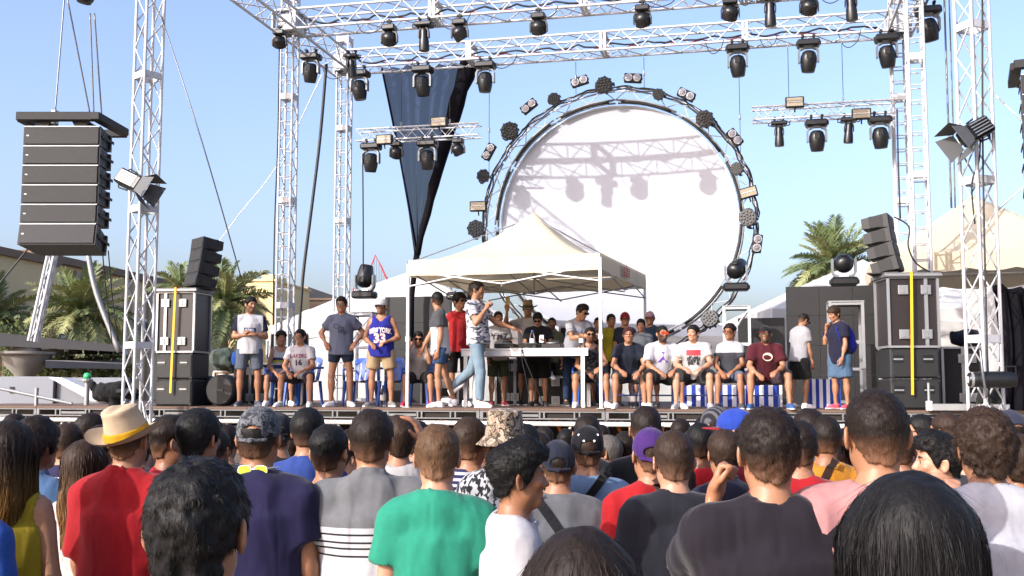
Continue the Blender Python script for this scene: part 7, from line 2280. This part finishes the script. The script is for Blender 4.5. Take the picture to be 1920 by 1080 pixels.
# --- left edge
cr(20, 790, 4.4, 5, 'woman with long brown ombre hair and yellow top at the far left edge', w=.9, hcol='dark', hair=('long', .02, .02, -.1, 60, .004, .36, .085, '#8a6228'), strands=1500, slen=.4, swid=.0016, top=dict(kind='tank', col='#b8a022', neck=.09), bottom=dict(col='#6c7482', len=.6), xm=dict(u=(-.18, .02, -1), f=(-.05, -.2, -1)))
cr(-82, 830, 4.0, 0, 'person in bright blue T-shirt mostly cut off by the left edge', top=dict(col='#2a5ab4'), hcol='dark')
cr(68, 786, 5.2, -25, 'person with dark afro hair in a denim blue shirt', w=.98, skin='brown', hcol='dark', hair=('afro', .026, .02, -.07, 70, .006), slen=.014, scurl=.6, top=dict(kind='polo', col='#4a6e9a', sleeve=1.5))
cr(126, 795, 6.3, -8, 'youth in purple navy shirt with white collar between afro hair and long blond hair', w=.85, hcol='brown', top=dict(kind='polo', col='#2a2650', prints=[('text', dict(text='RBY', x=0, z=1.34, size=.05, col='#d8d8e0', side=1))]))
cr(28, 777, 7.4, 0, 'dark short haired head behind the ombre haired woman', hcol='dark', top=dict(col='#57606e'))
cr(168, 776, 7.2, -62, 'person with short dark hair facing right behind the straw hat', hcol='dark', hair=('short', .014, .004), top=dict(col='#3a4252'))
cr(162, 826, 5.0, -12, 'girl with long straight light brown hair left of the red polo man', w=.82, hcol='brown', hair=('long', .016, .016, -.1, 60, .003, .38, .085, '#9a7448'), strands=1500, slen=.4, swid=.0016, top=dict(col='#e2e0de'), bottom=dict(col='#c4a820', len=1.0, ease=.04))
# --- straw hat man
POLO_R = '#b81420'
M_RIB = cloth_bands('hat_ribbon', [(0, '#a81820'), (.018, '#e6b416'), (.085, '#a81820')], size=.1)
RIBS = cloth_attr(); RIBS.name = 'hat_band_cloth'
STRAW = mat('woven_straw', '#a8957a', rough=.85, var=.14, scale=60, bump=.5, bscale=260, stretch=(1, 1, 3))
cr(241, 771, 4.75, -10, 'man in straw hat with yellow band and bright red polo shirt', w=1.04, hcol='brown', hair=('short', .008, .003), skin='tan', beard=.3, cap=dict(kind='fedora', mat=STRAW, ribbon=M_CLOTH, col=dict(crown='#c9ae84', ribbon='#e0ac18', brim='#c9ae84'), pitch=-17, roll=8), top=dict(kind='polo', col=POLO_R, sleeve=.9, ease=.022, folds=.011), ch=.0145)
cr(318, 782, 5.3, -58, 'boy in red T-shirt with cropped sides looking right, beside the straw hat', w=.95, skin='olive', hcol='dark', hair=('under', .02, .004), top=dict(col='#c01c2a'))
cr(372, 771, 4.95, -20, 'man with thick black hair and white T-shirt behind the big black haired head', skin='olive', hcol='black', hair=('short', .022, .008), top=dict(col='#dcdadc'), slen=.016)
cr(371, 868, 2.02, 0, 'black wavy haired head close to the camera with both ears showing', w=1.0, skin='tan', hcol='black', hair=('short', .017, .009, -.088, 42, .008), strands=13000, slen=.015, swid=.0006, slift=.09, scurl=.14, hh=.0045, top=dict(col='#30323a'), ch=.0145)
CAMO = cloth_spots('grey_camouflage', ['#2a2c30', '#50535a', '#7c8086', '#33363c'], scale=26, kind='NOISE', dist=1.5)
cr(486, 764, 4.5, -4, 'man in grey camouflage cap with strap opening, dark navy T-shirt, goggle glasses on his neck', w=1.08, skin='olive', hcol='black', hair=('short', .012, .006), cap=dict(kind='cap', mat=CAMO, col=dict(crown='#555555'), pitch=0), top=dict(col='#1e1b46', ease=.022, folds=.01), ch=.0145, glasses=dict(kind='sun', lens='#a8b83a', frame='#d8d8d4', shift=(0, .016, -.128), rot=(0, 0, 180)))
cr(424, 797, 7.0, 0, 'small dark haired head between black hair and camouflage cap', hcol='dark', top=dict(col='#40444e'))
cr(523, 776, 6.6, 10, 'person in dark navy cap right behind the camouflage cap', hcol='dark', cap=dict(kind='cap', col=dict(crown='#1c1e28', brim='#1c1e28')), top=dict(col='#2c2e38'))
cr(577, 768, 6.0, -6, 'man with short black hair and royal blue T-shirt', skin='tan', hcol='black', hair=('short', .02, .006), top=dict(col='#35509e'))
FOLK = cloth_spots('folk_pattern', ['#e0dcda', '#e0dcda', '#b04a44', '#e0dcda', '#5a7ab0', '#e0dcda', '#4a8a9a'], scale=4.6, kind='WAVE', dist=7.0)
cr(617, 799, 4.9, -14, 'man in white T-shirt patterned red and blue, cropped black hair', w=.98, skin='tan', hcol='black', hair=('under', .016, .005), top=dict(mat=FOLK), ch=.016)
POLO_G = cloth_bands('grey_white_polo', [(0, '#dedee2'), (1.195, '#20222e'), (1.203, '#dedee2'), (1.222, '#20222e'), (1.230, '#dedee2'), (1.249, '#20222e'), (1.257, '#dedee2'), (1.276, '#20222e'), (1.284, '#dedee2'), (1.312, '#7e8084')], size=2.0)
cr(697, 771, 4.55, -2, 'man shading his eyes, polo grey above and white below with four dark stripes', w=1.15, fat=.25, skin='tan', hcol='dark', hair=('short', .018, .006), top=dict(kind='polo', mat=POLO_G, ease=.02, folds=.011), ch=.0145, hands=True, xm=dict(u=(-.34, -.92, -.02), f=(.34, .30, .90), palm=(1, 0, -.3)), xp=dict(u=(.2, .02, -1), f=(-.05, -.35, -1)))
cr(748, 783, 6.0, 18, 'person with wavy brown hair and white shirt behind the raised arm', hcol='brown', hair=('mop', .024, .012), top=dict(col='#dedad6'))
cr(779, 790, 6.6, -40, 'dark haired boy looking right between raised arm and green T-shirt', skin='olive', hcol='dark', top=dict(col='#3a2c30'))
cr(820, 799, 4.25, 2, 'boy with light brown hair and turquoise green T-shirt', w=.96, skin='fair', hcol='light', hair=('short', .016, .006), slen=.014, top=dict(col='#2fa184', ease=.022, folds=.012), ch=.0145, xm=dict(u=(-.16, .04, -1), f=(.1, -.4, -1)), xp=dict(u=(.2, .06, -1), f=(.05, -.3, -1)))
STR = cloth_bands('navy_stripes', [(0, '#d8d6e0'), (.014, '#2c3060')], period=.028)
cr(880, 784, 5.3, -16, 'man in navy and white striped T-shirt with cropped brown hair', skin='tan', hcol='brown', hair=('short', .014, .004), top=dict(mat=STR), ch=.016)
DES = cloth_spots('desert_camouflage', ['#b8a088', '#d8c4ac', '#4a4038', '#a8927a', '#2e2a28'], scale=24, kind='NOISE', dist=1.2)
BWP = cloth_spots('black_white_weave', ['#dcdcde', '#2a2c34', '#dcdcde', '#3a3c44'], scale=85, stretch=(1, 1, .6))
cr(946, 772, 5.2, -6, 'person in desert camouflage bucket hat and black and white woven shirt', skin='tan', hcol='dark', cap=dict(kind='bucket', mat=DES, col=dict(crown='#b8a088')), top=dict(mat=BWP), hair=('short', .012, .006))
cr(985, 796, 6.1, -10, 'black haired head close beside the desert bucket hat', hcol='black', top=dict(col='#34363e'))
o_, S22 = cr(966, 836, 4.05, -84, 'boy in profile facing right, swept black hair, white T-shirt', w=.86, skin='olive', hcol='black', hair=('swept', .028, .006, -.07), strands=6000, slen=.03, swid=.0009, slift=.05, scrown=(0, -.16, .05), top=dict(col='#e0dee2', ease=.022, neck=.08, folds=.010), ch=.0145, hh=.005, head=(0, 6, 0))
NAVC = '#23283a'
o_, _S = cr(1046, 827, 5.1, 0, 'man in plain navy cap and grey T-shirt with black shoulder strap', w=1.08, skin='tan', hcol='dark', hair=('short', .01, .004), cap=dict(kind='cap', col=dict(crown=NAVC), pitch=-6), top=dict(col='#77797e', ease=.02, folds=.01))
strap(o_, (.13, 1.40), (-.17, 1.0), .022, '#1c1c20')
o_, _S = cr(1101, 800, 5.5, 0, 'man in black studded cap, light blue T-shirt with strap', w=1.04, skin='tan', hcol='brown', hair=('short', .01, .004), cap=dict(kind='cap', col=dict(crown='#14141a'), pitch=-3, dots=[(-.05, .085), (-.03, .055), (.025, .055), (.05, .085)]), top=dict(col='#86a4c8', ease=.02))
strap(o_, (-.10, 1.46), (.18, 1.12), .02, '#16161a')
cr(1101, 776, 6.3, 4, 'head with thinning cropped hair right behind the studded cap', skin='tan', hcol='dark', hair=('short', .006, .003), top=dict(col='#2a2c34'))
cr(1141, 817, 6.9, 70, 'grey haired person looking left between studded cap and purple cap', skin='tan', hcol='grey', hair=('short', .016, .008), top=dict(col='#1c1c22'))
cr(1211, 761, 5.8, -4, 'cropped dark haired man in black standing behind the purple cap', w=1.08, skin='tan', hcol='dark', hair=('short', .009, .004), top=dict(col='#1a1b20'))
o_, _S = cr(1219, 804, 5.0, 12, 'man in purple cap and red T-shirt with brown strap', skin='tan', hcol='brown', hair=('short', .01, .004), cap=dict(kind='cap_flat', col=dict(crown='#4c2a78'), back=-14, pitch=-8), top=dict(col='#c01c24', ease=.02))
strap(o_, (.02, 1.47), (-.16, 1.18), .016, '#4a3228')
cr(1263, 810, 4.5, 4, 'man with cropped brown hair and plain charcoal navy T-shirt', w=1.0, skin='fair', hcol='brown', hair=('short', .014, .005), top=dict(col='#23242e', ease=.022, folds=.011), ch=.0145, xm=dict(u=(-.16, .03, -1), f=(.1, -.3, -1)), xp=dict(u=(.2, .03, -1), f=(.02, -.25, -1)))
cr(1312, 794, 6.3, 0, 'dark haired man in red T-shirt just right of the charcoal navy T-shirt', w=1.1, skin='brown', hcol='black', top=dict(col='#c21c2a'))
cr(1358, 808, 5.5, 4, 'boy with short brown hair, white collar and navy shirt', w=.9, hcol='brown', hair=('short', .018, .008), top=dict(kind='polo', col='#22243e'))
cr(1380, 768, 5.9, 66, 'person in royal blue cap with red brim, looking left', skin='tan', hcol='dark', hair=('short', .012, .005), cap=dict(kind='cap_flat', col=dict(crown='#2a4cb8', brim='#a02030'), pitch=-4), top=dict(col='#c01e2c'))
cr(1344, 764, 6.7, 40, 'person in striped dark cap beside the royal blue cap', hcol='dark', cap=dict(kind='cap', mat=cloth_bands('cap_stripes', [(0, '#2a2a30'), (.012, '#6a6a72')], axis=0, period=.024), col=dict(crown='#2a2a30')), top=dict(col='#d8d8da'))
cr(1441, 769, 3.3, -2, 'broad man in dark aubergine T-shirt with hand at his chin, thick dark hair', w=1.12, skin='tan', hcol='dark', hair=('short', .017, .005, -.085, 60, .005), strands=7000, slen=.011, swid=.0007, slift=.35, scurl=.3, top=dict(col='#231d27', ease=.026, sleeve=.78, folds=.012), ch=.0135, hh=.005, hands=True, xp=dict(u=(.10, -.85, -.50), f=(-.30, .10, .93), palm=(-.6, .4, 0), shape='fist'), xm=dict(u=(-.24, .02, -1), f=(.25, -.5, -.7)))
cr(1497, 790, 5.0, -10, 'man in red shirt with blue and white shoulder band behind the aubergine T-shirt', skin='tan', hcol='dark', hair=('short', .014, .006), top=dict(col='#b81a26', ease=.022))
cr(1517, 768, 5.9, 0, 'tall dark haired head behind the red shirt with shoulder band', skin='tan', hcol='dark', hair=('short', .016, .006), top=dict(col='#42587e'))
o_, _S = cr(1547, 780, 5.8, -8, 'man in orange yellow T-shirt with dark strap', skin='olive', hcol='dark', hair=('short', .010, .004), top=dict(col='#d8902a', ease=.02))
strap(o_, (-.03, 1.50), (.15, 1.18), .018, '#3a2018')
cr(1572, 805, 6.8, 4, 'dark skinned person in maroon T-shirt before the grey stage front', skin='dark', hcol='black', hair=('short', .012, .006), top=dict(col='#6a2030'))
cr(1606, 812, 6.0, 10, 'person in dark navy T-shirt left of the pink T-shirt', skin='brown', hcol='black', top=dict(col='#1c1e34'))
cr(1642, 733, 3.3, -2, 'tall man in pale pink T-shirt with cropped dark hair', w=1.1, skin='tan', hcol='dark', hair=('short', .011, .003, -.085, 70, .003), strands=7000, slen=.008, swid=.0007, slift=.5, scurl=.25, top=dict(col='#d79a98', ease=.026, neck=.08, sleeve=.72, folds=.012), ch=.0135, hh=.005, xp=dict(u=(.30, .03, -1), f=(.10, -.3, -1)), xm=dict(u=(-.26, .03, -1), f=(-.05, -.3, -1)))
cr(1700, 890, 1.78, 0, 'girl with long dark hair close to the camera on the right', w=.86, skin='tan', hcol='black', hair=('long', .02, .02, -.1, 60, .004, .46, .128, '#2a1d18'), strands=9000, slen=.46, swid=.0006, hh=.0055, top=dict(kind='tank', col='#2a2228'))
cr(1090, 992, 1.9, 3, 'dark haired girl close to the camera at the bottom edge', w=.84, skin='tan', hcol='dark', hair=('long', .018, .018, -.1, 60, .004, .40, .105), strands=7000, slen=.44, swid=.0006, hh=.0055, top=dict(col='#3a2c34'))
cr(1764, 818, 4.9, 78, 'boy looking left with swept black hair, fingers at his ear', w=.88, skin='fair', hcol='black', hair=('swept', .024, .005, -.07), strands=4000, slen=.022, slift=.06, scrown=(0, -.16, .05), hh=.005, top=dict(col='#3c3f46'), hands=True, xp=dict(u=(.62, -.30, -.42), f=(-.42, .32, .86), palm=(-1, 0, .2)))
cr(1846, 769, 3.75, -4, 'man with curly brown hair and white T-shirt, hand lifting sunglasses', w=1.08, skin='tan', hcol='brown', hair=('afro', .019, .012, -.075, 60, .008), strands=7000, slen=.015, swid=.0008, slift=.4, scurl=.6, top=dict(col='#dedde4', ease=.024, folds=.011), ch=.0145, hh=.005, hands=True, xp=dict(u=(.34, -.72, -.45), f=(.10, -.22, .95), palm=(-1, 0, 0)))
cr(1729, 778, 7.4, 72, 'man with spectacles looking left before the right speaker stack', hcol='black', hair=('short', .014, .006), glasses=dict(kind='clear'), top=dict(col='#18181e'))
cr(1775, 774, 6.9, 30, 'person with faded cropped hair right of the spectacles man', skin='tan', hcol='brown', hair=('under', .012, .003), top=dict(col='#b01c28'))
cr(1893, 771, 6.0, 0, 'person in slate navy cap at the right picture edge', hcol='dark', cap=dict(kind='cap', col=dict(crown='#34384e')), top=dict(col='#2a2c34'))
cr(1905, 818, 5.2, 8, 'person with curly chestnut hair at the right picture edge', hcol='brown', hair=('afro', .026, .02, -.09, 60, .008), scurl=.8, slen=.02, top=dict(col='#3a4a4a'))
# --- further back, heads seen in the gaps
BK = [(60, 790, 9.0, 'dark', '#5a606a', 'dark haired head far back between afro hair and purple navy shirt'), (212, 792, 8.4, 'dark', '#2c2e36', 'dark haired head far back left of the straw hat brim'), (292, 800, 9.2, 'black', '#4a3a3a', 'black haired head far back just behind the straw hat'),
      (446, 800, 9.5, 'brown', '#6a6058', 'brown haired head far back left of the camouflage cap'), (548, 806, 8.0, 'brown', '#3a3c46', 'brown haired head far back between camouflage cap and royal blue T-shirt'), (655, 806, 8.6, 'dark', '#4a4e58', 'dark haired head far back left of the man shading his eyes'),
      (905, 806, 8.6, 'dark', '#3c3a40', 'dark haired head far back left of the bucket hat'), (1020, 800, 8.8, 'dark', '#5a5450', 'dark haired head far back between bucket hat and navy cap'), (1062, 806, 9.6, 'black', '#2c2c34', 'black haired head far back behind the navy cap'),
      (1165, 824, 8.0, 'brown', '#423a38', 'brown curly head far back left of the purple cap'), (1276, 786, 8.8, 'dark', '#30323a', 'dark haired head far back between purple cap and red T-shirt'), (1318, 782, 9.4, 'black', '#2a2a30', 'black haired head far back near the striped cap'),
      (1420, 790, 9.0, 'dark', '#3a3c42', 'dark haired head far back between blue cap and aubergine man'), (1590, 800, 9.0, 'black', '#383840', 'black haired head far back behind the maroon T-shirt'), (1700, 806, 8.6, 'dark', '#2c2c30', 'dark haired head far back right of the tall pink shirt man'), (1835, 790, 9.0, 'dark', '#32343c', 'dark haired head far back behind curly brown hair'),
      (8, 806, 8.2, 'black', '#44484e', 'black haired head far back at the left picture edge'), (1126, 798, 9.4, 'dark', '#3a3436', 'dark haired head far back right of the studded cap'), (735, 800, 9.2, 'black', '#38383c', 'black haired head far back under the raised arm'), (90, 812, 6.6, 'brown', '#8a3a34', 'brown haired head in rust red top behind the denim blue shirt'), (190, 800, 6.4, 'dark', '#d0cec8', 'dark haired head in white top just left of the straw hat'), (262, 812, 6.8, 'dark', '#2a4a8a', 'dark haired head in blue top hidden behind the straw hat man'), (405, 806, 6.2, 'dark', '#b8b4ac', 'dark haired head in pale top between white T-shirt man and camouflage cap'),
      (468, 806, 7.6, 'brown', '#30323c', 'brown haired head right behind the camouflage cap'), (640, 822, 6.0, 'black', '#2c3a5c', 'black haired head in navy top left of the striped polo man'), (836, 806, 6.8, 'dark', '#5a6068', 'dark haired head behind the turquoise T-shirt boy'), (920, 800, 6.6, 'brown', '#c8c4c0', 'brown haired head in pale top between striped T-shirt and bucket hat'),
      (1010, 812, 6.6, 'dark', '#2c2c34', 'dark haired head between swept haired boy and navy cap'), (1172, 812, 7.0, 'dark', '#20222a', 'dark haired head just left of the purple cap'), (1300, 806, 7.6, 'brown', '#8a2a30', 'brown haired head in dark red top behind the charcoal navy T-shirt'), (1400, 800, 7.0, 'dark', '#c42a34', 'dark haired head in red top just behind the aubergine T-shirt man'),
      (1530, 806, 7.4, 'black', '#26262c', 'black haired head behind the orange yellow T-shirt'), (1690, 812, 6.6, 'brown', '#a83038', 'brown haired head in red top right behind the pink T-shirt man'), (1810, 812, 6.6, 'dark', '#42464e', 'dark haired head between the swept haired boy and curly brown hair'), (1935, 800, 8.0, 'dark', '#3c3c40', 'dark haired head far back cut by the right edge')]
for i, (x, y, d, hcx, tc, lb) in enumerate(BK):
    cr(x, y, d, random.uniform(-25, 25), lb, hcol=hcx, skin=random.choice(['tan', 'olive', 'brown', 'fair']), hair=random.choice([('short', .016, .006), ('short', .012, .004), ('mop', .022, .01), ('under', .02, .005)]), top=dict(col=tc), bh=.042, ch=.03, hh=.0125)
_t = {}
for _o in SC.objects:
    if _o.type == 'MESH':
        _n = len(_o.data.loops) - 2 * len(_o.data.polygons); k = _o.name.split('.')[0]; _t[k] = _t.get(k, 0) + _n
print('objects', len(bpy.data.objects), 'tris', sum(_t.values()), sorted(_t.items(), key=lambda q: -q[1])[:14])
